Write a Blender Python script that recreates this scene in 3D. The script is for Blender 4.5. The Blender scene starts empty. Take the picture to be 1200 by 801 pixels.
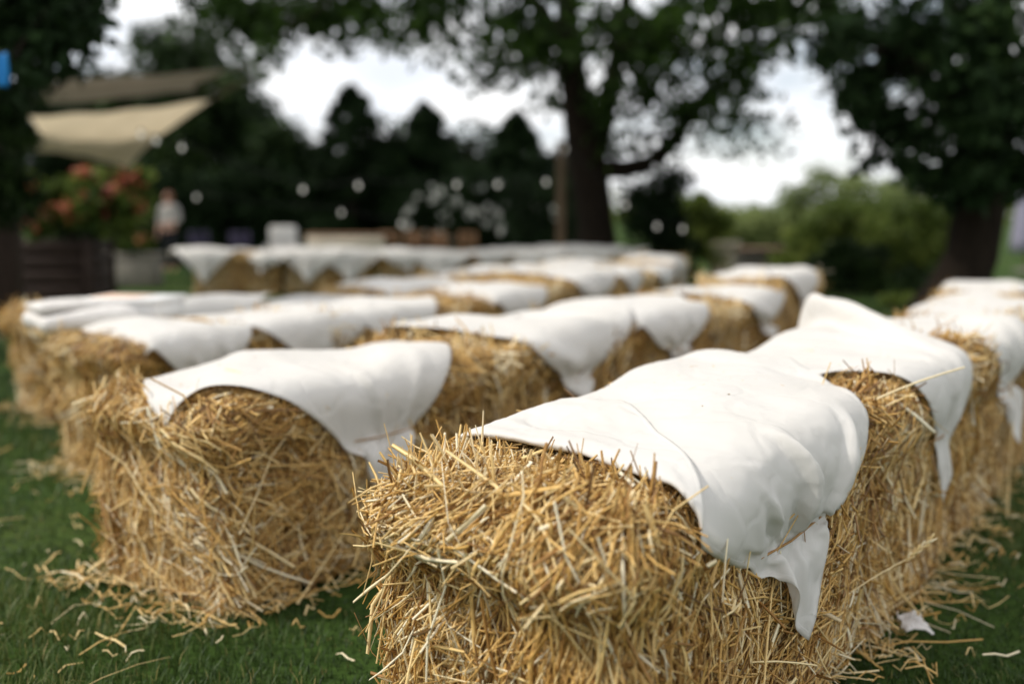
# Straw bale seating under the trees at an outdoor gathering - everything is generated here.
import bpy, math
import numpy as np
from mathutils import Vector
sc = bpy.context.scene
COL = sc.collection
R = math.radians
HX,HY,HZ=.49,.235,.25          # half sizes of a bale
class Noise:
    def __init__(s,seed,freq,n=24):
        r=np.random.default_rng(seed); d=r.normal(size=(n,3)); d/=np.linalg.norm(d,axis=1)[:,None]
        s.k=d*(freq*r.uniform(.5,1.8,n))[:,None]; s.p=r.uniform(0,6.283,n); s.n=n
    def __call__(s,p):
        return np.sin(p@s.k.T+s.p).sum(1)/math.sqrt(s.n/2)
R0=.048
def rbox(p,hx=HX,hy=HY,hz=HZ,r=R0):
    """nearest point of the rounded box and its normal"""
    inner=np.array([hx-r,hy-r,hz-r]); q=np.clip(p,-inner,inner); d=p-q
    l=np.linalg.norm(d,axis=1); bad=l<1e-6
    d[bad]=(0,0,1); l[bad]=1
    n=d/l[:,None]
    return q+r*n,n
def bulge(p,n,nz):
    """how far the surface swells or is pinched at a point (centre-based coordinates)"""
    z=p[:,2]+HZ
    side=1-np.abs(n[:,2])
    g=np.exp(-((z-.345)/.03)**2)*.030+np.exp(-((z-.12)/.028)**2)*.016
    endf=np.abs(n[:,0])
    b=nz[0](p)*.010+nz[1](p)*.006
    b+= side*(.018+.022*endf)*np.exp(-((z-.44)/.055)**2)
    b+= side*.010*np.exp(-(z/.07)**2)
    b-= g*side*(.6+.9*endf)
    return b
def noises(seed): return [Noise(seed,9),Noise(seed+50,24)]
def grid_box(nx,ny,nz,hx=HX,hy=HY,hz=HZ):
    V=[];F=[];idx={}
    def vid(i,j,k):
        key=(i,j,k)
        if key not in idx:
            idx[key]=len(V); V.append((-hx+2*hx*i/nx,-hy+2*hy*j/ny,-hz+2*hz*k/nz))
        return idx[key]
    for i in range(nx):
        for j in range(ny):
            F.append((vid(i,j,0),vid(i,j+1,0),vid(i+1,j+1,0),vid(i+1,j,0)))
            F.append((vid(i,j,nz),vid(i+1,j,nz),vid(i+1,j+1,nz),vid(i,j+1,nz)))
    for i in range(nx):
        for k in range(nz):
            F.append((vid(i,0,k),vid(i+1,0,k),vid(i+1,0,k+1),vid(i,0,k+1)))
            F.append((vid(i,ny,k),vid(i,ny,k+1),vid(i+1,ny,k+1),vid(i+1,ny,k)))
    for j in range(ny):
        for k in range(nz):
            F.append((vid(0,j,k),vid(0,j,k+1),vid(0,j+1,k+1),vid(0,j+1,k)))
            F.append((vid(nx,j,k),vid(nx,j+1,k),vid(nx,j+1,k+1),vid(nx,j,k+1)))
    return np.array(V),F
def bale_core(seed,inset=0.,nx=48,ny=24,nz=24):
    V,F=grid_box(nx,ny,nz)
    P,n=rbox(V.copy()); b=bulge(P,n,noises(seed))
    return P+n*(b-inset)[:,None],n,F     # centre-based

CAM_H = .92
PITCH = math.atan(148.5/1167.)
def at(px, py, Y):
    """world point at distance Y that is seen at photo position px, py"""
    u = (px-600)/1167.; v = (py-400.5)/1167.
    dy = math.cos(PITCH)-v*math.sin(PITCH); dz = -math.sin(PITCH)-v*math.cos(PITCH)
    t = Y/dy
    return np.array((u*t, Y, CAM_H+dz*t))
def ground_z(x, y):
    x = np.asarray(x, float); y = np.asarray(y, float)
    d = np.hypot(x, y)
    t = np.clip((y-12)/8., 0, 1); z = -.22*t*t*(3-2*t)
    t2 = np.clip((d-40)/200., 0, 1); z = z-1.2*t2+2.6*np.clip((d-200)/200., 0, 1)**2*(1+.5*np.sin(x*.011+1)+.3*np.sin(x*.023))
    near = .012*np.sin(x*2.1+.4)*np.sin(y*1.7)+.008*np.sin(x*4.3+y*3.1)
    return z+near*np.clip((30-d)/20., 0, 1)
def gz(x, y): return float(ground_z(x, y))

# ------------------------------------------------------------------ mesh helpers
def mesh(name, V, F, mat=None, parent=None, tone=None, smooth=False, uv=None):
    """V (n,3); F list of equal-length index arrays [(m,k) ...]; one linked object"""
    me = bpy.data.meshes.new(name)
    V = np.asarray(V, np.float32).reshape(-1, 3)
    if isinstance(F, np.ndarray): F = [F]
    F = [np.asarray(f, np.int32) for f in F if len(f)]
    nl = sum(f.size for f in F); nf = sum(len(f) for f in F)
    me.vertices.add(len(V)); me.vertices.foreach_set('co', V.ravel())
    me.loops.add(nl); me.loops.foreach_set('vertex_index', np.concatenate([f.ravel() for f in F]))
    me.polygons.add(nf)
    tot = np.concatenate([np.full(len(f), f.shape[1], np.int32) for f in F])
    st = np.concatenate([[0], np.cumsum(tot)[:-1]]).astype(np.int32)
    me.polygons.foreach_set('loop_start', st); me.polygons.foreach_set('loop_total', tot)
    me.update(calc_edges=True)
    if smooth: me.polygons.foreach_set('use_smooth', np.ones(nf, bool))
    if tone is not None:
        a = me.attributes.new('tone', 'FLOAT', 'POINT'); a.data.foreach_set('value', np.asarray(tone, np.float32))
    if uv is not None:
        a = me.attributes.new('edge_distance', 'FLOAT', 'POINT'); a.data.foreach_set('value', np.asarray(uv, np.float32))
    me.validate()
    o = bpy.data.objects.new(name, me); COL.objects.link(o)
    if mat: me.materials.append(mat)
    if parent: o.parent = parent
    return o
def tag(o, label, cat, group=None, kind=None):
    if label: o['label'] = label
    if cat: o['category'] = cat
    if group: o['group'] = group
    if kind: o['kind'] = kind
    return o
def empty(name, loc, rz=0):
    o = bpy.data.objects.new(name, None); COL.objects.link(o); o.location = loc; o.rotation_euler = (0, 0, rz); o.empty_display_size = .1
    return o
class MB:
    """collects simple solids for one mesh"""
    def __init__(s): s.V = []; s.F4 = []; s.F3 = []; s.n = 0
    def add(s, V, F4=(), F3=()):
        s.V.append(np.asarray(V, float).reshape(-1, 3))
        if len(F4): s.F4.append(np.asarray(F4)+s.n)
        if len(F3): s.F3.append(np.asarray(F3)+s.n)
        s.n += len(s.V[-1]); return s
    def tube(s, pts, rad, k=8, cap=True, wob=0, rng=None):
        pts = np.asarray(pts, float); rad = np.broadcast_to(np.asarray(rad, float), (len(pts),))
        T = np.gradient(pts, axis=0); T /= np.linalg.norm(T, axis=1)[:, None]+1e-9
        up = np.array((0, 0, 1.)) if abs(T[0, 2]) < .9 else np.array((1., 0, 0))
        V = []
        a = np.cross(T[0], up); a /= np.linalg.norm(a)
        for i in range(len(pts)):
            a = a-T[i]*(a@T[i]); a /= np.linalg.norm(a)+1e-9; b = np.cross(T[i], a)
            th = np.arange(k)*2*math.pi/k
            rr = rad[i]*(1+(rng.normal(0, wob, k) if rng is not None else 0))
            V.append(pts[i]+(np.cos(th)*rr)[:, None]*a+(np.sin(th)*rr)[:, None]*b)
        F = [(i*k+j, i*k+(j+1) % k, (i+1)*k+(j+1) % k, (i+1)*k+j) for i in range(len(pts)-1) for j in range(k)]
        V = np.concatenate(V); F3 = []
        if cap:
            V = np.vstack([V, pts[0], pts[-1]]); n0 = len(V)-2
            F3 = [(n0, (j+1) % k, j) for j in range(k)]+[(n0+1, (len(pts)-1)*k+j, (len(pts)-1)*k+(j+1) % k) for j in range(k)]
        return s.add(V, F, F3)
    def box(s, c, h, rz=0, rx=0, bev=.006):
        """box with chamfered edges: centre, half sizes"""
        h = np.asarray(h, float); b = min(bev, h.min()*.45)
        V = []; keys = {}
        for ax in range(3):
            for sg in (-1, 1):
                for s1 in (-1, 1):
                    for s2 in (-1, 1):
                        v = np.zeros(3); v[ax] = sg*h[ax]; o1, o2 = (ax+1) % 3, (ax+2) % 3
                        v[o1] = s1*(h[o1]-b); v[o2] = s2*(h[o2]-b); keys[(ax, sg, s1, s2)] = len(V); V.append(v)
        F4 = []; F3 = []
        def K(ax, sx, sy, sz):
            sg = (sx, sy, sz); return keys[(ax, sg[ax], sg[(ax+1) % 3], sg[(ax+2) % 3])]
        for ax in range(3):
            for sg in (-1, 1):
                q = [keys[(ax, sg, -1, -1)], keys[(ax, sg, 1, -1)], keys[(ax, sg, 1, 1)], keys[(ax, sg, -1, 1)]]
                F4.append(q if sg > 0 else q[::-1])
        for ax in range(3):
            o1, o2 = (ax+1) % 3, (ax+2) % 3
            for s1 in (-1, 1):
                for s2 in (-1, 1):
                    def S(t):
                        w = [0, 0, 0]; w[ax] = t; w[o1] = s1; w[o2] = s2; return w
                    q = [K(o1, *S(-1)), K(o1, *S(1)), K(o2, *S(1)), K(o2, *S(-1))]
                    F4.append(q if s1*s2 < 0 else q[::-1])
        for sx in (-1, 1):
            for sy in (-1, 1):
                for sz in (-1, 1):
                    q = [K(0, sx, sy, sz), K(1, sx, sy, sz), K(2, sx, sy, sz)]
                    F3.append(q if sx*sy*sz > 0 else q[::-1])
        V = np.array(V)
        if rx: V = V@np.array(((1, 0, 0), (0, math.cos(rx), math.sin(rx)), (0, -math.sin(rx), math.cos(rx))))
        if rz: V = V@np.array(((math.cos(rz), math.sin(rz), 0), (-math.sin(rz), math.cos(rz), 0), (0, 0, 1)))
        return s.add(V+np.asarray(c, float), F4, F3)
    def lathe(s, prof, c=(0, 0, 0), k=24):
        prof = np.asarray(prof, float); th = np.arange(k)*2*math.pi/k
        V = np.stack([np.outer(prof[:, 0], np.cos(th)), np.outer(prof[:, 0], np.sin(th)), np.repeat(prof[:, 1:2], k, 1)], 2).reshape(-1, 3)+np.asarray(c, float)
        F = [(i*k+j, i*k+(j+1) % k, (i+1)*k+(j+1) % k, (i+1)*k+j) for i in range(len(prof)-1) for j in range(k)]
        return s.add(V, F)
    def build(s, name, mat, parent=None, smooth=False, tone=None):
        fs = []
        if s.F4: fs.append(np.concatenate(s.F4))
        if s.F3: fs.append(np.concatenate(s.F3))
        return mesh(name, np.concatenate(s.V), fs, mat, parent, smooth=smooth, tone=tone)

# ------------------------------------------------------------------ materials
def newmat(name):
    m = bpy.data.materials.new(name); m.use_nodes = True
    nt = m.node_tree; b = nt.nodes['Principled BSDF']; return m, nt, b
def ramp_node(nt, stops):
    r = nt.nodes.new('ShaderNodeValToRGB'); e = r.color_ramp.elements
    while len(e) < len(stops): e.new(.5)
    for q, (p, c) in zip(e, stops): q.position = p; q.color = (*c, 1)
    return r
def noise_node(nt, scale, detail=4, coord='Object', rough=.55):
    tc = nt.nodes.new('ShaderNodeTexCoord'); n = nt.nodes.new('ShaderNodeTexNoise')
    n.inputs['Scale'].default_value = scale; n.inputs['Detail'].default_value = detail; n.inputs['Roughness'].default_value = rough
    nt.links.new(tc.outputs[coord], n.inputs['Vector']); return n
def tone_mat(name, stops, rough=.6, spec=.3, noise=None, transl=0, amt=.25):
    """colour from the per-piece 'tone' attribute (each straw, leaf or petal has its own colour)"""
    m, nt, b = newmat(name); L = nt.links
    a = nt.nodes.new('ShaderNodeAttribute'); a.attribute_name = 'tone'
    r = ramp_node(nt, stops); src = a.outputs['Fac']
    if noise:
        n = noise_node(nt, noise); mm = nt.nodes.new('ShaderNodeMath'); mm.operation = 'MULTIPLY_ADD'
        L.new(n.outputs['Fac'], mm.inputs[0]); mm.inputs[1].default_value = amt*2
        s2 = nt.nodes.new('ShaderNodeMath'); s2.operation = 'SUBTRACT'; L.new(src, s2.inputs[0]); s2.inputs[1].default_value = amt
        L.new(s2.outputs[0], mm.inputs[2]); src = mm.outputs[0]
    L.new(src, r.inputs['Fac']); L.new(r.outputs['Color'], b.inputs['Base Color'])
    b.inputs['Roughness'].default_value = rough; b.inputs['Specular IOR Level'].default_value = spec
    if transl:
        t = nt.nodes.new('ShaderNodeBsdfTranslucent'); L.new(r.outputs['Color'], t.inputs['Color'])
        mx = nt.nodes.new('ShaderNodeMixShader'); mx.inputs[0].default_value = transl
        L.new(b.outputs[0], mx.inputs[1]); L.new(t.outputs[0], mx.inputs[2]); L.new(mx.outputs[0], nt.nodes['Material Output'].inputs['Surface'])
    return m
def plain_mat(name, c1, c2, scale=8, rough=.7, bump=0, bscale=None, spec=.3, stretch=None):
    m, nt, b = newmat(name); L = nt.links
    n = noise_node(nt, scale, 6)
    if stretch:
        mp = nt.nodes.new('ShaderNodeMapping'); mp.inputs['Scale'].default_value = stretch
        tc = nt.nodes.new('ShaderNodeTexCoord'); L.new(tc.outputs['Object'], mp.inputs[0]); L.new(mp.outputs[0], n.inputs['Vector'])
    r = ramp_node(nt, [(.3, c1), (.7, c2)]); L.new(n.outputs['Fac'], r.inputs['Fac']); L.new(r.outputs['Color'], b.inputs['Base Color'])
    b.inputs['Roughness'].default_value = rough; b.inputs['Specular IOR Level'].default_value = spec
    if bump:
        n2 = noise_node(nt, bscale or scale*4, 8)
        if stretch: L.new(mp.outputs[0], n2.inputs['Vector'])
        bp = nt.nodes.new('ShaderNodeBump'); bp.inputs['Strength'].default_value = bump; bp.inputs['Distance'].default_value = .02
        L.new(n2.outputs['Fac'], bp.inputs['Height']); L.new(bp.outputs[0], b.inputs['Normal'])
    return m
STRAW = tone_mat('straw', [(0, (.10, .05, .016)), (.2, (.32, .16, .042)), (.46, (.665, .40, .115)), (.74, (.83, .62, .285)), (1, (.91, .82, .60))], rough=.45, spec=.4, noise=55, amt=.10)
TWINE = plain_mat('twine', (.30, .15, .05), (.42, .25, .10), 60, .8)
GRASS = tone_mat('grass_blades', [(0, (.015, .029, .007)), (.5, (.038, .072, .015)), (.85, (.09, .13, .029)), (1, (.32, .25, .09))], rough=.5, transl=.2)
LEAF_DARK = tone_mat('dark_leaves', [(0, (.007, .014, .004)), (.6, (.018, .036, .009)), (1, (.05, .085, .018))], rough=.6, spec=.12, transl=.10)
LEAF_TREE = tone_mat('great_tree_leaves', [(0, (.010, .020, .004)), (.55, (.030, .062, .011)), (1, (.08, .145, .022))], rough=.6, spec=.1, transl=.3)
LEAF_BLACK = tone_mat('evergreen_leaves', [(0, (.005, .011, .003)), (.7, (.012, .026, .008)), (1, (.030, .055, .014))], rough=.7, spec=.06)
LEAF_MID = tone_mat('green_leaves', [(0, (.04, .065, .012)), (.5, (.13, .18, .032)), (1, (.26, .30, .065))], rough=.55, spec=.2, transl=.35)
LEAF_PALE = tone_mat('pale_leaves', [(0, (.09, .12, .04)), (.5, (.19, .24, .085)), (1, (.33, .37, .14))], rough=.6, spec=.2, transl=.35)
FLOWER_RED = tone_mat('begonia', [(0, (.03, .07, .015)), (.36, (.06, .10, .02)), (.40, (.34, .06, .04)), (.68, (.48, .15, .08)), (.8, (.50, .30, .10)), (.9, (.50, .14, .14)), (1, (.58, .22, .23))], rough=.6, spec=.2, transl=.2)
SKY_SPOTS = tone_mat('sky_gap_spots', [(0, (.40, .42, .38)), (1, (.66, .66, .62))], rough=.6, transl=.2)  # pale spots standing in for bright sky through the hedge gaps
BARK = plain_mat('bark', (.010, .007, .005), (.030, .022, .015), 14, .9, .8, 30, spec=.1, stretch=(3, 3, .5))
DARK_WOOD = plain_mat('dark_stained_boards', (.020, .012, .009), (.050, .030, .022), 10, .7, .3, 40, spec=.2, stretch=(1, 1, 6))
BROWN_WOOD = plain_mat('brown_wood', (.17, .085, .040), (.27, .145, .075), 6, .6, .2, 30, stretch=(6, 1, 1))
POST_WOOD = plain_mat('weathered_post', (.075, .048, .026), (.125, .085, .048), 6, .8, .4, 30, stretch=(4, 4, .6))
STONE = plain_mat('pale_stone', (.56, .46, .35), (.68, .58, .46), 9, .85, .6, 30)
STONE_GREY = plain_mat('grey_stone', (.11, .10, .09), (.22, .20, .17), 5, .9, .9, 14)
CONCRETE = plain_mat('pale_trough', (.19, .17, .14), (.29, .26, .21), 8, .85, .3, 30)
CANVAS = plain_mat('beige_canvas', (.75, .68, .56), (.80, .73, .61), 4, .8, .15, 120, spec=.1)
CANVAS_DK = plain_mat('brown_canvas_shade_toned', (.40, .365, .32), (.46, .42, .37), 4, .8, .15, 120, spec=.1)  # brown canvas, with the upper sail's shade mixed into its colour
MAUVE = plain_mat('mauve_cover', (.21, .20, .27), (.27, .26, .33), 6, .8, .2, 60)
BLUE = plain_mat('blue_cloth', (.01, .16, .45), (.02, .22, .55), 6, .7)
NAVY = plain_mat('dark_purple_fabric', (.035, .03, .06), (.06, .05, .095), 8, .8)
WHITE_FABRIC = plain_mat('white_blanket', (.68, .64, .60), (.80, .77, .73), 30, .9, .5, 90, spec=.1)
WHITE_CARD = plain_mat('white_card', (.74, .73, .70), (.80, .79, .77), 12, .6)
ORANGE_CARD = plain_mat('orange_printed_card', (.72, .45, .30), (.80, .66, .55), 7, .6)
PAPER = plain_mat('crumpled_paper', (.55, .50, .46), (.74, .70, .66), 60, .9, .4, 120)
SKIN = plain_mat('skin', (.46, .26, .19), (.52, .31, .23), 12, .5)
HAIR = plain_mat('hair', (.16, .06, .03), (.22, .09, .045), 40, .5)
SHIRT = plain_mat('pale_shirt', (.36, .34, .32), (.46, .44, .41), 10, .9)
TROUSERS = plain_mat('dark_trousers', (.012, .012, .016), (.025, .025, .03), 10, .9)
BLACK_WIRE = plain_mat('black_cable', (.012, .012, .012), (.02, .02, .02), 10, .6)
def bulb_mat():
    m, nt, b = newmat('lit_bulb_glass'); b.inputs['Base Color'].default_value = (.8, .8, .75, 1)
    b.inputs['Emission Color'].default_value = (1, .93, .82, 1); b.inputs['Emission Strength'].default_value = .5; b.inputs['Roughness'].default_value = .2
    return m
BULB = bulb_mat()
def see_through(m, f):
    nt = m.node_tree; L = nt.links; b = nt.nodes['Principled BSDF']; t = nt.nodes.new('ShaderNodeBsdfTranslucent'); src = b.inputs['Base Color'].links[0].from_socket
    L.new(src, t.inputs['Color']); mx = nt.nodes.new('ShaderNodeMixShader'); mx.inputs[0].default_value = f; L.new(b.outputs[0], mx.inputs[1]); L.new(t.outputs[0], mx.inputs[2]); L.new(mx.outputs[0], nt.nodes['Material Output'].inputs['Surface'])
see_through(CANVAS, .74); see_through(CANVAS_DK, .5)
def cloth_mat():
    m, nt, b = newmat('white_cotton'); L = nt.links
    n0 = noise_node(nt, 5, 3); r = ramp_node(nt, [(.3, (.825, .795, .745)), (.7, (.85, .825, .785))]); L.new(n0.outputs['Fac'], r.inputs['Fac']); L.new(r.outputs['Color'], b.inputs['Base Color'])
    b.inputs['Roughness'].default_value = .95; b.inputs['Specular IOR Level'].default_value = .12
    n1 = noise_node(nt, 8, 4, rough=.5); n2 = noise_node(nt, 1100, 2)
    ad = nt.nodes.new('ShaderNodeMath'); ad.operation = 'MULTIPLY_ADD'; L.new(n2.outputs['Fac'], ad.inputs[0]); ad.inputs[1].default_value = .10; L.new(n1.outputs['Fac'], ad.inputs[2])
    at_ = nt.nodes.new('ShaderNodeAttribute'); at_.attribute_name = 'edge_distance'
    mr = nt.nodes.new('ShaderNodeMapRange'); mr.inputs['From Min'].default_value = .011; mr.inputs['From Max'].default_value = .0135; mr.inputs['To Min'].default_value = .8; mr.inputs['To Max'].default_value = 0
    L.new(at_.outputs['Fac'], mr.inputs['Value'])
    ad2 = nt.nodes.new('ShaderNodeMath'); ad2.operation = 'ADD'; L.new(ad.outputs[0], ad2.inputs[0]); L.new(mr.outputs[0], ad2.inputs[1])
    tcv = nt.nodes.new('ShaderNodeTexCoord'); wn = noise_node(nt, 6, 3); vm = nt.nodes.new('ShaderNodeMixRGB'); vm.inputs[0].default_value = .12; L.new(tcv.outputs['Object'], vm.inputs[1]); L.new(wn.outputs['Color'], vm.inputs[2])
    vo = nt.nodes.new('ShaderNodeTexVoronoi'); vo.feature = 'DISTANCE_TO_EDGE'; vo.inputs['Scale'].default_value = 7; L.new(vm.outputs[0], vo.inputs['Vector'])
    mv = nt.nodes.new('ShaderNodeMapRange'); mv.interpolation_type = 'SMOOTHSTEP'; mv.inputs['From Max'].default_value = .10; mv.inputs['To Max'].default_value = .9; L.new(vo.outputs['Distance'], mv.inputs['Value'])
    ad3 = nt.nodes.new('ShaderNodeMath'); ad3.operation = 'ADD'; L.new(ad2.outputs[0], ad3.inputs[0]); L.new(mv.outputs[0], ad3.inputs[1]); ad2 = ad3
    bp = nt.nodes.new('ShaderNodeBump'); bp.inputs['Strength'].default_value = .28; bp.inputs['Distance'].default_value = .006
    L.new(ad2.outputs[0], bp.inputs['Height']); L.new(bp.outputs[0], b.inputs['Normal'])
    t = nt.nodes.new('ShaderNodeBsdfTranslucent'); L.new(r.outputs['Color'], t.inputs['Color']); L.new(bp.outputs[0], t.inputs['Normal'])
    mx = nt.nodes.new('ShaderNodeMixShader'); mx.inputs[0].default_value = .34
    L.new(b.outputs[0], mx.inputs[1]); L.new(t.outputs[0], mx.inputs[2]); L.new(mx.outputs[0], nt.nodes['Material Output'].inputs['Surface'])
    return m
CLOTH = cloth_mat()

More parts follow.
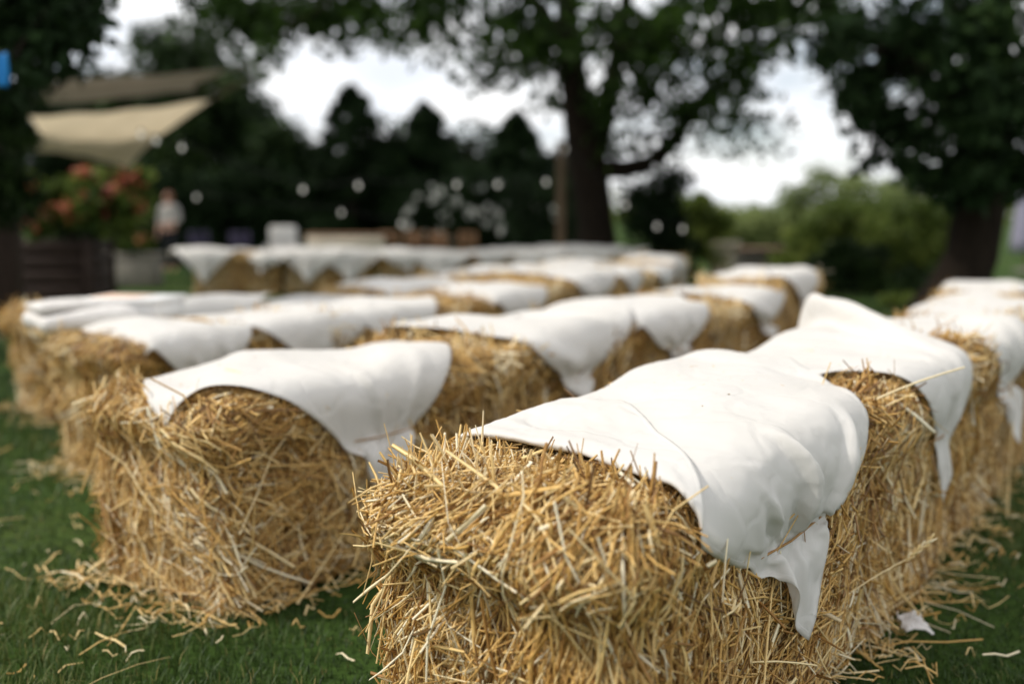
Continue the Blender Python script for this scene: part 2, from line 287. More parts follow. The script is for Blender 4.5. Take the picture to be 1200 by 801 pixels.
# ------------------------------------------------------------------ draped cloths (settled shapes, bale coordinates)
CLOTHS = {
    'hero': (76, [
26,-11,-10,-10,-10,-9,-8,-7,-6,-4,-4,-4,-3,-2,-4,-3,-5,-10,-12,-11,-10,-7,-8,-9,-10,-13,-13,-13,-13,-13,-13,-12,-13,-12,-13,-12,-12,-12,-11,-10,-6,-3,
3,6,9,12,13,13,13,13,13,13,13,12,13,13,12,12,13,12,12,12,11,12,12,12,13,12,11,12,12,12,12,12,12,12,9,0,0,1,0,0,-2,-2,-1,0,1,2,-1,-3,0,3,-1,0,0,-1,0,0,
0,1,-1,1,0,1,-1,0,0,0,0,0,1,0,1,0,-1,0,-2,-2,-5,-2,-1,-1,0,0,0,1,0,-1,0,1,-1,0,0,0,0,0,0,0,1,-1,1,0,-1,0,1,0,0,0,0,-1,0,1,9,0,-1,0,2,0,0,0,-2,-3,-1,1,
1,1,0,-4,-2,2,2,2,0,-1,1,0,-1,0,0,-1,1,0,1,-1,1,1,0,0,-1,0,1,0,0,-2,-3,-5,-3,0,-1,1,0,-1,0,1,-1,0,0,0,0,0,0,0,0,0,0,1,-1,0,0,0,1,0,0,0,-1,1,0,-1,10,
-1,0,-1,0,1,1,0,0,-2,-2,-1,-1,0,1,-4,-2,1,2,2,3,0,0,-2,0,0,0,0,1,0,0,1,0,0,-1,0,0,1,0,0,0,-1,-2,-3,-3,-3,0,-1,0,0,0,0,0,0,0,0,0,0,0,0,0,0,0,0,0,0,1,0,
-1,0,0,0,1,0,0,0,9,1,-1,0,-2,1,1,1,0,0,-2,-4,-2,1,1,0,1,1,0,0,0,-2,-2,2,1,0,1,1,0,0,0,0,0,-1,1,0,0,0,1,0,0,-1,-1,-3,-3,-3,-2,-1,0,0,0,0,1,-1,0,0,0,0,
0,0,0,0,0,0,0,1,-1,0,0,1,0,0,0,0,0,1,9,0,1,-1,-1,-2,1,2,1,0,1,-1,-2,-3,-1,0,3,0,0,-1,1,0,-3,-3,2,2,1,0,1,1,0,-1,0,0,0,0,0,0,0,1,-1,0,0,0,-4,-4,-4,0,
-1,0,0,0,0,0,1,-1,0,1,-1,0,0,0,0,1,0,-1,0,0,1,-1,0,0,0,0,1,0,10,-1,0,0,0,-1,-2,0,3,1,0,0,0,-1,-3,1,0,-1,2,0,-3,-1,0,0,-1,0,1,2,0,1,0,1,-1,0,0,0,0,1,0,
0,-1,0,0,0,-2,-4,-4,-3,1,-1,0,0,0,1,-1,0,1,-1,0,0,1,0,0,-1,0,0,0,1,-1,0,1,0,0,0,0,0,8,1,0,-1,1,0,-1,-1,0,2,1,0,0,0,-1,0,-2,-1,0,0,-1,-1,1,-1,-1,0,1,1,
1,1,0,0,1,-1,0,0,1,-1,0,0,1,-1,0,-1,0,-4,-3,-3,-2,1,0,-1,0,0,0,1,-1,0,0,0,0,0,0,0,0,0,1,-1,1,0,-1,0,1,0,0,-1,9,-1,0,1,0,0,0,-3,-3,2,3,1,-1,0,0,-1,-2,
-2,1,2,0,-1,0,0,0,-1,0,0,2,0,1,0,0,1,0,0,-1,1,0,0,0,0,-1,0,-2,0,-4,-3,-2,-1,-1,1,0,-1,1,-1,0,0,0,0,0,0,0,1,0,0,-1,0,0,0,1,0,-1,1,-1,1,8,0,-1,0,1,1,0,
-1,-2,0,-1,2,1,0,-2,-1,1,1,-6,-1,3,4,0,-1,-1,0,-1,1,-1,1,1,0,1,0,0,0,1,-1,0,0,1,1,0,-2,0,-1,-2,-4,-4,-1,0,-1,0,1,-1,1,0,0,0,0,-1,0,1,-1,0,0,0,1,-1,1,
-1,0,0,0,0,0,8,0,0,0,-2,1,-1,1,4,-1,-2,-2,1,0,0,0,-1,0,2,-3,-3,-2,1,4,2,0,-1,-2,1,0,0,2,-1,1,0,1,-1,1,0,0,-1,1,0,1,-1,0,-1,-4,-4,-3,0,0,-1,-1,1,-1,0,
0,0,0,0,0,0,0,0,1,0,-1,0,0,0,0,1,-1,1,-1,7,0,1,0,-1,-2,2,2,1,-1,-1,-1,-1,0,1,0,0,-1,-1,2,-1,0,-2,-1,1,1,1,0,-1,0,1,0,1,0,1,0,0,0,-1,0,0,0,1,-1,1,-1,0,
-2,-3,-4,-2,-1,0,0,0,0,0,0,0,0,0,0,-1,1,0,-1,0,0,1,-1,0,0,0,0,0,0,6,1,1,0,0,0,1,1,-1,-1,-1,-1,-1,0,0,0,1,0,1,-1,0,0,1,0,-1,-1,0,1,-1,0,0,0,0,1,1,0,1,
0,0,-1,-1,0,0,2,0,0,0,-1,-4,-3,-3,0,-1,0,-1,-1,0,0,0,0,0,0,1,-1,0,0,0,0,0,0,0,0,0,0,0,0,4,2,0,0,1,1,-1,1,-1,-1,1,0,-1,-6,1,2,2,1,0,1,0,0,1,-1,0,0,0,
-1,1,-1,0,-1,1,0,0,1,1,0,0,0,-1,-1,0,0,1,0,0,0,-1,-4,-4,-2,1,-1,-1,0,0,0,0,0,0,0,-1,0,0,0,0,0,0,0,0,1,-1,0,0,1,3,0,-1,0,2,2,2,-1,-1,-1,0,1,2,1,-8,-3,
4,3,1,0,1,0,0,1,0,0,0,0,-1,0,-1,1,-1,1,0,0,0,0,1,0,0,-1,-1,0,0,1,0,0,0,-3,-4,-2,-2,0,0,-1,0,-1,0,0,0,0,0,0,1,0,0,0,-1,0,0,0,0,1,-1,0,3,0,1,1,3,0,-1,
-1,-1,-1,1,1,-1,2,3,-4,-7,4,3,0,0,1,0,0,0,1,0,0,0,-1,0,0,1,-1,0,0,0,1,0,-1,1,-1,-1,-1,0,1,0,1,-1,-1,-2,-5,-1,-1,0,0,-2,1,-1,0,0,0,1,0,-1,0,0,0,0,0,1,
-1,0,0,0,0,3,-2,5,3,-2,-1,0,-1,0,1,-1,0,1,0,1,3,1,-4,-2,1,0,0,0,0,1,0,0,0,0,1,-1,0,0,0,0,0,0,0,0,1,-1,1,-1,0,-1,-1,1,0,1,-1,-2,-4,-3,-1,0,0,0,-2,1,0,
0,0,-1,0,0,0,0,0,0,0,0,0,0,0,0,0,7,1,-1,0,0,0,-2,1,0,1,-1,-1,0,0,0,2,1,1,1,-3,1,-1,0,0,0,1,0,0,1,-1,0,0,-1,1,0,0,-1,-1,1,0,1,-1,1,-1,-1,0,-1,0,0,1,-2,
-2,-4,-1,-1,0,0,0,-1,-1,0,0,0,0,1,0,0,-1,0,0,0,0,0,0,0,0,7,2,-2,-1,0,-1,2,-1,1,1,-1,-2,-1,1,1,-1,-1,0,1,3,-1,1,-1,0,0,0,1,0,-1,1,0,0,0,-1,0,0,1,-1,0,
0,0,1,-1,0,0,-1,-1,0,0,0,1,-2,-4,-3,-1,0,0,0,-1,0,-1,0,0,0,0,0,0,1,-1,0,0,0,1,-1,0,0,7,-1,0,-2,0,2,2,-2,0,0,1,0,0,-1,0,0,0,-2,-1,2,1,0,1,0,0,1,0,0,0,
0,0,0,0,0,0,0,-1,1,-1,0,0,0,1,-1,0,-1,0,-1,-1,1,-1,0,-3,-3,-2,0,0,0,0,-1,0,0,-1,0,0,0,0,0,1,0,-1,0,0,0,0,0,7,-2,-1,1,-1,-1,-1,3,1,-1,1,1,0,0,-1,0,1,
-1,-1,-1,2,2,0,0,0,-1,0,1,0,-1,1,0,0,0,0,0,0,0,-1,0,0,0,0,1,-1,0,0,-1,-1,-1,1,-1,-1,-3,-3,-1,-1,0,0,1,0,-1,0,0,-1,0,0,0,0,0,0,0,0,0,0,0,7,0,0,1,1,1,
-4,0,-1,0,0,1,1,0,1,0,-1,0,-1,0,0,0,1,1,-1,0,0,0,0,1,0,-1,1,0,0,0,0,-1,1,-1,0,0,0,0,1,-1,-1,0,0,-1,-1,0,0,-3,-3,-2,0,0,0,-1,0,0,1,-1,-1,0,1,0,-1,0,0,
0,0,0,0,0,8,1,1,-1,-2,0,3,-3,-1,0,-1,0,1,1,1,0,0,0,0,-2,0,0,1,1,0,0,-1,0,1,0,0,0,0,0,0,0,0,1,-1,1,-1,0,0,-1,0,1,-1,0,-1,0,-1,0,-1,-2,-3,-3,-1,0,0,0,0,
1,-1,1,0,-1,-1,0,1,0,0,0,-1,0,0,0,10,0,-1,0,0,-2,0,1,0,-1,-1,0,0,2,0,1,0,-1,-1,0,-1,1,0,0,1,0,0,0,-1,1,0,1,0,0,-1,0,0,0,1,-1,1,-1,-1,1,0,-1,1,-1,0,-1,
-1,-1,0,-1,-2,-4,-2,0,0,0,0,-1,1,0,0,0,0,0,-1,0,0,0,0,0,1,-1,10,0,0,-1,1,-1,-1,1,0,-1,1,-2,-1,0,1,1,0,0,0,0,-1,-1,0,1,1,0,0,0,0,-1,1,0,0,0,1,-1,1,-1,
0,1,-1,1,0,-1,0,0,-1,0,0,0,-1,-1,-1,0,-2,-3,-3,-2,0,1,-1,1,-1,0,1,0,0,-1,1,-1,0,0,0,1,-1,0,11,-1,0,0,0,0,-1,1,-1,1,-1,-1,-1,-1,1,0,1,0,0,0,0,-1,0,-1,
0,1,1,0,0,0,0,0,0,0,0,1,0,0,0,-1,1,-1,1,0,-1,0,0,0,-1,0,0,0,-1,-1,-2,-3,-3,-2,0,-1,0,0,0,0,0,1,-1,1,-1,1,0,0,0,-1,0,0,10,1,-1,1,-1,1,0,-2,1,0,-1,0,-1,
-1,-1,1,0,1,0,0,0,0,-1,0,0,0,1,0,0,0,0,0,0,0,1,-1,0,1,-1,1,-1,1,-1,1,0,0,0,-1,0,-1,0,0,-1,-1,0,-2,-3,-4,-2,0,1,-1,0,0,0,0,0,0,0,0,0,0,0,0,0,1,11,0,0,
-1,1,-1,0,0,0,-1,0,0,0,-1,-1,-1,1,0,1,0,1,0,-1,-1,0,0,0,1,1,0,-1,0,0,0,0,1,0,0,0,0,0,-1,1,-1,1,0,0,-1,0,0,0,-1,0,0,-1,-1,-3,-3,-3,-1,-1,0,1,-1,0,0,0,
0,0,0,0,0,0,0,0,0,11,0,0,0,0,0,0,-1,-1,0,0,0,-1,0,0,-1,0,0,0,1,0,0,1,-1,-1,-1,0,0,1,1,0,0,0,0,0,0,0,0,1,0,0,0,-1,1,-1,1,0,0,0,-1,-1,0,1,-1,-1,0,-2,-4,
-3,-2,1,-1,-1,0,0,0,0,0,0,0,0,0,0,0,0,0,11,0,0,0,0,0,-1,1,-1,0,0,-1,1,-1,0,-1,-1,0,0,0,0,1,0,1,-1,0,-1,0,0,1,1,0,0,0,-1,0,0,0,1,0,0,0,0,-1,1,-1,0,1,
-1,0,0,0,-1,0,1,-1,-1,-3,-4,-2,-2,0,0,0,0,0,0,-1,0,0,0,0,0,0,0,0,11,0,0,0,-1,0,1,-1,1,-1,0,0,0,0,-1,0,-1,-1,1,0,0,-1,1,0,1,-1,0,-1,-1,0,1,1,0,0,0,0,0,
0,0,0,1,0,0,0,-1,1,0,0,0,0,0,-1,0,0,-1,0,-1,-1,-3,-5,-2,0,0,0,0,0,0,-1,0,0,0,0,0,0,0,0,11,0,0,0,0,0,0,0,-1,1,-1,0,0,0,0,-1,0,0,-2,0,0,1,0,0,0,0,0,-1,
0,0,0,1,1,0,0,-1,0,1,-1,0,0,0,0,1,0,-1,1,-1,1,-1,0,0,0,0,0,0,0,-1,-4,-3,-3,-1,0,0,0,0,0,0,-1,-1,0,0,0,0,0,0,11,0,0,0,0,0,-1,1,0,-1,0,1,-1,0,0,0,-1,-1,
0,0,0,0,-1,1,0,1,-1,1,-1,-1,-1,0,1,1,0,1,0,-1,0,1,-1,1,0,0,0,0,-1,1,0,0,0,0,-1,0,0,0,0,-1,-1,-3,-5,-3,0,1,0,0,0,0,0,-1,0,-1,0,0,0,-1,11,0,-1,0,0,0,1,
-1,0,0,1,-1,0,1,-1,1,-1,0,-1,-1,0,-1,1,0,0,0,0,0,0,0,0,-1,0,1,1,0,-1,0,0,-1,2,-1,1,-1,1,0,0,0,0,0,0,0,0,-1,0,0,0,1,-1,-3,-4,-3,-3,0,1,0,0,0,0,0,-2,1,
-1,0,0,0,10,0,1,0,0,-1,0,0,0,1,-1,0,0,0,0,0,1,-1,0,-1,-1,0,0,0,0,0,1,-1,1,-1,0,-1,0,0,0,1,1,0,-1,0,0,1,-1,1,-1,1,0,0,0,0,0,-1,0,0,0,0,0,-1,1,-2,-2,-5,
-2,-2,0,0,1,0,-1,0,0,-1,0,0,0,0,11,0,0,-1,0,1,-1,1,0,-1,0,0,0,0,1,-1,0,1,-1,0,-1,0,-1,0,0,0,0,1,-1,1,-1,1,-2,0,0,1,1,-1,1,-1,0,0,1,-1,1,-1,1,0,0,0,0,
1,-1,0,-1,0,0,0,0,1,-3,-3,-5,-2,-1,0,0,1,0,0,0,-1,0,-1,0,-1,10,0,0,1,-1,0,0,-1,1,0,0,0,0,0,-1,1,0,0,0,0,0,-1,0,-1,1,0,0,-1,1,-1,1,-1,1,-2,0,0,0,2,0,0,
-1,0,0,1,-1,1,-1,1,0,1,-1,0,0,0,0,-1,0,0,0,0,0,-3,-4,-4,-1,0,1,-1,1,-1,-1,0,-1,0,-1,1,10,1,0,-1,1,-1,0,1,-1,0,0,0,0,-1,1,0,0,0,0,0,0,0,-1,0,-1,0,0,1,
-1,1,0,0,0,0,-1,-1,1,0,0,1,-1,0,0,0,1,-1,1,-1,1,0,0,0,1,-1,0,0,0,0,0,0,-1,-1,-3,-4,-3,-1,0,2,-1,0,-1,-1,-1,0,0,-1,11,-1,0,0,0,0,1,-1,0,0,0,0,0,0,0,-1,
0,0,1,0,0,0,0,-1,0,0,0,0,1,-1,-1,1,0,0,0,-1,-1,0,1,0,1,-1,0,0,0,1,-1,1,-1,0,1,0,0,0,0,0,0,1,-1,0,0,-1,-2,-4,-4,-1,0,0,1,-1,0,-1,-1,-1,0,0,10,0,0,1,-1,
0,0,-1,0,0,0,0,0,1,-1,1,0,0,0,0,0,0,0,0,-1,0,0,0,0,0,1,-1,0,0,0,1,-1,-1,0,0,0,1,0,0,-1,0,1,-1,0,1,0,0,0,0,0,1,-1,0,1,-1,0,0,-2,-3,-4,-3,-1,1,0,1,-1,
-1,0,-2,-1,0,11,0,-1,0,0,0,-1,1,0,0,0,0,0,-1,1,-1,0,0,0,0,0,1,0,0,0,-1,0,0,0,1,-1,0,0,0,1,-1,0,0,-1,1,0,0,0,-1,1,-1,0,1,0,-1,0,0,0,1,1,-1,0,0,0,0,0,0,
-1,-2,-4,-4,-2,0,2,0,0,-1,0,-1,-1,-1,10,0,1,-1,0,0,0,0,0,0,0,-1,0,1,-1,0,0,0,0,1,0,-1,0,1,0,0,-1,0,0,0,1,0,-1,1,-1,0,1,-1,0,0,0,0,0,0,0,0,0,0,0,0,0,0,
0,0,-1,1,0,0,0,0,1,-1,0,-2,-3,-4,-3,-1,1,1,1,-1,-1,0,-2,-1,11,-1,0,0,0,0,0,0,0,-1,0,1,0,-1,0,1,-1,0,0,-1,1,0,0,0,0,1,0,-1,0,0,1,0,0,-1,0,1,-1,1,0,-1,
0,0,0,1,-1,0,0,-1,1,0,0,0,0,0,0,0,0,0,0,1,-1,0,-1,0,-2,-4,-4,-2,0,2,1,0,-3,1,0,-2,10,1,-1,0,0,0,-1,0,0,1,0,0,0,0,0,-1,0,0,0,0,0,0,0,0,0,0,1,0,-1,0,0,
1,0,0,0,-1,0,0,0,0,0,0,0,0,1,0,-1,1,-1,0,0,1,0,0,0,-1,0,0,0,0,0,0,1,-1,-2,-2,-5,-3,-1,1,3,1,-2,-2,0,0,10,0,0,-1,0,0,1,0,0,0,0,0,0,-1,0,0,1,-1,0,0,-1,
1,0,0,0,0,0,0,1,-1,0,0,1,0,0,0,0,0,0,0,0,0,0,0,-1,1,0,-1,0,1,0,-1,0,0,0,0,1,-1,0,-1,1,0,-1,1,0,-3,-3,-4,-2,0,1,3,1,-5,0,0,11,-1,-1,1,0,0,0,0,0,0,0,0,
-1,1,0,0,-1,0,0,0,0,-1,1,-1,1,-1,0,1,0,1,-2,1,0,1,0,0,0,0,0,-1,0,0,0,0,1,-1,1,0,0,-1,0,1,0,0,0,0,-1,0,-1,1,-1,0,1,0,0,0,-3,-6,-3,-1,1,2,3,-1,-4,0,10,
-1,1,0,0,0,0,0,0,0,-1,0,1,0,0,0,0,0,-1,0,0,0,-1,1,-1,1,-1,0,1,0,0,-1,1,0,1,0,0,0,0,0,0,0,0,0,0,0,-1,1,0,0,0,-1,0,0,0,0,0,0,0,0,0,0,0,0,0,0,-2,-4,-5,
-1,-1,2,3,1,-3,-3,9,1,0,0,0,0,-1,0,0,0,1,0,0,0,0,0,-1,0,0,0,-1,0,1,-1,1,-1,1,-1,0,0,1,0,0,0,0,1,0,-1,0,1,0,-1,0,0,0,0,1,-1,1,0,0,0,0,0,0,0,0,0,0,-1,0,
0,0,1,0,-1,-1,-2,-6,-3,0,0,3,4,-1,-4,10,0,0,-1,0,0,1,0,0,0,0,0,0,0,0,-1,1,0,0,-1,0,0,-1,1,-1,1,-1,0,-1,1,1,0,-1,1,0,0,0,1,0,0,0,0,-1,0,0,1,-1,1,-1,1,
0,0,0,0,0,0,0,0,0,0,0,0,0,-1,0,0,1,-1,-4,-6,-2,0,1,4,2,-1,10,0,-1,1,0,0,0,0,0,0,0,0,0,0,-1,1,0,0,0,0,0,-1,0,-1,0,0,1,0,-1,-1,0,1,0,0,1,0,1,-1,0,0,0,0,
1,-1,0,0,1,-1,1,-1,0,1,0,0,0,0,0,0,0,0,0,-1,0,0,1,0,-1,0,-2,-6,-4,0,0,2,4,2,9,0,1,0,0,0,0,0,0,0,0,0,-1,0,1,0,0,0,0,-1,0,0,0,-1,1,-1,0,1,0,-1,-1,0,1,0,
0,1,0,1,0,0,-1,1,-1,1,0,0,-1,1,-1,1,0,-1,1,0,0,0,0,0,0,-1,0,1,0,0,-1,1,0,-1,0,-4,-6,-2,0,2,4,2,9,1,0,0,0,-1,0,0,0,0,0,0,1,0,0,0,0,-1,0,1,0,0,-1,0,-1,
0,0,0,0,1,-1,-1,0,0,0,0,1,1,1,0,0,-1,1,-1,0,0,1,-1,1,-1,1,0,-1,0,1,0,-1,0,0,1,0,0,0,0,0,-1,0,0,0,-2,-5,-4,-1,0,3,5,10,-1,0,0,0,1,0,0,0,0,0,0,0,0,0,-1,
0,1,0,0,0,0,-1,1,-1,0,-1,0,1,-1,0,0,-1,0,0,0,1,1,0,0,1,0,-1,1,0,-1,0,1,-1,1,-1,1,0,0,-1,0,1,0,0,0,0,0,-1,0,0,1,0,0,-1,0,-4,-6,-2,0,2,3,9,0,0,1,0,0,0,
0,0,0,0,0,0,-1,0,1,0,0,0,0,0,-1,1,-1,0,0,-1,0,0,0,1,-1,0,0,0,0,-1,0,1,1,0,0,1,-1,0,1,-1,0,1,0,0,0,0,0,0,0,0,0,0,0,0,-1,1,0,0,-1,0,0,0,0,-2,-5,-4,-1,0,
3,9,0,1,-1,0,1,0,0,0,0,0,-1,0,1,0,0,0,-1,0,0,0,1,0,0,0,-1,0,-1,0,0,0,0,0,-1,0,0,0,0,0,1,1,0,0,1,-1,0,1,-1,0,0,1,-1,1,0,0,0,0,0,0,-1,0,1,0,0,0,0,0,0,0,
-1,0,-4,-7,-1,0,1,9,1,-1,0,1,-1,0,0,0,0,0,1,0,0,0,0,-1,1,0,0,0,0,0,0,0,-1,1,-1,-1,0,0,1,-1,-1,0,0,0,0,0,1,0,1,0,0,1,0,-1,1,0,-1,0,1,-1,1,0,0,0,0,-1,1,
0,0,0,0,0,0,0,0,0,0,-1,-1,-4,-5,-2,-1,10,-1,0,1,-1,0,1,0,0,0,0,0,0,0,0,-1,1,0,0,0,0,0,0,0,-1,1,-1,0,0,0,-1,0,0,0,-1,0,1,-1,0,0,0,1,0,1,0,0,0,0,0,1,0,
0,0,-1,1,0,0,-1,1,0,0,0,0,0,0,0,-1,0,0,0,1,-2,-3,-6,-2,0,10,0,0,-1,1,0,-1,1,0,0,0,0,0,0,-1,1,0,0,0,0,-1,0,0,0,1,0,0,0,-1,0,0,-1,0,0,0,-1,-1,1,1,-1,1,
0,1,0,0,0,0,0,0,0,0,0,1,0,-1,0,0,1,0,0,0,0,0,0,-1,0,1,0,0,0,-1,1,-2,-5,-4,-2,10,0,0,0,-1,0,1,-1,1,0,0,0,0,-1,1,0,0,0,-1,0,1,0,0,0,0,0,0,0,0,-1,0,0,0,
0,-1,0,0,0,-1,1,1,0,0,0,0,0,1,-1,0,1,0,0,-1,1,0,0,0,0,0,0,0,0,0,-1,1,0,0,0,0,-1,1,-1,0,-3,-7,-2,10,0,0,0,0,0,-1,1,-1,1,0,0,0,0,0,0,0,-1,1,0,0,0,0,0,0,
0,0,0,0,0,-1,0,0,0,0,0,-1,0,0,0,-1,0,0,1,1,1,-1,1,0,-1,0,0,1,-1,1,0,0,0,0,0,0,0,0,0,0,0,0,0,-1,1,-1,1,-1,-1,-4,-6,10,0,0,0,0,0,0,-1,1,-1,0,1,-1,1,0,0,
0,0,0,0,0,0,0,0,0,-1,0,0,0,1,0,-1,0,0,0,-1,0,0,0,-1,0,0,0,0,1,0,2,0,-1,0,0,-1,0,1,0,1,0,0,0,0,0,0,0,0,0,0,0,-1,1,0,0,-1,0,-1,-3,-6,10,0,0,-1,0,1,0,0,
0,0,0,-1,1,0,0,0,-1,1,0,0,0,0,-1,0,0,1,0,0,0,-1,0,1,-1,0,0,0,-1,0,-1,1,0,0,0,-1,0,1,1,0,1,0,-1,1,-1,0,0,0,0,1,0,0,0,0,-1,1,0,0,-1,1,0,0,0,0,0,0,-2,-5,
10,0,0,0,0,-1,1,0,-1,1,0,0,0,0,0,-1,1,0,0,0,0,-1,1,0,0,0,0,0,0,0,0,-1,1,-1,0,0,0,-1,0,-1,1,0,0,0,0,0,-1,2,0,0,1,-1,1,-1,0,0,0,0,0,0,0,0,1,0,0,-1,1,0,
0,0,0,0,0,-1,0,-2,10,0,-1,1,0,0,0,0,0,-1,0,0,1,-1,0,1,0,0,0,0,-1,1,0,0,0,0,0,0,0,0,0,0,-1,1,-1,0,0,-1,0,-1,0,1,1,-1,-1,0,0,1,1,0,0,1,0,0,0,-1,0,0,0,1,
0,0,0,0,0,0,0,0,0,-1,0,0,1,0,-1,-1,10,0,0,0,0,0,0,0,0,0,0,0,-1,1,0,0,0,0,-1,0,1,0,0,0,0,0,0,-1,0,0,1,0,0,0,0,0,0,0,-1,0,-1,0,0,1,0,-2,1,-2,2,1,1,0,-1,
1,-1,1,0,-1,1,-1,0,0,0,0,0,1,0,0,-1,1,0,0,-1,1,0,-1,10,0,0,0,0,0,-1,0,0,0,0,0,1,0,0,0,-1,0,1,0,0,0,0,0,0,0,-1,1,0,0,0,0,0,0,1,-1,0,0,0,0,-1,0,0,0,-1,
1,-1,0,-1,1,0,1,1,-1,1,-1,1,0,-1,1,0,0,0,0,0,0,0,-1,1,0,0,0,0,-1,1,0,10,0,0,0,0,0,0,0,0,0,0,0,-1,0,0,0,1,0,0,0,0,0,0,0,0,0,0,0,0,0,0,0,0,0,0,1,-1,0,1,
-1,0,-1,0,0,1,-1,0,0,-1,-1,1,0,1,1,0,0,0,0,0,-1,1,0,0,0,0,0,-1,1,0,0,0,0,0,0,-1,1,10,0,0,0,0,0,0,0,0,0,-1,0,0,1,0,0,0,0,0,0,0,0,0,0,0,-1,1,0,0,0,0,0,
1,-1,0,0,1,0,-1,1,-1,0,0,0,0,0,-1,0,0,0,-1,0,0,1,0,1,-1,1,0,0,-1,1,0,0,0,0,0,0,0,0,0,0,0,0,0,-1,10,-1,1,0,0,0,0,0,0,-1,1,0,0,-1,0,1,0,0,0,0,0,0,0,0,
-1,1,0,0,0,0,0,0,0,1,0,0,0,0,0,0,0,0,-1,0,0,0,0,-1,0,0,0,-1,0,0,1,0,1,0,0,0,0,-1,1,0,0,0,1,-1,0,0,0,0,0,0,0,0,9,1,0,0,0,0,0,0,-1,1,0,0,0,0,0,-1,0,0,0,
1,0,0,0,-1,1,0,0,-1,0,1,-1,1,0,0,1,0,0,0,0,-1,1,-1,0,0,0,1,0,0,-1,-1,0,1,-1,0,-1,1,0,0,1,0,0,1,-1,0,0,0,0,1,-1,0,0,0,0,0,0,0,10,0,0,0,0,0,-1,0,1,0,0,
0,-1,0,0,0,1,0,0,-1,0,0,0,1,0,-1,0,1,0,-1,0,1,0,1,-1,1,0,0,0,1,-1,0,0,-1,0,0,0,0,0,0,0,0,0,-1,0,-1,1,0,0,1,0,-1,1,0,0,0,0,0,1,-1,0,0,0,0,0,0,10,0,0,0,
-1,0,1,0,0,0,0,-1,1,0,0,0,-1,1,0,0,0,0,0,0,-1,1,0,-1,0,0,0,-1,1,1,1,0,0,0,0,0,0,0,0,0,0,-1,1,0,0,0,-1,-1,1,0,0,0,-1,0,0,0,1,0,0,0,0,0,0,0,0,0,0,0,0,0,
0,0,10,0,-1,0,1,0,0,0,0,0,-1,1,0,0,0,0,0,-1,1,0,0,0,0,-1,1,0,-1,1,-1,0,0,-1,0,0,2,0,1,0,1,-1,0,0,0,0,-1,1,0,0,0,-1,0,0,-1,1,0,0,0,0,-1,0,0,1,-1,1,0,0,
0,0,0,0,0,0,0,0,0,0,9,0,1,0,0,0,-1,0,0,0,1,0,0,0,0,0,0,0,-1,1,0,-1,0,1,0,-1,1,-1,0,0,-1,0,0,-1,0,2,1,1,0,0,0,1,-1,0,0,0,-1,0,0,1,0,0,0,-1,0,0,0,0,0,0,
0,-1,1,-1,0,1,0,0,0,1,-1,0,0,0,0,0,10,0,-1,0,0,0,1,0,0,0,0,0,0,0,0,0,0,0,0,-1,0,1,0,-1,0,0,0,0,1,-1,0,0,-2,0,0,0,2,2,0,0,1,-1,0,0,0,0,0,0,0,0,0,0,0,0,
-1,0,0,0,1,-1,0,0,0,0,0,-1,1,0,0,0,0,0,0,0,0,0,10,-1,1,0,0,0,0,0,0,0,0,0,0,0,0,0,0,0,0,0,0,-1,0,1,-1,1,-1,0,0,0,0,0,0,-1,-2,0,1,1,2,1,0,0,0,0,1,-1,0,
0,0,0,0,0,0,-1,1,0,0,-1,0,0,0,0,0,0,0,0,0,0,0,0,0,0,0,0,0,0,-282,4,3,1,-1,-3,-4,-4,-5,-4,-3,0,5,9,10,8,5,4,5,4,1,-1,0,-2,-3,-2,0,-1,0,-1,-1,-1,0,-1,0,
-1,0,0,-1,-3,-3,-3,-1,2,5,8,9,10,11,12,12,12,13,13,13,13,13,13,13,13,13,13,13,13,12,13,13,13,12,13,13,12,13,13,12,13,-1,-3,0,3,4,2,2,2,2,1,-1,-3,-5,
-4,1,3,4,2,-3,-4,-3,-1,-2,4,3,-1,-4,-1,-3,-1,-1,0,-1,1,0,1,1,0,1,3,3,3,0,0,1,1,0,1,1,0,0,0,0,0,0,0,0,0,0,0,0,0,0,0,0,0,0,0,0,0,0,0,0,0,0,0,-1,-1,-2,1,
2,4,2,-1,1,4,3,-1,-3,-4,-4,-1,-1,2,-1,-1,1,-1,-1,0,0,0,1,-1,1,-1,0,-2,0,0,1,1,0,1,1,1,3,2,2,0,0,-1,1,1,0,0,0,1,-1,0,0,0,0,0,0,0,0,0,0,0,0,0,0,0,0,0,0,
0,0,-1,1,-1,0,1,-1,-4,0,3,2,2,0,0,5,4,0,-3,-7,-5,-1,0,2,-2,2,1,-1,-5,-2,1,1,1,0,1,0,2,0,1,1,1,1,1,1,1,0,1,2,2,-1,-1,1,-1,0,1,0,0,0,0,0,0,0,0,0,0,0,0,
0,-1,1,0,0,0,0,0,0,0,0,0,0,0,2,1,0,-3,-4,-1,4,3,1,-2,3,5,3,0,-2,-5,-2,-2,-2,0,-2,0,2,-3,-2,2,2,1,0,0,0,-1,0,0,1,1,1,1,1,1,0,1,2,1,1,0,-2,1,0,0,0,0,1,
-1,0,0,0,0,0,0,0,0,0,0,0,0,0,0,0,0,0,0,0,0,0,0,2,1,0,0,-3,-4,-1,4,3,0,0,0,3,5,-1,-1,-8,-2,3,1,-3,-1,1,3,-2,-3,-1,1,2,0,1,0,0,-1,0,1,1,1,1,1,0,1,2,1,0,
0,0,0,0,0,0,0,0,0,0,0,0,0,0,0,0,0,0,0,0,0,0,0,0,0,0,0,0,0,0,0,1,1,2,0,0,-3,-5,0,4,3,0,-4,0,2,1,2,-1,-3,-2,-1,4,2,0,0,0,-3,-2,-1,0,2,0,1,1,0,-1,0,1,1,
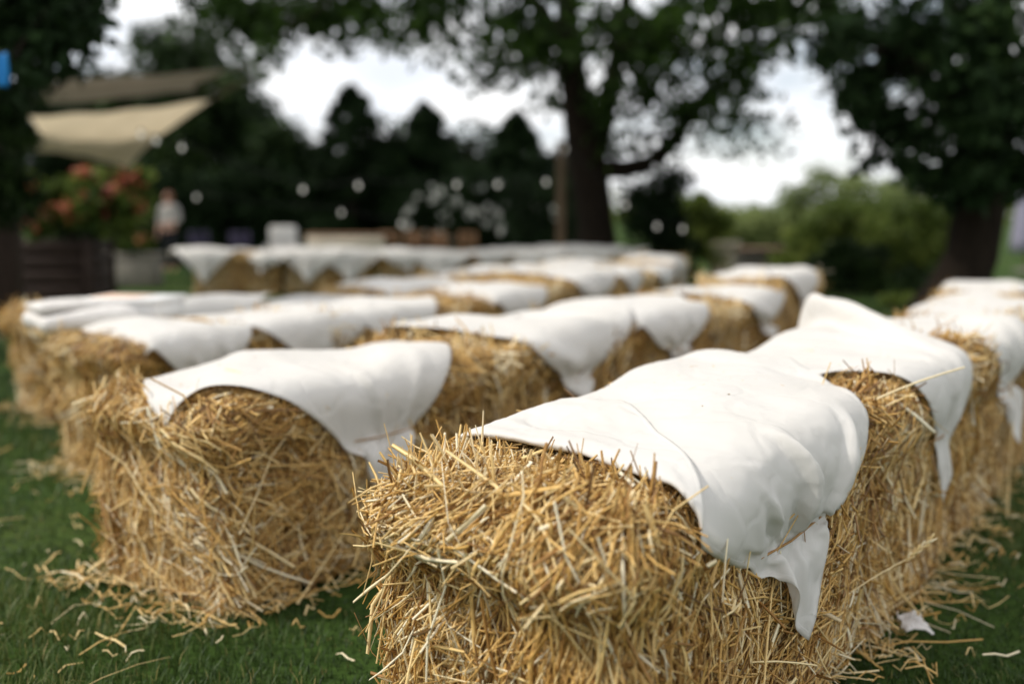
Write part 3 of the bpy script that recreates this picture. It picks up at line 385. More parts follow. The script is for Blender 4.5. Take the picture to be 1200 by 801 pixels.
1,1,2,1,0,2,0,0,0,-1,0,-1,1,0,0,1,-1,0,0,0,0,0,0,0,0,0,0,0,0,0,0,0,0,0,0,1,-1,0,2,0,0,2,0,-2,-3,-4,2,6,0,-1,-1,-1,-1,0,2,0,-3,-2,-2,0,0,2,3,2,0,-2,0,
0,1,1,0,1,0,1,0,1,1,0,1,2,0,0,1,1,-1,-1,0,0,0,0,0,0,0,0,0,0,0,0,0,0,-1,1,0,0,0,0,0,0,0,0,0,0,0,1,1,-2,-2,2,4,1,0,-2,-3,0,3,2,0,-6,-1,-1,0,-5,1,2,-2,
-1,1,1,2,2,2,1,0,0,0,1,1,1,1,0,1,0,0,2,0,0,2,0,1,0,0,0,-2,1,-1,0,0,0,0,0,0,0,0,0,0,0,0,0,0,0,0,0,0,0,0,1,-1,0,0,0,1,-4,0,0,1,4,3,3,-3,-5,-1,2,-2,2,0,
-3,0,2,-1,-1,-2,-4,-5,-1,1,4,4,4,2,1,1,0,1,1,2,-1,0,0,1,0,1,1,0,0,1,0,0,-1,0,-1,0,0,0,-1,1,0,0,0,0,0,0,0,0,0,0,0,0,0,0,0,0,0,0,0,1,-1,0,-1,2,-3,0,4,5,
1,-4,0,-3,-4,1,2,2,-1,-3,-3,0,3,4,2,1,-3,-4,-3,-2,0,3,4,3,1,1,1,0,2,0,0,0,0,1,0,0,1,-1,0,1,0,-1,-1,0,0,0,0,0,0,0,0,0,0,0,0,0,0,0,0,0,0,0,0,0,0,0,0,0,
0,0,0,1,0,-2,0,3,2,0,0,-1,-4,-5,2,-1,3,2,1,-4,-1,1,4,3,2,1,0,-1,-1,-2,0,1,2,0,1,0,1,0,1,0,1,-1,0,0,0,0,1,0,-1,1,-1,-1,-1,0,1,-1,0,0,0,0,1,0,0,0,0,0,0,
0,0,0,0,0,0,1,-1,0,1,0,0,1,3,2,-2,-1,0,0,-3,-1,-1,-9,-7,12,0,3,2,1,-1,-1,0,3,3,2,1,0,0,-1,-1,0,1,1,1,1,-1,1,0,1,-1,1,0,-1,0,1,-1,0,1,-1,0,-1,0,-1,0,1,
0,0,0,0,-1,0,0,1,0,0,0,0,0,1,-1,0,0,0,0,0,0,2,-2,1,3,2,-1,-4,0,2,-1,-3,1,0,-8,-11,13,2,1,2,0,1,0,0,0,2,2,2,0,-1,-1,0,1,2,1,1,1,0,0,0,1,0,-1,0,0,-1,1,
0,0,0,-1,0,-2,0,0,0,1,0,0,0,0,0,0,0,0,0,0,0,0,0,1,-1,0,0,1,-1,-1,4,-2,-3,1,3,3,-4,-3,2,-1,-4,2,3,-1,-7,-14,11,6,1,2,0,0,0,1,1,2,1,1,1,1,0,0,1,0,1,0,0,
1,0,0,0,0,0,0,0,0,0,0,0,0,-2,0,-1,0,1,-1,1,0,0,0,0,0,0,0,0,0,0,0,0,0,1,-1,0,0,0,0,1,4,0,-1,-1,0,-1,-3,-4,-1,1,-1,7,1,-2,-8,-16,11,9,1,2,2,0,0,2,0,0,2,
2,1,1,0,0,1,-1,1,1,0,-1,0,0,0,1,-1,0,0,0,0,0,-1,1,-1,-1,0,-1,1,0,0,0,0,0,0,0,0,0,0,0,0,0,0,0,1,-1,0,-1,0,0,4,3,-3,-4,-4,4,-6,-4,0,1,3,1,7,0,-1,-5,-21,
11,12,1,1,2,1,0,0,1,1,3,1,0,1,0,0,1,-1,0,0,1,0,0,0,-1,0,1,-1,0,-1,0,1,0,-1,0,-2,0,0,0,1,0,0,0,0,0,0,0,0,0,0,0,0,0,-1,1,-1,1,-2,3,4,1,-3,-8,7,-10,-2,2,
0,-2,0,2,4,7,2,-1,-2,-25,9,14,0,1,1,0,0,1,2,0,1,1,0,1,0,0,1,0,0,0,0,0,-1,0,1,-1,0,0,0,0,0,-1,1,-2,0,0,0,0,-1,1,0,0,0,0,0,0,-1,1,0,0,0,0,0,0,0,-1,0,5,
-2,-3,1,2,-8,3,-3,3,0,-1,-1,1,0,5,4,1,1,0,-22,5,13,0,1,0,1,1,0,1,0,1,1,0,0,0,0,0,0,0,0,0,1,0,-1,0,0,0,0,0,0,0,0,0,-1,-2,0,0,1,-1,1,0,0,0,0,0,1,-1,0,0,
0,0,0,-1,0,0,-1,5,-5,-5,-3,2,-17,0,21,0,2,2,-1,-1,1,-2,5,3,1,3,0,-19,2,10,1,2,1,0,1,0,1,0,0,0,0,1,0,0,0,0,0,0,0,0,0,0,0,-1,0,0,0,0,0,0,-1,-1,-1,0,0,1,
-1,1,0,0,0,0,0,0,0,0,0,0,0,0,-1,-1,0,0,-5,-5,2,-4,6,1,2,0,1,2,2,1,-1,1,0,6,0,1,1,2,-13,-1,8,0,1,1,0,0,0,0,1,0,0,0,0,0,0,0,0,0,0,0,0,0,0,0,1,-1,0,0,0,
0,-1,0,-1,-1,0,0,1,-1,1,0,0,0,0,0,0,0,0,-1,1,-1,-1,0,-1,-8,-1,4,3,-1,-1,-3,3,1,0,0,2,0,1,0,2,1,6,0,2,0,1,-7,-2,5,1,0,0,1,0,0,0,0,0,0,0,0,0,0,0,1,0,0,
0,0,0,0,-1,0,0,0,0,0,0,-1,-2,0,0,1,-1,1,-1,0,0,1,0,0,-1,0,0,1,-1,0,0,-2,0,-8,3,4,-3,-1,2,-2,1,1,0,0,0,1,1,2,1,2,2,4,0,1,0,1,-4,0,1,1,0,-1,1,0,-1,1,0,
0,0,0,1,0,0,-1,0,0,0,0,0,0,0,1,-1,1,-1,0,0,-1,0,-1,0,-1,1,-1,1,0,0,-1,0,0,1,0,0,-1,0,-1,-1,0,-2,-2,2,-3,-2,2,1,0,-2,3,-1,0,0,1,1,2,1,0,2,3,2,0,1,0,0,
-2,0,0,1,0,0,0,0,0,1,-1,0,1,-1,0,0,0,0,1,0,0,0,0,0,-1,0,0,0,1,0,-1,-1,-1,-1,0,0,1,-1,0,0,1,0,0,0,0,-1,0,-1,0,-1,-2,-1,-2,-1,-2,1,0,1,1,-2,3,1,0,0,1,1,
1,1,1,0,1,3,1,0,0,1,-1,-1,1,0,0,0,0,1,-1,0,0,0,0,0,0,0,1,0,-1,0,0,0,0,0,0,1,-1,0,0,0,1,-1,-1,-1,-1,0,0,1,-1,0,0,0,0,0,0,0,0,-1,-1,-1,-1,-2,-1,1,1,-1,
-3,0,0,-1,3,2,1,1,0,1,0,0,1,2,0,0,2,0,1,-1,1,0,0,0,0,0,0,0,0,0,0,0,0,0,0,1,-1,0,0,1,0,0,0,0,0,-1,0,1,-1,0,0,0,-1,-1,0,0,0,-1,1,0,-1,1,0,0,0,-1,-1,-1,
-1,-1,-2,0,-2,0,1,0,0,-1,1,-2,4,0,2,1,0,1,0,1,1,0,1,1,0,1,-1,1,-1,1,0,-1,1,0,0,0,0,0,0,0,0,0,1,-1,0,0,1,-1,0,0,0,0,0,0,1,-1,0,1,0,0,-1,-1,-2,0,0,0,0,
0,1,-1,0,0,0,0,-1,-1,-2,-1,0,-2,-1,0,0,0,0,1,-1,-1,3,2,0,1,1,0,1,0,1,0,1,0,1,0,1,-1,1,0,0,0,0,0,0,0,1,-1,0,1,-1,0,0,0,0,1,-1,0,1,0,0,0,0,0,-1,0,1,-1,
0,0,0,-1,0,-1,-1,1,0,0,-1,1,0,-1,-1,0,-1,-1,-1,-1,-1,0,0,0,-1,0,1,1,3,-2,1,-1,1,0,2,0,1,1,0,1,1,0,0,1,0,0,0,0,-1,1,0,0,0,0,0,0,1,-1,0,1,-1,0,1,-1,0,1,
-1,0,0,0,0,0,0,1,-1,0,1,0,0,-1,-1,-1,0,-1,1,0,0,-1,0,0,-1,-1,-1,0,-2,-1,-1,0,-1,0,1,0,1,2,2,-3,1,1,1,0,0,1,1,1,0,1,-1,1,0,0,0,1,0,0,0,0,0,0,0,0,0,0,0,
0,0,0,0,1,-1,0,0,0,0,0,1,-1,0,0,0,0,0,1,-1,0,1,0,-2,-1,0,0,-1,1,-1,0,0,-1,0,-1,-1,-2,0,-1,0,0,0,0,0,1,1,2,1,-1,-1,1,1,1,1,1,0,0,1,0,1,0,0,0,0,0,0,0,0,
0,0,0,0,0,0,0,0,0,0,0,0,0,0,0,1,-1,0,1,-1,1,0,0,0,-1,0,0,0,1,-1,0,0,-1,-1,0,0,-1,0,-1,-1,1,-1,-1,-1,-1,0,-1,0,-1,-1,2,0,1,1,2,1,0,-2,2,0,1,0,1,0,1,0,
0,0,0,0,1,0,0,0,-1,1,0,0,0,0,0,0,0,0,0,1,-1,0,0,0,1,-1,0,1,-1,0,0,0,0,0,0,1,-1,0,0,0,0,1,-1,-2,-1,0,0,0,-1,0,-2,0,-1,0,-1,-1,0,-1,1,1,-1,2,0,3,0,2,1,
-3,2,0,1,0,0,1,0,0,0,0,1,0,-1,0,0,0,1,0,0,0,-1,1,0,0,0,0,0,0,0,0,0,0,0,0,0,0,0,0,0,0,0,0,1,-1,0,1,-1,1,0,-1,-1,0,0,-1,-1,0,0,-2,0,-2,1,-2,0,-1,-1,1,
-1,1,1,0,1,2,2,1,1,-2,0,1,0,1,-1,1,0,0,1,0,-1,0,1,0,0,0,0,0,0,0,0,0,0,0,0,0,0,0,0,1,-1,0,0,0,1,-1,0,1,0,0,0,0,-1,0,0,0,0,0,0,0,0,0,-2,0,0,-1,-1,0,-2,
0,-2,1,-1,-1,0,-1,1,2,1,0,2,0,2,2,1,-2,0,1,0,0,1,-1,0,1,-1,0,1,0,-1,0,0,1,0,0,0,-1,1,0,0,0,0,0,1,-1,0,0,0,1,-1,0,0,0,1,-1,0,0,0,0,0,0,1,-1,0,0,0,0,0,
-1,0,-1,-1,0,0,-1,-1,-2,0,-2,0,0,0,0,0,3,0,1,1,2,1,1,1,-1,-1,1,0,0,0,0,1,-1,0,1,-1,0,0,1,0,-1,0,0,0,1,0,0,0,0,0,0,0,0,1,-1,0,0,0,1,-1,1,-1,0,0,1,0,0,
0,0,-1,0,0,-1,0,1,0,-1,0,-1,0,-1,-1,-1,0,-1,-2,0,-1,0,1,0,-1,3,1,1,1,1,2,1,0,0,0,-1,1,0,0,0,-1,0,1,-1,0,1,0,-1,0,1,0,0,0,0,0,0,0,-1,1,0,0,0,0,0,1,-1,
1,-1,0,0,0,1,0,-1,0,0,0,0,0,1,0,-1,0,-1,1,0,-2,0,-1,0,-2,-1,-1,1,-1,-1,-1,-1,0,0,1,3,1,2,0,2,0,0,1,0,0,1,0,0,0,0,0,0,-1,0,1,-1,0,0,1,-1,0,1,0,0,0,0,
-1,1,0,0,0,0,0,0,0,0,0,0,1,-1,1,-1,0,0,1,0,0,0,0,-1,0,0,0,0,-1,0,0,-2,-1,-1,0,-2,-1,0,2,-1,-1,-1,-1,0,1,4,2,1,1,0,0,1,1,0,0,0,0,0,-1,0,0,0,1,0,-1,0,0,
1,-1,0,1,-1,0,0,0,0,1,0,0,0,-1,1,0,1,-1,1,-1,0,0,0,0,0,0,1,-1,0,0,0,0,0,0,0,-1,0,0,-1,-1,-1,-1,-1,-1,0,-1,-1,1,2,1,-1,-2,0,0,5,2,0,1,0,1,1,0,0,1,-1,0,
0,0,0,0,0,-1,0,0,1,0,-1,0,1,-1,0,1,0,0,0,0,0,0,-1,1,0,0,0,0,0,0,1,-1,1,-1,0,1,-1,0,0,0,0,0,0,0,0,0,-1,-1,-1,0,-2,-1,-1,0,-1,-1,-1,0,3,2,1,-2,-1,-1,7,
0,1,0,1,1,0,0,0,0,0,0,0,0,0,0,0,0,0,0,-1,0,0,1,-1,0,1,-1,0,0,0,0,0,0,1,0,0,0,0,0,0,0,0,0,0,0,0,0,0,0,0,0,0,0,0,0,0,0,-1,-2,0,-1,-1,-2,-1,0,0,-1,-2,0,
1,4,2,1,-2,-3,8,0,0,2,0,0,0,0,1,-1,1,-1,0,1,-1,0,0,0,0,0,0,0,0,-1,0,1,-1,0,1,0,0,0,0,0,0,0,-1,0,0,1,0,0,0,0,0,0,0,0,0,0,0,1,-1,0,0,-1,0,-1,-1,0,-1,-1,
-1,-1,-2,0,0,1,-1,-3,0,3,5,1,-1,-1,8,1,1,-1,1,0,0,1,-1,0,0,0,0,0,0,0,0,0,0,-1,0,0,0,1,0,-1,0,1,-1,0,0,0,0,0,0,0,1,0,0,0,-1,1,0,0,-1,1,0,0,0,0,1,-1,1,
-1,-1,0,-1,0,0,-1,-2,-1,-1,-2,-1,-1,1,1,-1,-1,-2,1,4,4,1,-1,9,0,0,1,0,0,1,-1,0,1,-1,1,-1,0,0,0,0,0,-1,1,0,0,0,-1,0,1,0,-1,0,1,0,0,0,-1,0,0,1,0,-1,0,1,
0,-1,1,0,-1,1,0,0,1,-1,0,-1,1,0,-1,-1,-1,-1,-1,0,-3,-1,0,-1,-1,0,1,2,-3,-2,-1,2,6,3,0,9,0,1,0,1,0,-1,0,1,-1,0,0,0,0,1,-1,0,0,0,0,0,0,0,0,0,-1,0,0,1,
-1,0,0,0,1,0,0,-1,0,1,0,0,0,0,-1,1,0,0,-1,1,-1,1,0,0,-1,-1,-1,0,-2,-1,0,-2,0,-1,-1,-1,-1,1,1,2,-1,-3,-2,1,2,5,3,9,1,0,1,-1,0,0,0,0,0,1,-1,1,-1,0,0,0,
0,0,0,0,0,0,0,0,0,0,0,-1,0,0,1,0,-1,0,0,0,1,0,0,0,-1,1,0,-1,1,-1,1,0,0,-1,0,-1,0,-1,-1,-1,0,-1,-2,-1,-1,1,0,-1,-1,0,1,1,2,-2,-4,-2,2,4,5,10,0,1,-1,0,
0,0,1,-1,0,0,0,0,0,0,0,0,0,0,0,0,0,0,0,0,0,0,0,0,0,0,-1,0,1,0,0,0,-1,0,0,0,1,-1,1,0,-1,1,-1,0,0,0,-1,0,-2,0,-1,-1,-1,-1,-2,0,0,0,0,0,-1,-1,0,3,2,-1,
-3,-3,-1,3,5,10,0,0,0,0,0,1,-1,0,0,0,0,0,0,0,1,-1,0,1,-1,0,0,0,0,0,-1,0,0,0,0,0,0,1,0,0,0,-1,1,0,0,0,-1,1,-1,1,0,-1,1,-1,0,-1,-1,0,-1,-1,-1,-1,-2,-1,
0,0,0,0,1,-1,0,-1,-1,0,4,1,-3,-3,-1,0,2,10,1,-1,0,0,1,-1,0,0,1,-1,1,-1,1,-1,0,0,0,0,0,0,0,0,-1,0,1,0,0,0,0,0,0,-1,0,0,0,1,-1,0,0,0,1,0,0,-1,0,0,-1,0,
-1,0,0,-2,0,-2,0,-2,0,-1,0,-1,1,1,0,0,-2,0,-1,0,2,3,0,-4,-3,0,1,10,0,0,0,1,-1,0,0,1,-1,0,0,0,0,0,0,1,-1,0,0,0,0,0,0,0,0,0,0,0,0,0,0,0,0,0,0,0,0,0,0,0,
0,-1,1,0,0,-1,0,-1,0,-2,-1,-1,-1,0,-2,0,-1,0,0,1,0,1,0,-2,0,-1,0,-2,0,5,2,-3,-4,-1,0,11,-1,0,1,-1,0,0,0,0,0,0,0,0,0,0,0,0,0,0,1,-1,0,0,0,0,0,0,0,0,0,
0,0,0,0,0,0,0,0,-1,0,0,0,1,-1,0,0,0,-1,-1,-1,-1,-1,-1,-1,-1,0,0,0,0,0,0,1,0,0,-1,-1,-1,0,0,-1,3,2,0,-4,-3,0,10,0,1,-1,0,0,1,0,-1,0,1,-1,1,-1,1,-1,0,0,
0,0,0,0,0,0,0,0,0,0,0,-1,0,0,0,0,0,0,0,0,1,0,0,0,-1,0,0,-1,0,-1,-1,-1,-1,-1,-1,-1,0,0,0,0,1,0,0,0,-1,-1,1,-1,0,-1,0,-1,-1,5,1,-2,-4,-2,10,1,-1,0,0,1,
-1,0,0,1,-1,0,0,0,0,0,0,1,-1,0,0,0,0,0,0,0,0,0,-1,1,0,0,0,0,0,0,0,0,0,0,-1,0,0,0,-1,0,-1,-1,0,-2,-1,-1,0,0,-1,0,0,1,-1,1,0,-1,0,0,-1,0,0,0,-2,0,0,3,3,
-1,-4,-4,10,0,0,0,1,-1,0,0,0,0,0,0,0,0,0,0,0,0,0,0,0,0,0,0,0,0,0,-1,1,0,0,0,0,0,0,0,0,0,0,-1,1,-1,0,-1,0,-1,-1,-1,-2,0,-1,0,0,0,1,0,-1,0,1,0,0,0,-1,
-2,1,-1,0,-1,1,-1,-1,-1,5,2,-3,-4,10,0,0,1,-1,0,0,0,1,-1,0,1,-1,1,-1,1,-1,0,0,0,1,-1,0,0,0,0,0,0,0,0,0,0,-1,0,0,0,0,0,0,1,-1,-1,-1,0,0,-1,-1,-1,-1,-2,
0,0,0,0,0,1,1,0,0,0,0,0,-2,-1,0,0,0,0,-1,0,-1,-1,2,4,0,-3,10,0,0,0,0,0,0,0,0,0,0,0,0,0,0,0,0,0,0,0,0,0,0,1,-1,0,0,0,0,0,0,-1,1,0,0,0,0,-1,0,-1,0,0,-1,
0,-2,0,-1,-1,-2,0,-1,-1,1,0,0,0,1,0,0,0,0,-1,0,0,0,1,-1,0,0,-1,-1,0,0,5,1,-2,10,0,0,0,0,1,0,0,-1,0,0,0,0,0,0,0,0,0,1,-1,0,0,0,0,0,0,0,0,0,0,0,0,0,-1,
0,0,0,0,-1,0,0,0,-1,-2,0,-1,-1,-1,0,-2,0,-1,-1,1,0,0,0,0,1,0,0,-1,0,0,0,1,0,0,-1,1,0,-2,0,1,5,0,10,-1,1,0,1,-1,0,0,0,0,0,0,0,0,0,0,1,-1,0,0,0,1,-1,0,
0,0,0,0,0,0,0,0,0,0,0,-1,0,0,-1,-1,-1,0,0,-1,0,-1,0,-1,-1,0,-2,-1,-1,-1,1,1,0,0,-1,1,-1,1,0,0,1,0,0,0,0,-1,0,0,-1,1,4,2,10,0,0,0,-1,1,0,0,0,0,0,0,0,0,
1,-1,0,0,0,0,0,0,0,0,0,0,0,0,0,0,-1,1,0,0,-1,0,0,-1,0,-1,-1,-1,-1,0,-2,1,0,0,1,-1,0,-2,-1,-2,-1,0,0,1,1,-1,1,0,0,0,0,1,1,0,0,-1,0,0,-2,-1,2,6,10,0,0,
0,0,0,0,0,0,0,0,0,1,-1,0,0,0,0,0,1,-1,0,0,0,1,-1,0,0,0,0,0,0,0,0,0,-1,-1,0,-1,0,-1,-2,0,-2,0,-1,1,1,0,1,0,1,-2,-1,-2,-2,0,0,0,1,0,-1,0,1,1,1,0,0,-1,0,
-1,0,0,-1,1,4,10,0,0,-1,1,0,0,0,0,0,1,-1,0,0,0,0,0,0,0,0,0,0,0,0,0,0,0,0,0,-1,1,-1,0,0,0,0,-1,-1,-1,0,1,-1,-2,0,-3,-1,-1,1,1,2,2,1,0,-1,-2,-1,-2,-1,
-1,0,0,1,0,0,1,2,-1,-1,0,0,0,0,0,-1,-2,2,10,0,0,0,0,0,0,0,0,0,0,0,0,0,0,0,0,1,-1,0,0,0,0,0,0,0,0,0,0,1,-1,0,-1,-1,-1,0,-1,-1,0,0,0,1,0,-2,-1,-3,-2,0,
0,2,2,1,2,1,0,-2,-1,-1,-1,-2,0,0,1,1,1,-1,1,0,0,-1,0,-1,0,-1,-1,-1,10,0,0,0,0,-1,1,0,0,0,0,0,0,0,0,1,-1,0,0,0,0,0,1,-1,0,0,0,1,-1,0,0,-1,0,0,-1,0,-1,
-1,-1,-1,-2,0,1,1,1,-1,-2,-4,0,-1,0,3,2,2,2,0,0,-1,-1,0,-1,0,0,0,0,-1,0,-1,0,-1,0,0,-1,0,0,-2,10,0,0,0,0,0,0,0,0,0,0,0,0,1,-1,0,0,0,0,0,0,0,0,0,0,0,0,
0,0,0,-1,1,-2,0,0,-1,0,0,-2,-2,-2,-1,1,1,2,1,0,-2,-4,-2,-1,0,1,2,2,3,1,0,0,0,-1,0,-1,0,-1,1,-1,0,0,-1,-1,0,1,-1,-1,-1,9,1,0,0,0,0,-1,1,0,0,0,0,0,0,0,
0,0,0,0,0,1,-1,0,0,0,1,-1,0,0,-1,1,-1,0,-1,-1,-1,0,-1,-1,-2,-1,-1,-2,1,1,3,3,1,-1,-4,-3,-2,0,0,1,2,2,2,1,0,0,-1,0,0,0,-1,0,-1,-1,0,0,0,-1,0,-1,-1,10,
0,-1,1,-1,1,0,0,0,0,0,0,0,0,0,0,0,0,0,0,0,0,0,0,0,0,0,0,0,0,-1,-1,0,-1,0,-1,-2,-1,0,-1,-1,-1,0,-1,-1,1,2,5,2,-1,-2,-4,-3,-1,0,0,1,1,2,2,1,1,0,-1,0,0,
-1,0,-2,0,0,0,0,0,-1,0,10,0,0,0,0,0,0,0,0,0,0,0,0,0,0,0,1,-1,1,-1,0,0,0,0,0,0,0,-1,0,-1,0,0,0,-1,-1,0,-1,-1,-1,-1,0,-1,-1,0,-1,-2,0,3,4,4,0,-2,-2,-3,
-3,-1,-1,1,1,0,2,0,2,0,0,0,-1,0,0,0,0,0,-1,0,1,-1,10,0,0,0,0,0,0,0,0,0,0,0,0,0,0,0,0,0,0,0,0,0,0,0,0,-1,0,0,0,0,-1,-1,-1,1,-1,-2,0,-1,0,0,-2,-1,0,0,0,
-1,-2,-1,3,4,3,2,-1,-2,-2,-2,-1,-2,-1,0,0,1,0,1,0,0,1,0,1,1,0,-1,0,0,-1,0,10,0,0,0,0,0,0,0,0,0,0,0,0,-1,1,0,0,0,0,0,0,0,0,0,0,0,-1,0,-1,-1,0,0,0,-2,
-1,0,-1,0,0,-1,0,-1,-2,0,1,1,-2,-2,-2,2,5,4,1,1,-1,-3,-2,-1,-1,-1,0,-1,0,0,0,1,0,1,1,1,0,0,0,-1,0,-1,10,0,0,0,0,0,0,0,0,0,0,0,0,0,0,0,0,0,0,0,-1,1,-1,
1,-1,0,0,-1,-1,0,0,-1,-1,0,0,-1,-1,0,-1,1,0,0,-2,-3,0,2,1,-2,-2,-1,1,3,4,2,1,0,-1,-1,-2,-1,-1,0,-1,1,0,0,0,1,0,0,0,-1,0,0,0,0,11,-1,0,0,0,0,0,0,0,0,0,
0,0,0,0,0,-1,1,-1,1,0,0,0,-1,0,-1,0,0,-1,0,-1,0,-1,-1,-1,-1,0,0,0,0,0,0,1,-1,-3,-1,1,1,-1,-3,-1,1,3,3,3,2,0,-1,-1,0,-1,-1,0,-1,1,-1,1,-1,1,0,-1,0,0,0,
-1,-1,10,0,1,-1,1,-1,0,0,0,1,-1,0,0,0,0,0,0,0,0,-1,1,-1,0,0,-1,0,0,-2,0,-1,0,-1,-1,0,-1,0,-1,0,0,0,1,1,0,-1,-1,-3,1,0,0,0,-2,-2,1,2,3,3,2,1,0,-2,-1,0,
0,0,-1,0,0,0,0,-1,0,0,0,-1,0,0,10,0,0,0,0,0,1,-1,0,0,0,0,0,0,0,-1,1,-1,1,0,-1,0,0,-1,0,-1,-1,0,0,-1,-2,0,0,0,0,-1,-1,0,0,0,1,0,0,1,0,-1,-3,-1,1,0,0,
-1,-2,0,1,2,2,2,2,1,0,-1,-1,-1,0,1,-1,0,-1,1,0,-1,0,0,-1,0,10,1,-1,0,0,0,0,0,0,0,0,0,0,0,0,0,0,0,-1,0,0,-1,-1,0,0,0,-1,0,-2,-1,0,-1,0,1,0,0,0,-2,0,0,
-1,1,1,1,0,0,-1,-1,-1,0,0,-1,-1,-1,-1,1,2,1,2,2,1,1,-1,0,-1,-1,1,-1,0,0,-1,1,-1,0,0,-1,10,0,0,1,-1,0,0,0,1,-1,0,0,-1,1,0,0,-1,0,0,-1,-1,0,-1,0,0,-1,0,
-2,0,-1,-1,0,0,1,2,1,-1,-1,-1,-1,0,0,0,0,1,1,0,0,-1,0,-1,0,-1,-1,-1,-1,0,1,1,1,1,1,2,0,1,-1,-1,1,0,-1,0,0,-1,0,0,-1,10,0,0,0,0,1,-1,0,0,0,0,0,1,-1,-1,
0,0,0,-1,-1,-1,-1,1,-1,-1,0,-1,0,-1,-1,0,-1,1,0,1,2,2,0,-2,-1,0,-2,0,0,0,1,1,0,1,-1,-1,-1,0,-1,0,-2,-1,0,-1,1,1,1,1,2,0,2,0,0,0,-1,0,-1,1,-1,-1,0,167,
9,9,9,10,10,11,12,12,12,13,11,9,4,2,2,5,4,0,1,5,8,8,7,6,4,4,5,5,6,6,7,6,7,7,7,8,7,8,9,9,11,11,11,11,9,8,7,5,4,3,2,1,0,0,-1,0,-1,-1,-1,-1,1,2,2,2,1,0,
0,1,0,0,-2,-2,-1,-3,-2,10,0,-1,0,0,0,-1,-2,-2,0,0,2,2,4,0,-3,-5,-1,2,3,2,0,0,0,1,0,0,0,-1,-1,0,-2,1,0,0,1,-1,1,0,-1,0,-2,0,0,-1,0,-1,-1,0,0,-1,-1,-1,
0,0,0,-1,-1,0,0,1,-1,0,1,1,0,0,0,1,1,-1,0,-1,-1,1,0,11,-1,0,0,-1,-1,0,0,-1,-2,-1,-1,2,2,3,1,-1,-2,0,1,0,0,0,-1,-1,2,0,0,1,0,-1,1,-1,0,0,-1,0,0,0,0,-1,
0,-1,-1,0,-1,-1,-1,-1,0,0,-1,0,0,-1,0,0,0,1,0,-1,0,1,0,-1,1,1,0,-1,0,1,-1,0,0,0,0,10,0,0,0,-1,0,0,-1,1,-1,-3,-1,-1,2,4,0,0,-2,2,0,1,-1,-2,-3,-2,0,2,1,
1,1,1,1,0,0,-1,0,0,-1,0,0,1,-1,-2,-1,0,0,-1,-1,-1,-1,0,0,0,0,0,0,-1,1,-1,1,1,0,-1,-1,1,0,0,1,-1,0,0,1,0,-2,1,0,10,0,0,0,0,0,-1,0,0,0,-3,-2,-2,0,2,3,
-1,0,1,2,1,0,-1,-1,0,0,1,0,0,1,0,0,0,0,0,-1,0,0,-1,0,0,-1,-1,-2,-1,-1,1,-1,-1,-1,0,0,0,0,0,0,0,0,0,0,0,1,-1,0,-1,0,0,0,1,-1,0,1,1,0,-1,1,11,-1,0,0,0,
0,0,0,-1,-1,-2,-1,-1,-2,-2,0,2,4,3,1,-1,0,0,2,0,0,-1,1,0,0,0,0,0,0,0,0,-1,-1,0,0,-2,-1,-1,-1,-2,0,-1,0,0,0,-1,1,0,-1,0,0,0,-1,0,1,0,0,0,-1,0,0,1,0,-1,
1,0,0,1,1,-1,0,11,-1,0,-1,1,0,0,-1,-1,-1,0,0,-1,-5,-4,3,5,4,0,-2,1,-1,1,2,1,-1,0,0,1,0,0,0,0,0,0,-1,0,0,-1,-1,-1,-1,-1,-2,-2,-1,-1,1,0,0,0,0,1,0,-1,0,
0,0,0,-1,1,0,0,0,0,0,0,0,0,0,0,0,0,1,1,-1,11,0,-1,0,-1,0,0,1,-2,-2,1,0,0,-1,-1,1,3,-1,0,0,-3,1,1,1,1,1,1,-1,0,0,1,0,0,-1,1,0,-1,-1,0,-1,-1,-1,-2,-1,
-2,-3,0,0,1,0,1,1,-1,1,0,-1,1,0,-1,0,1,0,0,0,0,0,-1,0,1,-1,0,0,0,1,0,0,11,0,-1,0,0,0,-1,0,0,0,-1,-1,-3,2,3,0,-2,-2,0,2,1,-1,0,1,0,1,0,1,0,0,0,0,0,0,
-1,0,0,0,-1,-1,-1,-2,-1,-1,-2,-2,-1,1,1,1,0,0,1,0,0,1,-1,0,0,0,-1,1,0,-1,0,0,0,0,0,1,-1,0,-1,1,1,0,11,0,0,-1,0,-2,0,-3,1,3,0,-2,0,1,1,0,-3,2,-1,-1,1,
1,-1,-1,1,1,1,1,0,0,0,-1,0,0,-1,0,0,-1,0,-1,-1,-1,-1,-2,-1,0,-1,-1,0,1,1,0,0,0,1,0,0,0,1,-1,0,-1,0,0,-1,0,0,1,0,0,1,-2,0,0,0,1,12,-1,0,0,-2,-2,-3,-2,
1,1,1,1,2,0,0,-1,0,1,1,1,-1,0,1,0,1,0,-1,0,1,-1,-1,1,0,-1,-1,0,-1,0,-2,-1,-1,0,0,-1,0,-1,-2,-1,1,0,0,1,0,0,1,-1,0,1,0,1,-1,-1,0,0,-1,-1,1,0,1,0,0,0,0,
-1,0,1,12,0,-1,-1,0,-1,-1,-1,-1,-1,2,2,-4,0,0,1,3,0,0,0,0,0,0,0,0,-1,1,0,0,1,0,-2,0,0,0,-1,-1,0,-1,-2,-1,0,-1,1,-1,0,-1,-1,-2,1,2,0,1,1,-1,0,0,0,0,0,
0,0,-1,0,0,0,-1,1,-1,1,-1,1,0,-1,1,-1,13,-1,-1,-1,-4,2,-2,2,0,0,1,-2,-4,-1,5,1,2,0,0,-1,0,0,0,0,-1,0,0,0,0,1,-1,1,-2,-1,0,0,0,-2,-1,0,-1,-1,0,-1,1,-1,
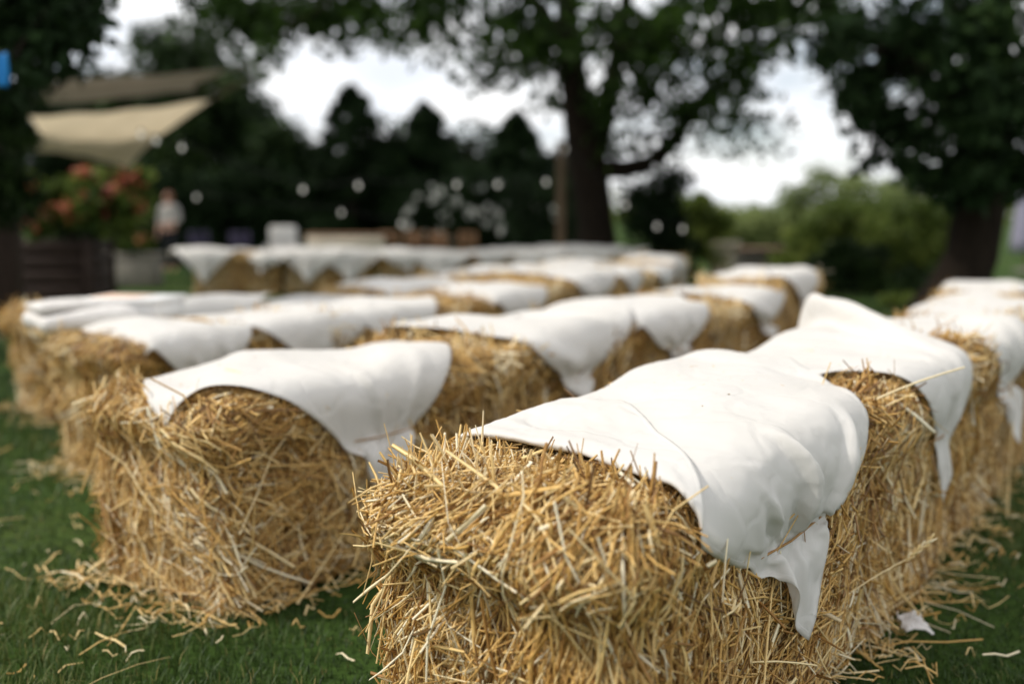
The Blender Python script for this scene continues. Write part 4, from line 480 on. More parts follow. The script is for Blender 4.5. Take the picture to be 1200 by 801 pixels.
1,-2,0,-1,0,2,1,0,1,-1,0,0,0,0,0,0,0,-1,0,-1,1,-1,1,-1,1,0,0,0,-1,0,11,1,-1,-4,0,0,2,1,0,0,-2,-1,2,-5,-3,7,1,1,-1,1,0,0,0,0,-1,0,-1,0,0,0,1,-2,0,0,-1,
-1,-1,-1,0,-2,0,0,-1,1,-1,1,0,0,-2,-1,1,0,0,1,0,2,0,-1,0,0,0,-1,-1,0,0,0,0,0,0,0,1,0,0,0,-1,-2,10,1,0,-1,-2,-2,2,1,0,-2,0,3,2,0,-7,-7,8,2,2,0,0,0,0,0,
0,-1,0,-1,0,-2,0,0,0,-1,-1,-1,-1,0,-1,1,-1,0,0,0,0,0,0,-1,0,-1,-1,0,1,0,1,0,1,0,0,-1,-1,1,0,-1,0,0,0,0,0,0,0,2,-1,0,-1,-2,9,-2,0,-1,0,1,1,-1,-1,-2,2,
1,5,1,-1,-3,-7,4,2,1,0,1,0,0,0,0,0,-1,-3,-2,-1,0,0,0,0,-1,0,-1,0,-1,1,-1,1,-1,1,0,0,0,-1,0,-2,0,1,0,0,1,1,0,-1,0,0,0,-1,0,-1,1,0,0,0,1,0,-1,1,-1,-2,
-1,6,-5,0,1,5,1,0,-4,-2,2,1,1,0,5,2,1,-2,-5,1,0,1,0,0,0,1,0,-1,-2,-2,0,-1,0,-2,-1,0,0,-1,0,0,0,0,0,0,1,0,0,0,1,-1,-1,-1,0,0,1,0,0,0,1,0,0,-1,-1,0,0,0,
-1,0,1,0,0,-1,1,-1,0,-1,-1,0,0,1,5,1,7,-6,-3,0,2,0,0,0,1,3,0,1,2,0,-2,-4,0,0,0,0,1,-1,-1,0,-2,-1,-1,0,-2,-1,0,1,-1,-1,1,-1,1,0,0,0,0,0,0,1,0,-1,-1,0,
1,0,0,0,0,1,0,0,-1,0,-1,-1,0,0,0,1,0,0,-1,0,-2,0,-1,-1,4,3,2,2,-3,-3,0,4,0,0,-1,1,0,1,1,0,0,0,6,-2,-6,0,-1,0,0,-1,0,0,-1,-1,-1,-2,0,-1,0,-1,1,0,-1,1,
-1,0,1,0,1,0,0,0,-1,0,-1,0,0,1,0,0,0,1,-1,0,0,-1,1,0,-1,0,0,0,0,-1,0,-1,0,-1,-1,4,4,-1,-2,-2,-16,10,12,-1,1,0,-1,-1,1,0,1,1,-1,0,-2,9,-1,-8,0,0,-2,0,
0,-1,0,-1,-1,0,-1,0,-2,0,0,0,1,-1,1,0,-1,1,0,0,0,0,0,0,-1,-2,1,1,0,0,1,0,1,0,0,0,-1,0,0,0,0,-1,-1,1,-1,-1,-1,-1,0,5,1,-4,0,-2,9,-1,1,1,-1,0,0,0,-1,0,
0,-1,2,-2,0,-1,8,1,-8,-2,0,-1,-1,0,0,0,-1,-1,0,-1,0,-1,0,0,-1,1,0,0,0,0,0,1,0,0,0,-1,-1,1,-1,1,1,0,-1,0,1,0,0,0,0,0,0,0,-1,0,0,-1,-1,-1,-1,0,-1,3,-1,
3,1,2,0,0,1,0,1,0,0,-1,0,0,0,0,-3,1,0,-1,-2,6,2,-6,-2,0,0,-1,0,-1,-1,1,-1,0,0,0,-2,0,0,-1,0,1,0,0,0,0,1,0,0,0,0,-2,0,1,1,0,0,0,-1,1,1,1,0,-1,0,-1,0,0,
-1,-1,-1,-1,-1,-1,-1,2,1,2,1,1,4,0,-1,0,0,-1,0,1,-1,0,0,-1,0,-2,-1,-1,0,-1,3,1,-3,-1,0,0,0,-1,0,-1,1,-1,-1,0,0,-1,0,0,0,-1,1,0,0,0,0,1,0,0,-1,-1,0,0,
1,1,0,-1,1,0,0,1,1,1,0,-1,-2,-1,-1,-1,-1,-1,-1,-1,0,4,1,2,0,1,1,0,0,1,-1,0,0,0,1,-1,0,-1,-1,-2,-2,0,0,-1,0,0,1,0,-1,0,0,0,0,-1,0,0,-1,-1,0,1,-1,0,-1,
1,0,0,0,0,0,0,1,0,0,-1,-1,-1,2,0,1,0,-1,1,0,0,1,1,0,0,-1,-2,-1,-1,-2,0,-1,-1,0,6,0,0,2,1,0,1,-1,1,0,0,0,-1,0,0,0,0,-2,0,-3,-1,-1,0,-2,2,1,-1,0,0,-1,0,
0,0,-1,0,1,-1,0,-1,0,0,1,-1,0,1,0,0,0,0,-1,0,0,0,-1,-1,0,2,1,0,0,0,0,-1,1,1,1,-1,-1,-2,-1,-1,-1,-1,-1,0,-1,8,0,1,0,0,0,1,0,-1,0,0,0,0,0,0,-1,-1,0,-1,
0,-2,-2,-1,1,0,-1,1,-1,0,0,1,0,0,-1,0,-1,1,-1,0,0,0,0,0,0,-1,1,0,1,-1,1,-1,0,0,-1,0,-1,1,1,1,0,-1,-1,1,-1,0,1,0,-1,0,-2,-2,0,-2,0,-1,0,8,1,-1,1,0,1,1,
0,-1,0,0,-1,0,-1,0,0,-1,-1,-1,-1,-1,-1,-1,0,0,1,-1,1,-1,0,0,0,1,0,-1,0,-1,0,0,0,0,0,1,-1,0,0,1,-1,1,-1,1,0,-1,0,-2,0,1,1,1,0,0,0,-1,0,-1,-1,1,0,-2,-1,
-1,-2,0,-1,0,-1,9,0,0,0,0,1,1,0,-2,0,0,0,0,0,-1,-1,0,-1,-1,-1,-2,-1,0,0,0,0,0,0,0,0,0,0,0,1,0,-1,0,0,-1,0,0,1,0,0,0,-1,0,0,0,0,0,0,1,-1,-1,-1,-1,2,1,
1,0,0,0,-1,-1,0,-1,0,-1,-1,-2,0,-1,0,-1,0,9,0,0,0,1,0,1,-1,-1,0,0,0,0,-2,0,-1,-1,0,-1,-1,-1,0,-1,-1,0,0,1,0,0,0,-1,1,0,1,0,1,-1,-1,0,0,0,0,-1,1,0,0,
-1,0,-1,1,0,0,0,0,0,-2,0,-1,2,1,0,1,0,-1,0,-1,-2,-1,-1,-1,0,-1,-1,0,0,0,9,0,0,0,0,1,0,0,-1,0,0,0,-1,0,-2,-1,0,-1,-1,-1,0,-1,0,0,0,-1,0,0,1,0,0,-2,0,1,
1,1,0,0,0,0,0,-1,0,0,0,-1,0,0,0,0,0,0,0,0,-1,0,-2,0,0,2,1,0,0,1,-1,-1,-1,-2,-1,-1,-1,-1,1,-1,0,0,9,-1,1,0,0,1,-1,1,-1,-1,-1,0,-1,-1,0,0,-2,-1,0,0,0,0,
0,0,-1,0,-1,0,0,0,0,0,0,-1,1,0,1,1,0,0,0,-1,0,0,-1,1,-1,-1,1,-1,0,0,0,0,1,-1,-1,-1,0,1,1,1,1,-1,0,-2,-2,-1,-1,-1,0,0,-1,0,0,0,9,0,0,0,1,-1,0,0,-1,0,
-1,-1,0,0,-1,-2,0,-1,-1,1,0,-1,0,0,0,0,-1,0,0,0,0,1,-1,-1,-1,1,1,1,0,0,0,1,-1,0,0,-1,0,0,-1,0,0,0,0,0,0,0,0,-2,-1,0,2,1,0,0,-1,-2,-1,-1,0,0,-1,-1,0,0,
0,0,9,0,0,0,0,-1,0,0,1,-2,0,-1,-1,-1,-1,-1,-1,0,0,0,0,1,0,0,0,-1,1,-1,-1,0,0,0,0,0,-1,0,0,1,1,1,0,-1,0,-1,0,0,-1,0,-1,0,0,0,0,1,0,0,0,0,-2,0,0,1,0,0,
0,-1,-1,-1,-1,-1,0,0,0,-1,0,0,8,1,0,0,-1,0,-1,-1,1,-1,0,-1,-1,-1,-1,0,-1,-1,1,0,1,0,0,0,-1,1,-1,0,0,-1,0,0,1,0,0,-1,0,-1,2,0,0,0,1,-1,-1,0,0,-1,0,-1,
0,0,0,0,0,1,0,-1,0,-2,0,0,1,0,0,0,-1,-1,-1,-1,0,-1,0,1,-1,0,9,0,-1,0,0,-1,0,-2,1,-1,-1,0,-1,0,-1,-1,0,0,-1,0,0,1,1,-1,1,0,0,0,-1,0,0,-1,0,0,1,-1,0,0,
0,1,0,1,-1,0,0,-1,0,-1,0,0,-1,-1,1,0,1,0,0,1,0,-2,-2,-1,1,1,-1,0,0,-1,-1,-1,-1,1,-1,0,0,0,8,0,0,0,-1,-1,-1,-1,0,1,-1,-2,0,-1,1,-1,0,0,0,-1,1,0,0,1,0,
-1,1,0,0,0,-1,0,-1,0,1,0,0,0,-1,0,1,0,0,0,0,0,-1,0,-1,0,-1,0,-1,0,1,0,0,0,0,0,-1,-1,-1,0,0,0,0,0,-1,0,-1,0,0,-1,1,-1,9,-1,0,-1,-1,0,-2,-1,0,0,-1,0,-1,
0,0,1,0,0,-1,1,-2,1,0,1,0,0,-1,0,0,0,0,-1,0,0,0,1,0,0,0,-1,0,0,1,1,-1,0,0,0,-1,-1,1,0,-1,-1,0,1,0,0,-1,0,-1,-1,-1,-1,1,-1,0,0,0,0,0,-1,0,0,-1,1,7,0,0,
-1,0,-1,-1,0,-1,-1,0,-1,0,0,0,1,0,0,1,-2,1,-2,1,0,0,1,0,-1,0,0,0,0,0,-1,-1,1,1,0,0,0,0,0,0,-1,2,-1,0,0,1,-1,-1,0,0,0,-1,0,0,-1,0,-1,0,-2,-2,1,-1,0,-1,
1,1,0,0,-1,0,-1,0,0,7,0,-1,0,-1,-1,0,-1,-1,0,-2,1,-1,0,0,0,1,1,-1,1,0,0,-1,0,1,0,-1,1,-1,-1,0,1,-1,0,0,-1,0,1,0,0,0,0,0,1,0,0,1,0,0,1,-1,-1,0,-1,-1,0,
0,-1,-2,0,-2,0,-1,-2,0,1,0,0,0,1,0,1,-1,0,0,-1,6,-1,0,-1,0,0,-2,-1,0,-1,1,-1,1,0,0,0,0,0,1,0,-1,1,-1,0,-1,0,1,-1,1,0,-1,0,0,0,-1,0,-1,1,1,0,0,0,0,0,0,
2,-1,0,1,1,1,-1,0,-1,0,-2,-1,-2,0,-3,0,-1,-1,0,0,-1,1,-1,1,0,2,0,0,-1,0,0,6,0,-1,-1,-1,-1,-1,0,-1,0,0,0,0,0,0,0,0,1,0,0,1,-1,1,-1,0,0,0,0,-1,-1,1,-1,
0,0,1,-1,0,-1,0,2,-1,0,1,0,1,0,0,1,0,0,0,1,-1,0,-1,-1,-2,-1,-2,-1,-1,-1,0,-1,-1,1,0,1,0,0,0,1,1,0,-1,0,4,0,-1,0,-2,-1,0,-1,1,0,0,0,0,1,0,0,0,-1,1,0,
-1,1,0,0,-1,-1,0,0,1,0,-1,0,0,0,0,0,0,-1,0,0,1,0,-1,2,0,1,0,0,0,0,0,0,0,0,-1,-2,-2,0,-1,-1,-2,0,-1,-1,0,0,1,0,0,1,0,1,0,1,0,-1,4,-1,-1,-1,0,-1,0,0,-1,
1,-1,1,0,0,0,0,0,1,-1,1,0,-1,0,0,0,0,-1,0,0,1,0,-1,-1,0,0,1,0,0,-1,0,1,0,1,-2,1,0,2,0,-1,0,1,-1,0,-1,-1,-2,-1,-1,-1,0,-1,-1,0,0,-1,0,0,0,1,0,1,0,1,1,
0,-1,4,-2,0,-2,-1,0,0,0,1,-1,1,0,1,-1,0,1,0,-1,1,-1,1,0,-1,0,0,0,-1,0,-1,1,0,1,0,-1,-1,0,0,0,0,0,0,2,-1,0,-1,0,0,1,2,-1,0,0,-1,-1,-1,-1,-1,-2,0,-1,0,
-1,0,-1,-1,0,0,2,0,1,0,0,1,1,0,1,3,-1,-2,0,0,0,0,0,0,0,0,0,0,0,1,-1,1,0,-1,1,-1,0,0,-1,0,0,1,-1,0,-1,2,0,0,0,-1,0,0,0,0,-1,0,1,1,0,-2,0,1,0,0,0,-1,0,
-1,-1,-1,-1,-1,0,-1,-1,0,-1,-1,0,1,-1,1,0,1,0,0,1,0,0,2,0,2,-1,-1,0,0,0,0,0,0,0,1,0,-1,1,-1,1,-1,0,1,-1,0,0,-1,0,0,0,0,0,0,0,-1,1,1,0,0,-1,0,0,0,0,0,
0,0,0,0,0,-1,0,0,0,-1,-1,-1,-1,-1,0,-1,0,-1,0,-1,0,0,0,-1,1,-1,1,1,0,0,0,1,0,1,1,2,-1,0,-1,0,0,0,0,-1,1,0,0,1,-1,1,-1,0,0,0,0,0,0,0,0,-1,0,0,1,0,-1,0,
1,1,0,0,0,-1,1,-1,0,-1,0,0,0,0,0,0,0,-2,-1,0,-1,-1,0,-2,0,0,-2,0,0,0,0,-1,0,1,-1,1,-1,1,1,0,1,0,1,-1,1,1,-1,0,0,0,0,-1,0,1,0,0,0,0,1,-1,0,0,0,-1,0,0,
0,0,0,1,-1,0,0,1,1,-1,-1,1,1,1,-1,1,-1,1,-1,0,-2,0,0,1,-1,0,-2,-1,-1,-1,-1,0,-1,0,-1,-1,1,-1,0,-1,0,1,0,-1,1,-1,1,-1,1,1,0,0,1,0,0,0,1,0,-1,0,0,0,0,0,
0,-1,1,0,0,0,0,0,0,-1,0,0,0,0,1,-1,1,-1,0,0,1,1,0,-1,1,0,1,-1,1,0,0,-1,-1,-1,0,1,-1,-2,-1,-1,-1,-1,0,-1,-1,0,-1,1,-1,0,0,0,0,-1,0,1,-1,0,0,1,1,1,-1,0,
1,1,0,-1,1,0,1,-1,0,0,0,0,-1,1,-1,0,0,0,0,0,0,0,0,-1,0,1,-1,1,0,1,0,0,0,0,0,0,0,1,0,0,0,0,1,0,-1,0,-1,-1,-1,-2,-1,0,-1,-1,-1,-1,0,-1,1,-1,0,0,0,0,0,0,
0,-1,1,0,-1,0,0,1,1,1,-1,1,1,-1,0,1,0,0,-1,1,0,-1,1,-1,0,0,0,0,0,0,0,0,-1,1,-1,0,1,0,0,1,0,0,-1,1,1,0,0,-1,1,0,0,0,0,0,1,-2,0,-2,-2,0,-1,-2,0,-1,-1,0,
-1,0,0,0,0,1,-1,0,0,0,0,0,-1,0,1,-1,0,1,2,-1,1,0,1,-1,0,0,0,1,0,-1,0,1,-1,0,0,0,0,0,0,0,-1,0,1,-1,0,0,0,0,1,0,0,0,1,0,0,0,0,1,0,0,0,-1,0,0,-1,0,-1,-2,
-1,-1,-1,0,-1,-1,0,-1,0,1,-1,0,0,0,0,0,0,0,-1,1,0,0,-1,0,0,0,1,1,0,1,0,0,-2,0,1,0,1,0,0,-1,1,0,0,-1,0,0,0,-1,1,0,-1,0,1,-1,0,0,0,0,1,1,0,0,-1,1,0,0,0,
1,-1,0,-1,0,-1,0,-2,-1,0,-1,-1,-1,-1,0,-1,1,0,-1,0,0,1,-1,0,0,0,0,0,-1,0,0,1,0,-1,0,1,1,0,0,1,2,-2,-1,0,0,0,1,0,0,-1,0,0,1,-1,0,-1,1,-1,1,0,0,-1,1,-1,
1,-1,1,0,0,0,0,1,-1,1,0,0,0,0,0,-1,-1,-1,-1,-1,-1,-1,-1,0,-1,0,-1,1,-1,0,0,0,1,-1,0,0,1,-1,0,0,0,0,0,-1,0,1,-1,0,2,0,0,1,2,0,-2,-1,0,1,0,-1,1,1,-1,0,
0,-1,0,0,0,0,0,0,1,0,-1,0,0,0,-1,1,-1,1,0,-1,1,-1,1,0,0,0,0,-1,-1,0,-2,-1,0,-1,0,-1,-1,0,0,-1,0,0,1,0,-1,0,1,0,-1,1,-1,0,0,0,0,0,0,-1,1,-1,0,2,0,-1,3,
0,-2,-1,-1,0,1,1,-1,0,1,-1,0,0,0,0,-1,0,0,1,-1,0,0,1,-1,0,1,-1,0,0,0,0,-1,1,-1,1,0,-1,-1,0,-1,-1,-1,-1,0,-1,-1,0,0,-1,0,0,0,0,0,0,0,0,0,0,0,0,0,0,0,0,
-1,0,0,1,-1,0,0,2,1,-1,2,0,1,-2,-1,-1,0,1,1,0,-1,1,-1,1,-1,0,0,0,-1,0,1,0,0,0,0,0,-1,0,1,-1,0,0,1,-1,0,-1,0,0,-1,-1,-1,-1,0,-1,-1,0,-1,0,0,0,-1,1,0,0,
-1,0,0,0,0,0,0,0,0,0,-1,0,1,0,0,-1,0,0,0,0,1,2,1,1,0,0,-1,-1,-1,1,0,0,1,0,0,-1,0,0,0,0,0,0,0,0,1,-1,0,1,0,0,-1,0,-1,1,-1,0,-1,0,-1,0,-1,-2,0,-1,-1,1,
-1,-1,1,-1,-1,0,1,-1,0,0,0,0,0,1,-1,0,0,0,0,0,0,0,0,0,0,0,0,-1,0,0,2,0,0,1,1,0,0,-2,0,-1,1,1,0,-1,0,1,0,0,0,0,-1,0,0,0,0,1,0,-1,1,0,0,-1,0,0,0,-1,0,
-2,0,-1,0,-1,-2,0,0,-2,0,0,0,0,0,0,0,-1,0,0,0,0,0,0,0,0,0,0,0,0,0,0,0,0,-1,0,1,0,-1,0,0,3,0,0,1,1,0,0,-2,0,0,0,0,1,0,-1,0,0,0,0,1,-1,0,1,0,0,0,1,-1,0,
0,0,0,-1,0,0,-1,-1,-2,0,-1,-1,0,-1,-1,0,-1,1,-1,-1,1,0,0,0,0,0,-1,0,1,-1,0,0,0,0,0,0,0,0,0,-1,1,0,-1,0,1,-1,0,1,0,0,0,1,0,1,0,-2,0,-1,0,0,0,1,0,1,0,
-1,0,1,-1,0,0,0,1,0,0,0,0,0,0,0,-1,-1,-1,-1,-1,-2,-1,1,0,-1,0,-1,0,-1,-1,1,0,0,-1,1,0,-1,1,0,-1,0,0,0,1,-1,0,0,0,0,0,0,0,0,0,0,-1,0,-1,1,0,0,0,0,1,0,
0,0,-1,-1,0,0,0,0,1,-1,0,1,0,0,1,0,0,0,0,0,0,0,-1,1,-1,-1,-1,-1,-1,0,-1,-1,-1,0,-1,1,-1,0,0,-1,0,0,-1,0,1,0,0,0,0,0,-1,0,0,0,0,0,0,0,0,0,-1,1,0,0,0,0,
0,-1,0,-2,0,0,0,1,0,1,0,0,-1,-2,-1,0,0,1,0,0,0,1,0,0,-1,1,0,0,0,0,0,0,1,-1,0,-1,-1,-1,0,-1,-1,-1,-1,-1,0,-1,0,1,-1,0,0,0,0,0,-1,0,0,1,0,0,0,0,0,0,-1,
0,1,-1,0,0,0,0,0,-1,0,1,0,0,-1,0,0,1,0,-1,1,0,1,-1,-1,0,-1,-1,0,0,0,1,0,0,0,0,1,0,0,0,1,-1,0,0,-1,0,-1,-1,-1,0,-1,0,0,0,0,-1,-1,-1,-1,0,1,0,0,-1,0,-1,
1,0,0,-1,0,0,1,0,0,0,0,0,-1,0,1,-1,1,-1,0,0,0,-1,0,1,0,-1,1,0,0,1,-1,0,0,1,0,-1,-1,-1,0,-1,0,0,1,0,1,0,0,-1,1,0,0,0,0,-1,0,-1,0,-1,-1,-1,0,-1,0,-1,0,
-1,-1,0,0,0,0,0,1,0,-1,0,0,-1,0,1,0,0,0,0,-1,0,0,0,0,1,-1,0,0,0,0,0,0,0,0,-1,1,-1,1,0,0,0,1,0,-1,0,0,1,0,-1,-1,-1,-1,0,1,0,0,0,1,0,0,0,-1,1,-1,-1,0,
-1,-1,-1,0,0,-1,-1,-1,0,0,0,0,-1,0,0,0,0,0,0,1,0,-1,0,0,-1,0,0,0,0,1,0,0,0,0,-1,0,1,-1,0,0,0,0,0,0,0,-1,1,2,-1,1,-1,0,0,0,0,0,1,0,0,-1,-1,0,-1,-1,1,0,
1,-1,1,0,0,-1,-1,0,0,-2,0,-1,0,-1,-1,0,0,0,-1,-1,0,0,0,0,0,-1,1,0,0,1,0,0,-1,0,0,0,0,-1,0,0,0,0,0,0,1,0,-1,0,1,-1,0,0,0,0,0,0,-1,1,1,-1,0,0,0,0,0,0,0,
1,1,0,-1,-1,-1,0,-1,1,0,1,-1,0,-1,0,-1,-1,-1,0,-2,0,0,0,0,-1,-1,0,0,0,0,0,0,0,-1,0,0,-1,1,-1,1,0,1,-1,0,-1,0,1,0,0,0,0,0,0,-1,0,0,0,0,0,1,-1,0,0,0,0,
0,1,-1,1,0,0,-1,1,-1,1,0,1,0,0,1,-1,0,-2,0,0,0,0,0,-1,0,-1,-2,-1,0,-1,0,0,-1,0,-1,0,0,-1,0,0,0,0,0,0,0,0,0,0,-1,1,0,0,0,1,0,0,-1,-1,0,0,0,0,0,0,0,0,0,
1,-1,0,0,0,0,0,0,0,0,0,1,-1,0,0,0,0,1,-1,1,-1,1,1,1,0,0,-1,-1,0,0,-1,0,-2,-1,-1,0,-1,-1,-1,0,0,0,0,-1,0,0,0,0,0,0,0,-1,0,0,0,0,0,0,0,-1,1,0,0,0,0,0,1,
-1,0,-1,0,0,0,0,1,0,-1,0,1,-1,1,-1,0,0,0,0,-1,0,0,1,-1,1,0,-1,1,0,1,0,1,0,1,0,0,-1,-2,-1,0,-1,-1,-1,-1,0,-1,-1,0,0,-1,1,-1,1,-1,0,0,-1,0,0,0,1,0,0,-1,
0,0,0,-1,1,-1,1,-1,1,0,1,-1,0,0,0,0,0,0,0,-1,0,0,1,-1,0,0,1,-1,0,0,0,-1,0,0,-1,1,0,0,1,0,0,0,1,0,0,1,0,0,0,-1,-2,-1,-2,0,-1,0,-2,0,-1,0,-1,1,-1,1,-1,
0,0,0,1,0,0,-1,0,0,0,1,-1,0,0,0,0,0,0,0,0,0,0,0,1,-1,0,0,0,0,0,0,0,0,-1,0,1,-1,0,0,0,0,0,-1,-1,0,1,-1,0,1,0,0,0,1,0,0,1,0,0,1,-2,-1,-1,-1,-1,-1,-1,-1,
0,-1,0,-1,0,-1,1,0,1,0,0,0,-1,0,0,1,0,0,-1,0,0,0,0,0,0,0,-1,1,-1,1,-1,1,0,0,1,-1,0,-1,0,0,0,0,1,0,-1,1,-1,1,-1,0,0,-2,0,0,-1,1,0,0,1,0,1,0,0,0,0,0,1,
-1,0,-1,-1,-2,-1,-1,-1,-1,-1,0,0,0,0,-1,0,0,1,1,0,-1,1,0,0,-1,0,0,1,0,0,-1,0,0,0,0,0,0,0,0,0,0,-1,1,0,0,0,0,0,0,0,0,-1,0,1,-1,0,0,0,0,0,-2,0,0,0,0,1,
-1,0,1,0,1,0,0,-1,0,0,-1,0,-1,-2,-1,-1,-1,0,-1,0,0,-1,0,-1,1,-1,1,0,1,0,1,0,-1,0,1,0,0,-1,0,0,1,0,0,-1,0,0,0,0,-1,1,-1,1,0,-1,1,0,0,0,0,0,0,0,0,-1,1,
0,-1,1,-1,0,-2,0,0,0,0,0,0,0,1,0,-1,0,0,1,-1,-1,0,-2,-1,0,-2,-1,0,-1,1,0,-1,0,-1,1,-1,1,-1,1,0,2,0,0,0,0,-1,0,0,1,0,-1,0,0,0,0,0,1,-1,0,0,0,0,0,-1,1,
0,-1,1,0,-1,0,0,0,1,0,-1,0,1,-1,0,0,]),
    'flap': (36, [
53,-20,-18,-18,-14,-9,-5,-9,-12,-14,-23,-24,-25,-24,-24,-23,-23,-23,-22,-23,-22,-22,-22,-22,-22,-22,-22,-21,-19,-17,-12,-7,-4,0,0,0,16,4,0,2,-2,-1,-2,
-1,0,-1,0,0,1,1,0,1,0,1,-1,1,0,0,0,0,-1,0,0,0,-2,-1,-4,-4,-3,-3,-1,1,6,9,4,1,1,-3,-3,-2,0,0,1,2,1,0,1,0,0,0,1,0,0,-1,0,0,1,0,0,-1,0,-2,-2,-4,-4,-3,-2,
-1,5,3,7,0,3,-1,-3,2,0,-1,1,1,1,0,1,-1,1,0,0,-1,0,1,0,0,0,0,0,0,-1,-1,-1,-2,-4,-5,-2,-1,15,-6,0,3,-1,2,-1,-1,2,2,2,0,0,1,0,1,-1,0,0,1,0,0,-1,0,0,1,0,
0,0,-1,-1,-2,-2,-3,-5,-3,19,-3,-4,1,0,2,0,-3,-3,2,5,2,0,0,0,0,1,0,0,-1,0,0,1,0,0,-1,0,0,0,0,-1,-1,-2,-3,-3,-4,19,-4,-2,-1,0,-1,2,0,-1,-2,2,4,2,0,-1,0,
1,0,0,1,0,0,0,0,0,0,0,0,0,0,-1,-1,-1,-2,-4,-4,13,2,-1,0,-1,-1,1,1,0,-2,-2,2,3,2,1,0,-1,1,0,0,0,1,0,0,-1,0,0,0,1,0,0,-1,-1,-2,-2,-4,10,2,2,-3,-1,1,1,1,
0,0,-1,-2,3,2,1,1,0,0,0,0,1,0,0,0,1,0,0,0,-1,1,0,0,-1,0,-2,-3,15,-3,0,-2,2,-1,-1,1,1,1,-1,-1,1,3,2,-1,0,0,0,1,0,0,1,1,0,0,-1,0,1,-1,1,0,0,-1,0,-2,18,
-2,-4,2,-1,0,-2,-1,1,1,0,0,-1,2,3,2,0,-2,0,0,0,1,0,0,1,0,1,0,0,0,0,0,0,0,0,-1,19,-1,-3,-2,-1,-2,-1,0,1,2,1,0,-2,0,2,3,1,1,0,-2,0,0,1,1,-1,1,0,0,0,1,0,
0,0,0,-1,0,18,-1,-2,-2,-3,-1,0,0,2,2,2,0,-1,-2,0,3,2,1,0,0,-1,-1,0,0,1,0,1,0,1,0,0,0,0,0,0,-1,19,-2,-1,-2,-1,-2,0,0,0,1,2,2,-1,-2,-2,0,4,2,1,0,0,-1,
-1,0,1,0,0,1,0,0,1,0,0,0,-1,1,18,0,-1,-1,0,0,-1,-1,-2,-1,1,1,3,-1,-2,-2,1,3,2,1,0,-1,0,-1,-1,0,0,2,0,2,-1,0,0,0,0,0,19,-1,0,-1,0,1,2,-1,-3,-2,0,0,0,2,
-1,-3,-2,2,3,3,0,0,-1,-1,0,0,1,0,1,0,0,1,0,-1,1,0,18,0,-1,0,1,2,1,0,-1,-2,-2,0,0,0,1,-1,-3,-3,2,3,2,0,0,0,0,1,0,0,0,0,0,0,0,1,-1,0,17,-1,0,1,1,1,2,0,
-1,-2,-2,0,0,0,0,2,-1,-3,-3,0,3,2,0,1,0,0,0,0,0,1,0,0,0,0,1,0,16,0,0,1,1,1,1,1,-1,-1,-2,0,1,-1,0,0,1,-1,-3,-1,0,2,1,1,0,1,0,-1,0,-1,2,0,0,0,0,1,15,0,
0,2,1,0,2,1,0,-2,-1,-2,0,1,1,0,0,1,-1,-2,-1,1,1,0,1,-1,0,0,-1,0,0,1,1,0,0,1,14,1,1,0,2,0,1,2,0,0,-1,-2,-1,1,-1,0,0,1,1,0,-1,-1,1,0,0,0,0,0,-1,-1,0,2,
0,0,1,0,14,0,1,0,2,1,0,2,1,1,-1,-2,-2,-1,2,0,0,0,0,0,0,0,0,0,0,0,0,-1,2,-1,-1,-1,1,2,0,0,14,1,-1,2,1,0,1,2,2,-1,0,0,-1,-2,0,0,0,0,1,0,0,-1,0,0,0,0,0,
1,0,1,-1,-1,0,1,1,0,14,0,1,0,2,0,0,2,1,1,0,0,-1,-1,-1,0,1,-1,0,0,0,0,0,1,0,0,0,0,0,1,0,0,-1,0,0,0,13,1,0,1,1,1,0,2,1,1,0,0,0,0,-2,0,-1,1,0,-1,0,1,0,0,
1,1,0,0,-1,-1,1,0,0,0,0,0,13,1,1,0,1,0,0,1,3,0,0,1,0,0,0,-1,-1,-1,0,1,-1,1,1,0,1,-1,0,1,0,-1,0,0,1,-1,0,0,14,0,0,1,1,1,-2,2,2,1,1,-1,1,0,0,-1,0,0,0,0,
1,-1,0,0,0,0,1,-1,0,1,0,0,-1,0,0,0,13,1,0,0,1,1,-1,0,4,1,-1,1,0,1,0,0,0,0,0,-1,1,0,-1,0,0,0,0,1,0,0,0,-1,1,-1,0,0,12,2,1,0,1,0,-1,0,2,1,1,0,1,1,0,0,0,
0,0,0,-1,1,0,0,-1,1,0,-1,0,0,0,1,-1,1,0,0,12,1,1,1,0,0,0,0,1,3,1,0,0,0,0,1,0,0,0,1,-1,-1,0,1,0,0,-1,1,0,0,0,-1,1,0,-1,0,12,1,1,1,1,-1,-1,-1,2,3,1,1,0,
-1,1,0,0,1,0,0,1,-1,0,-1,0,0,1,-1,0,0,0,1,0,0,0,0,13,-1,2,1,0,-1,-2,0,0,3,3,2,0,0,0,0,0,0,0,0,1,0,0,0,-1,0,0,0,0,1,0,0,0,-1,1,0,16,-1,0,0,-1,0,0,-2,0,
3,3,1,0,1,-1,1,1,0,-1,0,0,2,-1,0,0,0,-1,0,1,-1,0,0,0,1,0,0,20,-2,-2,0,-2,2,3,-1,-1,1,2,0,0,0,1,-1,0,0,1,-1,0,0,1,0,0,0,0,1,-1,0,0,0,0,0,0,-1,21,-1,-1,
-2,0,2,2,-2,-2,-1,0,2,1,0,1,1,0,0,0,0,-1,0,1,0,1,-1,1,-1,0,0,1,0,-1,0,0,0,21,0,0,-1,-2,2,2,-1,-6,-5,-1,1,5,3,2,1,0,0,0,0,0,-1,0,1,0,1,-1,0,0,1,-1,0,0,
0,0,0,-252,-1,-1,1,2,0,3,5,-4,-4,-2,-5,-4,-4,-2,0,2,6,9,13,15,17,19,19,19,19,19,19,19,18,18,18,18,17,18,17,-2,6,-2,-7,1,7,3,-8,-2,-1,-5,-1,1,4,4,4,5,
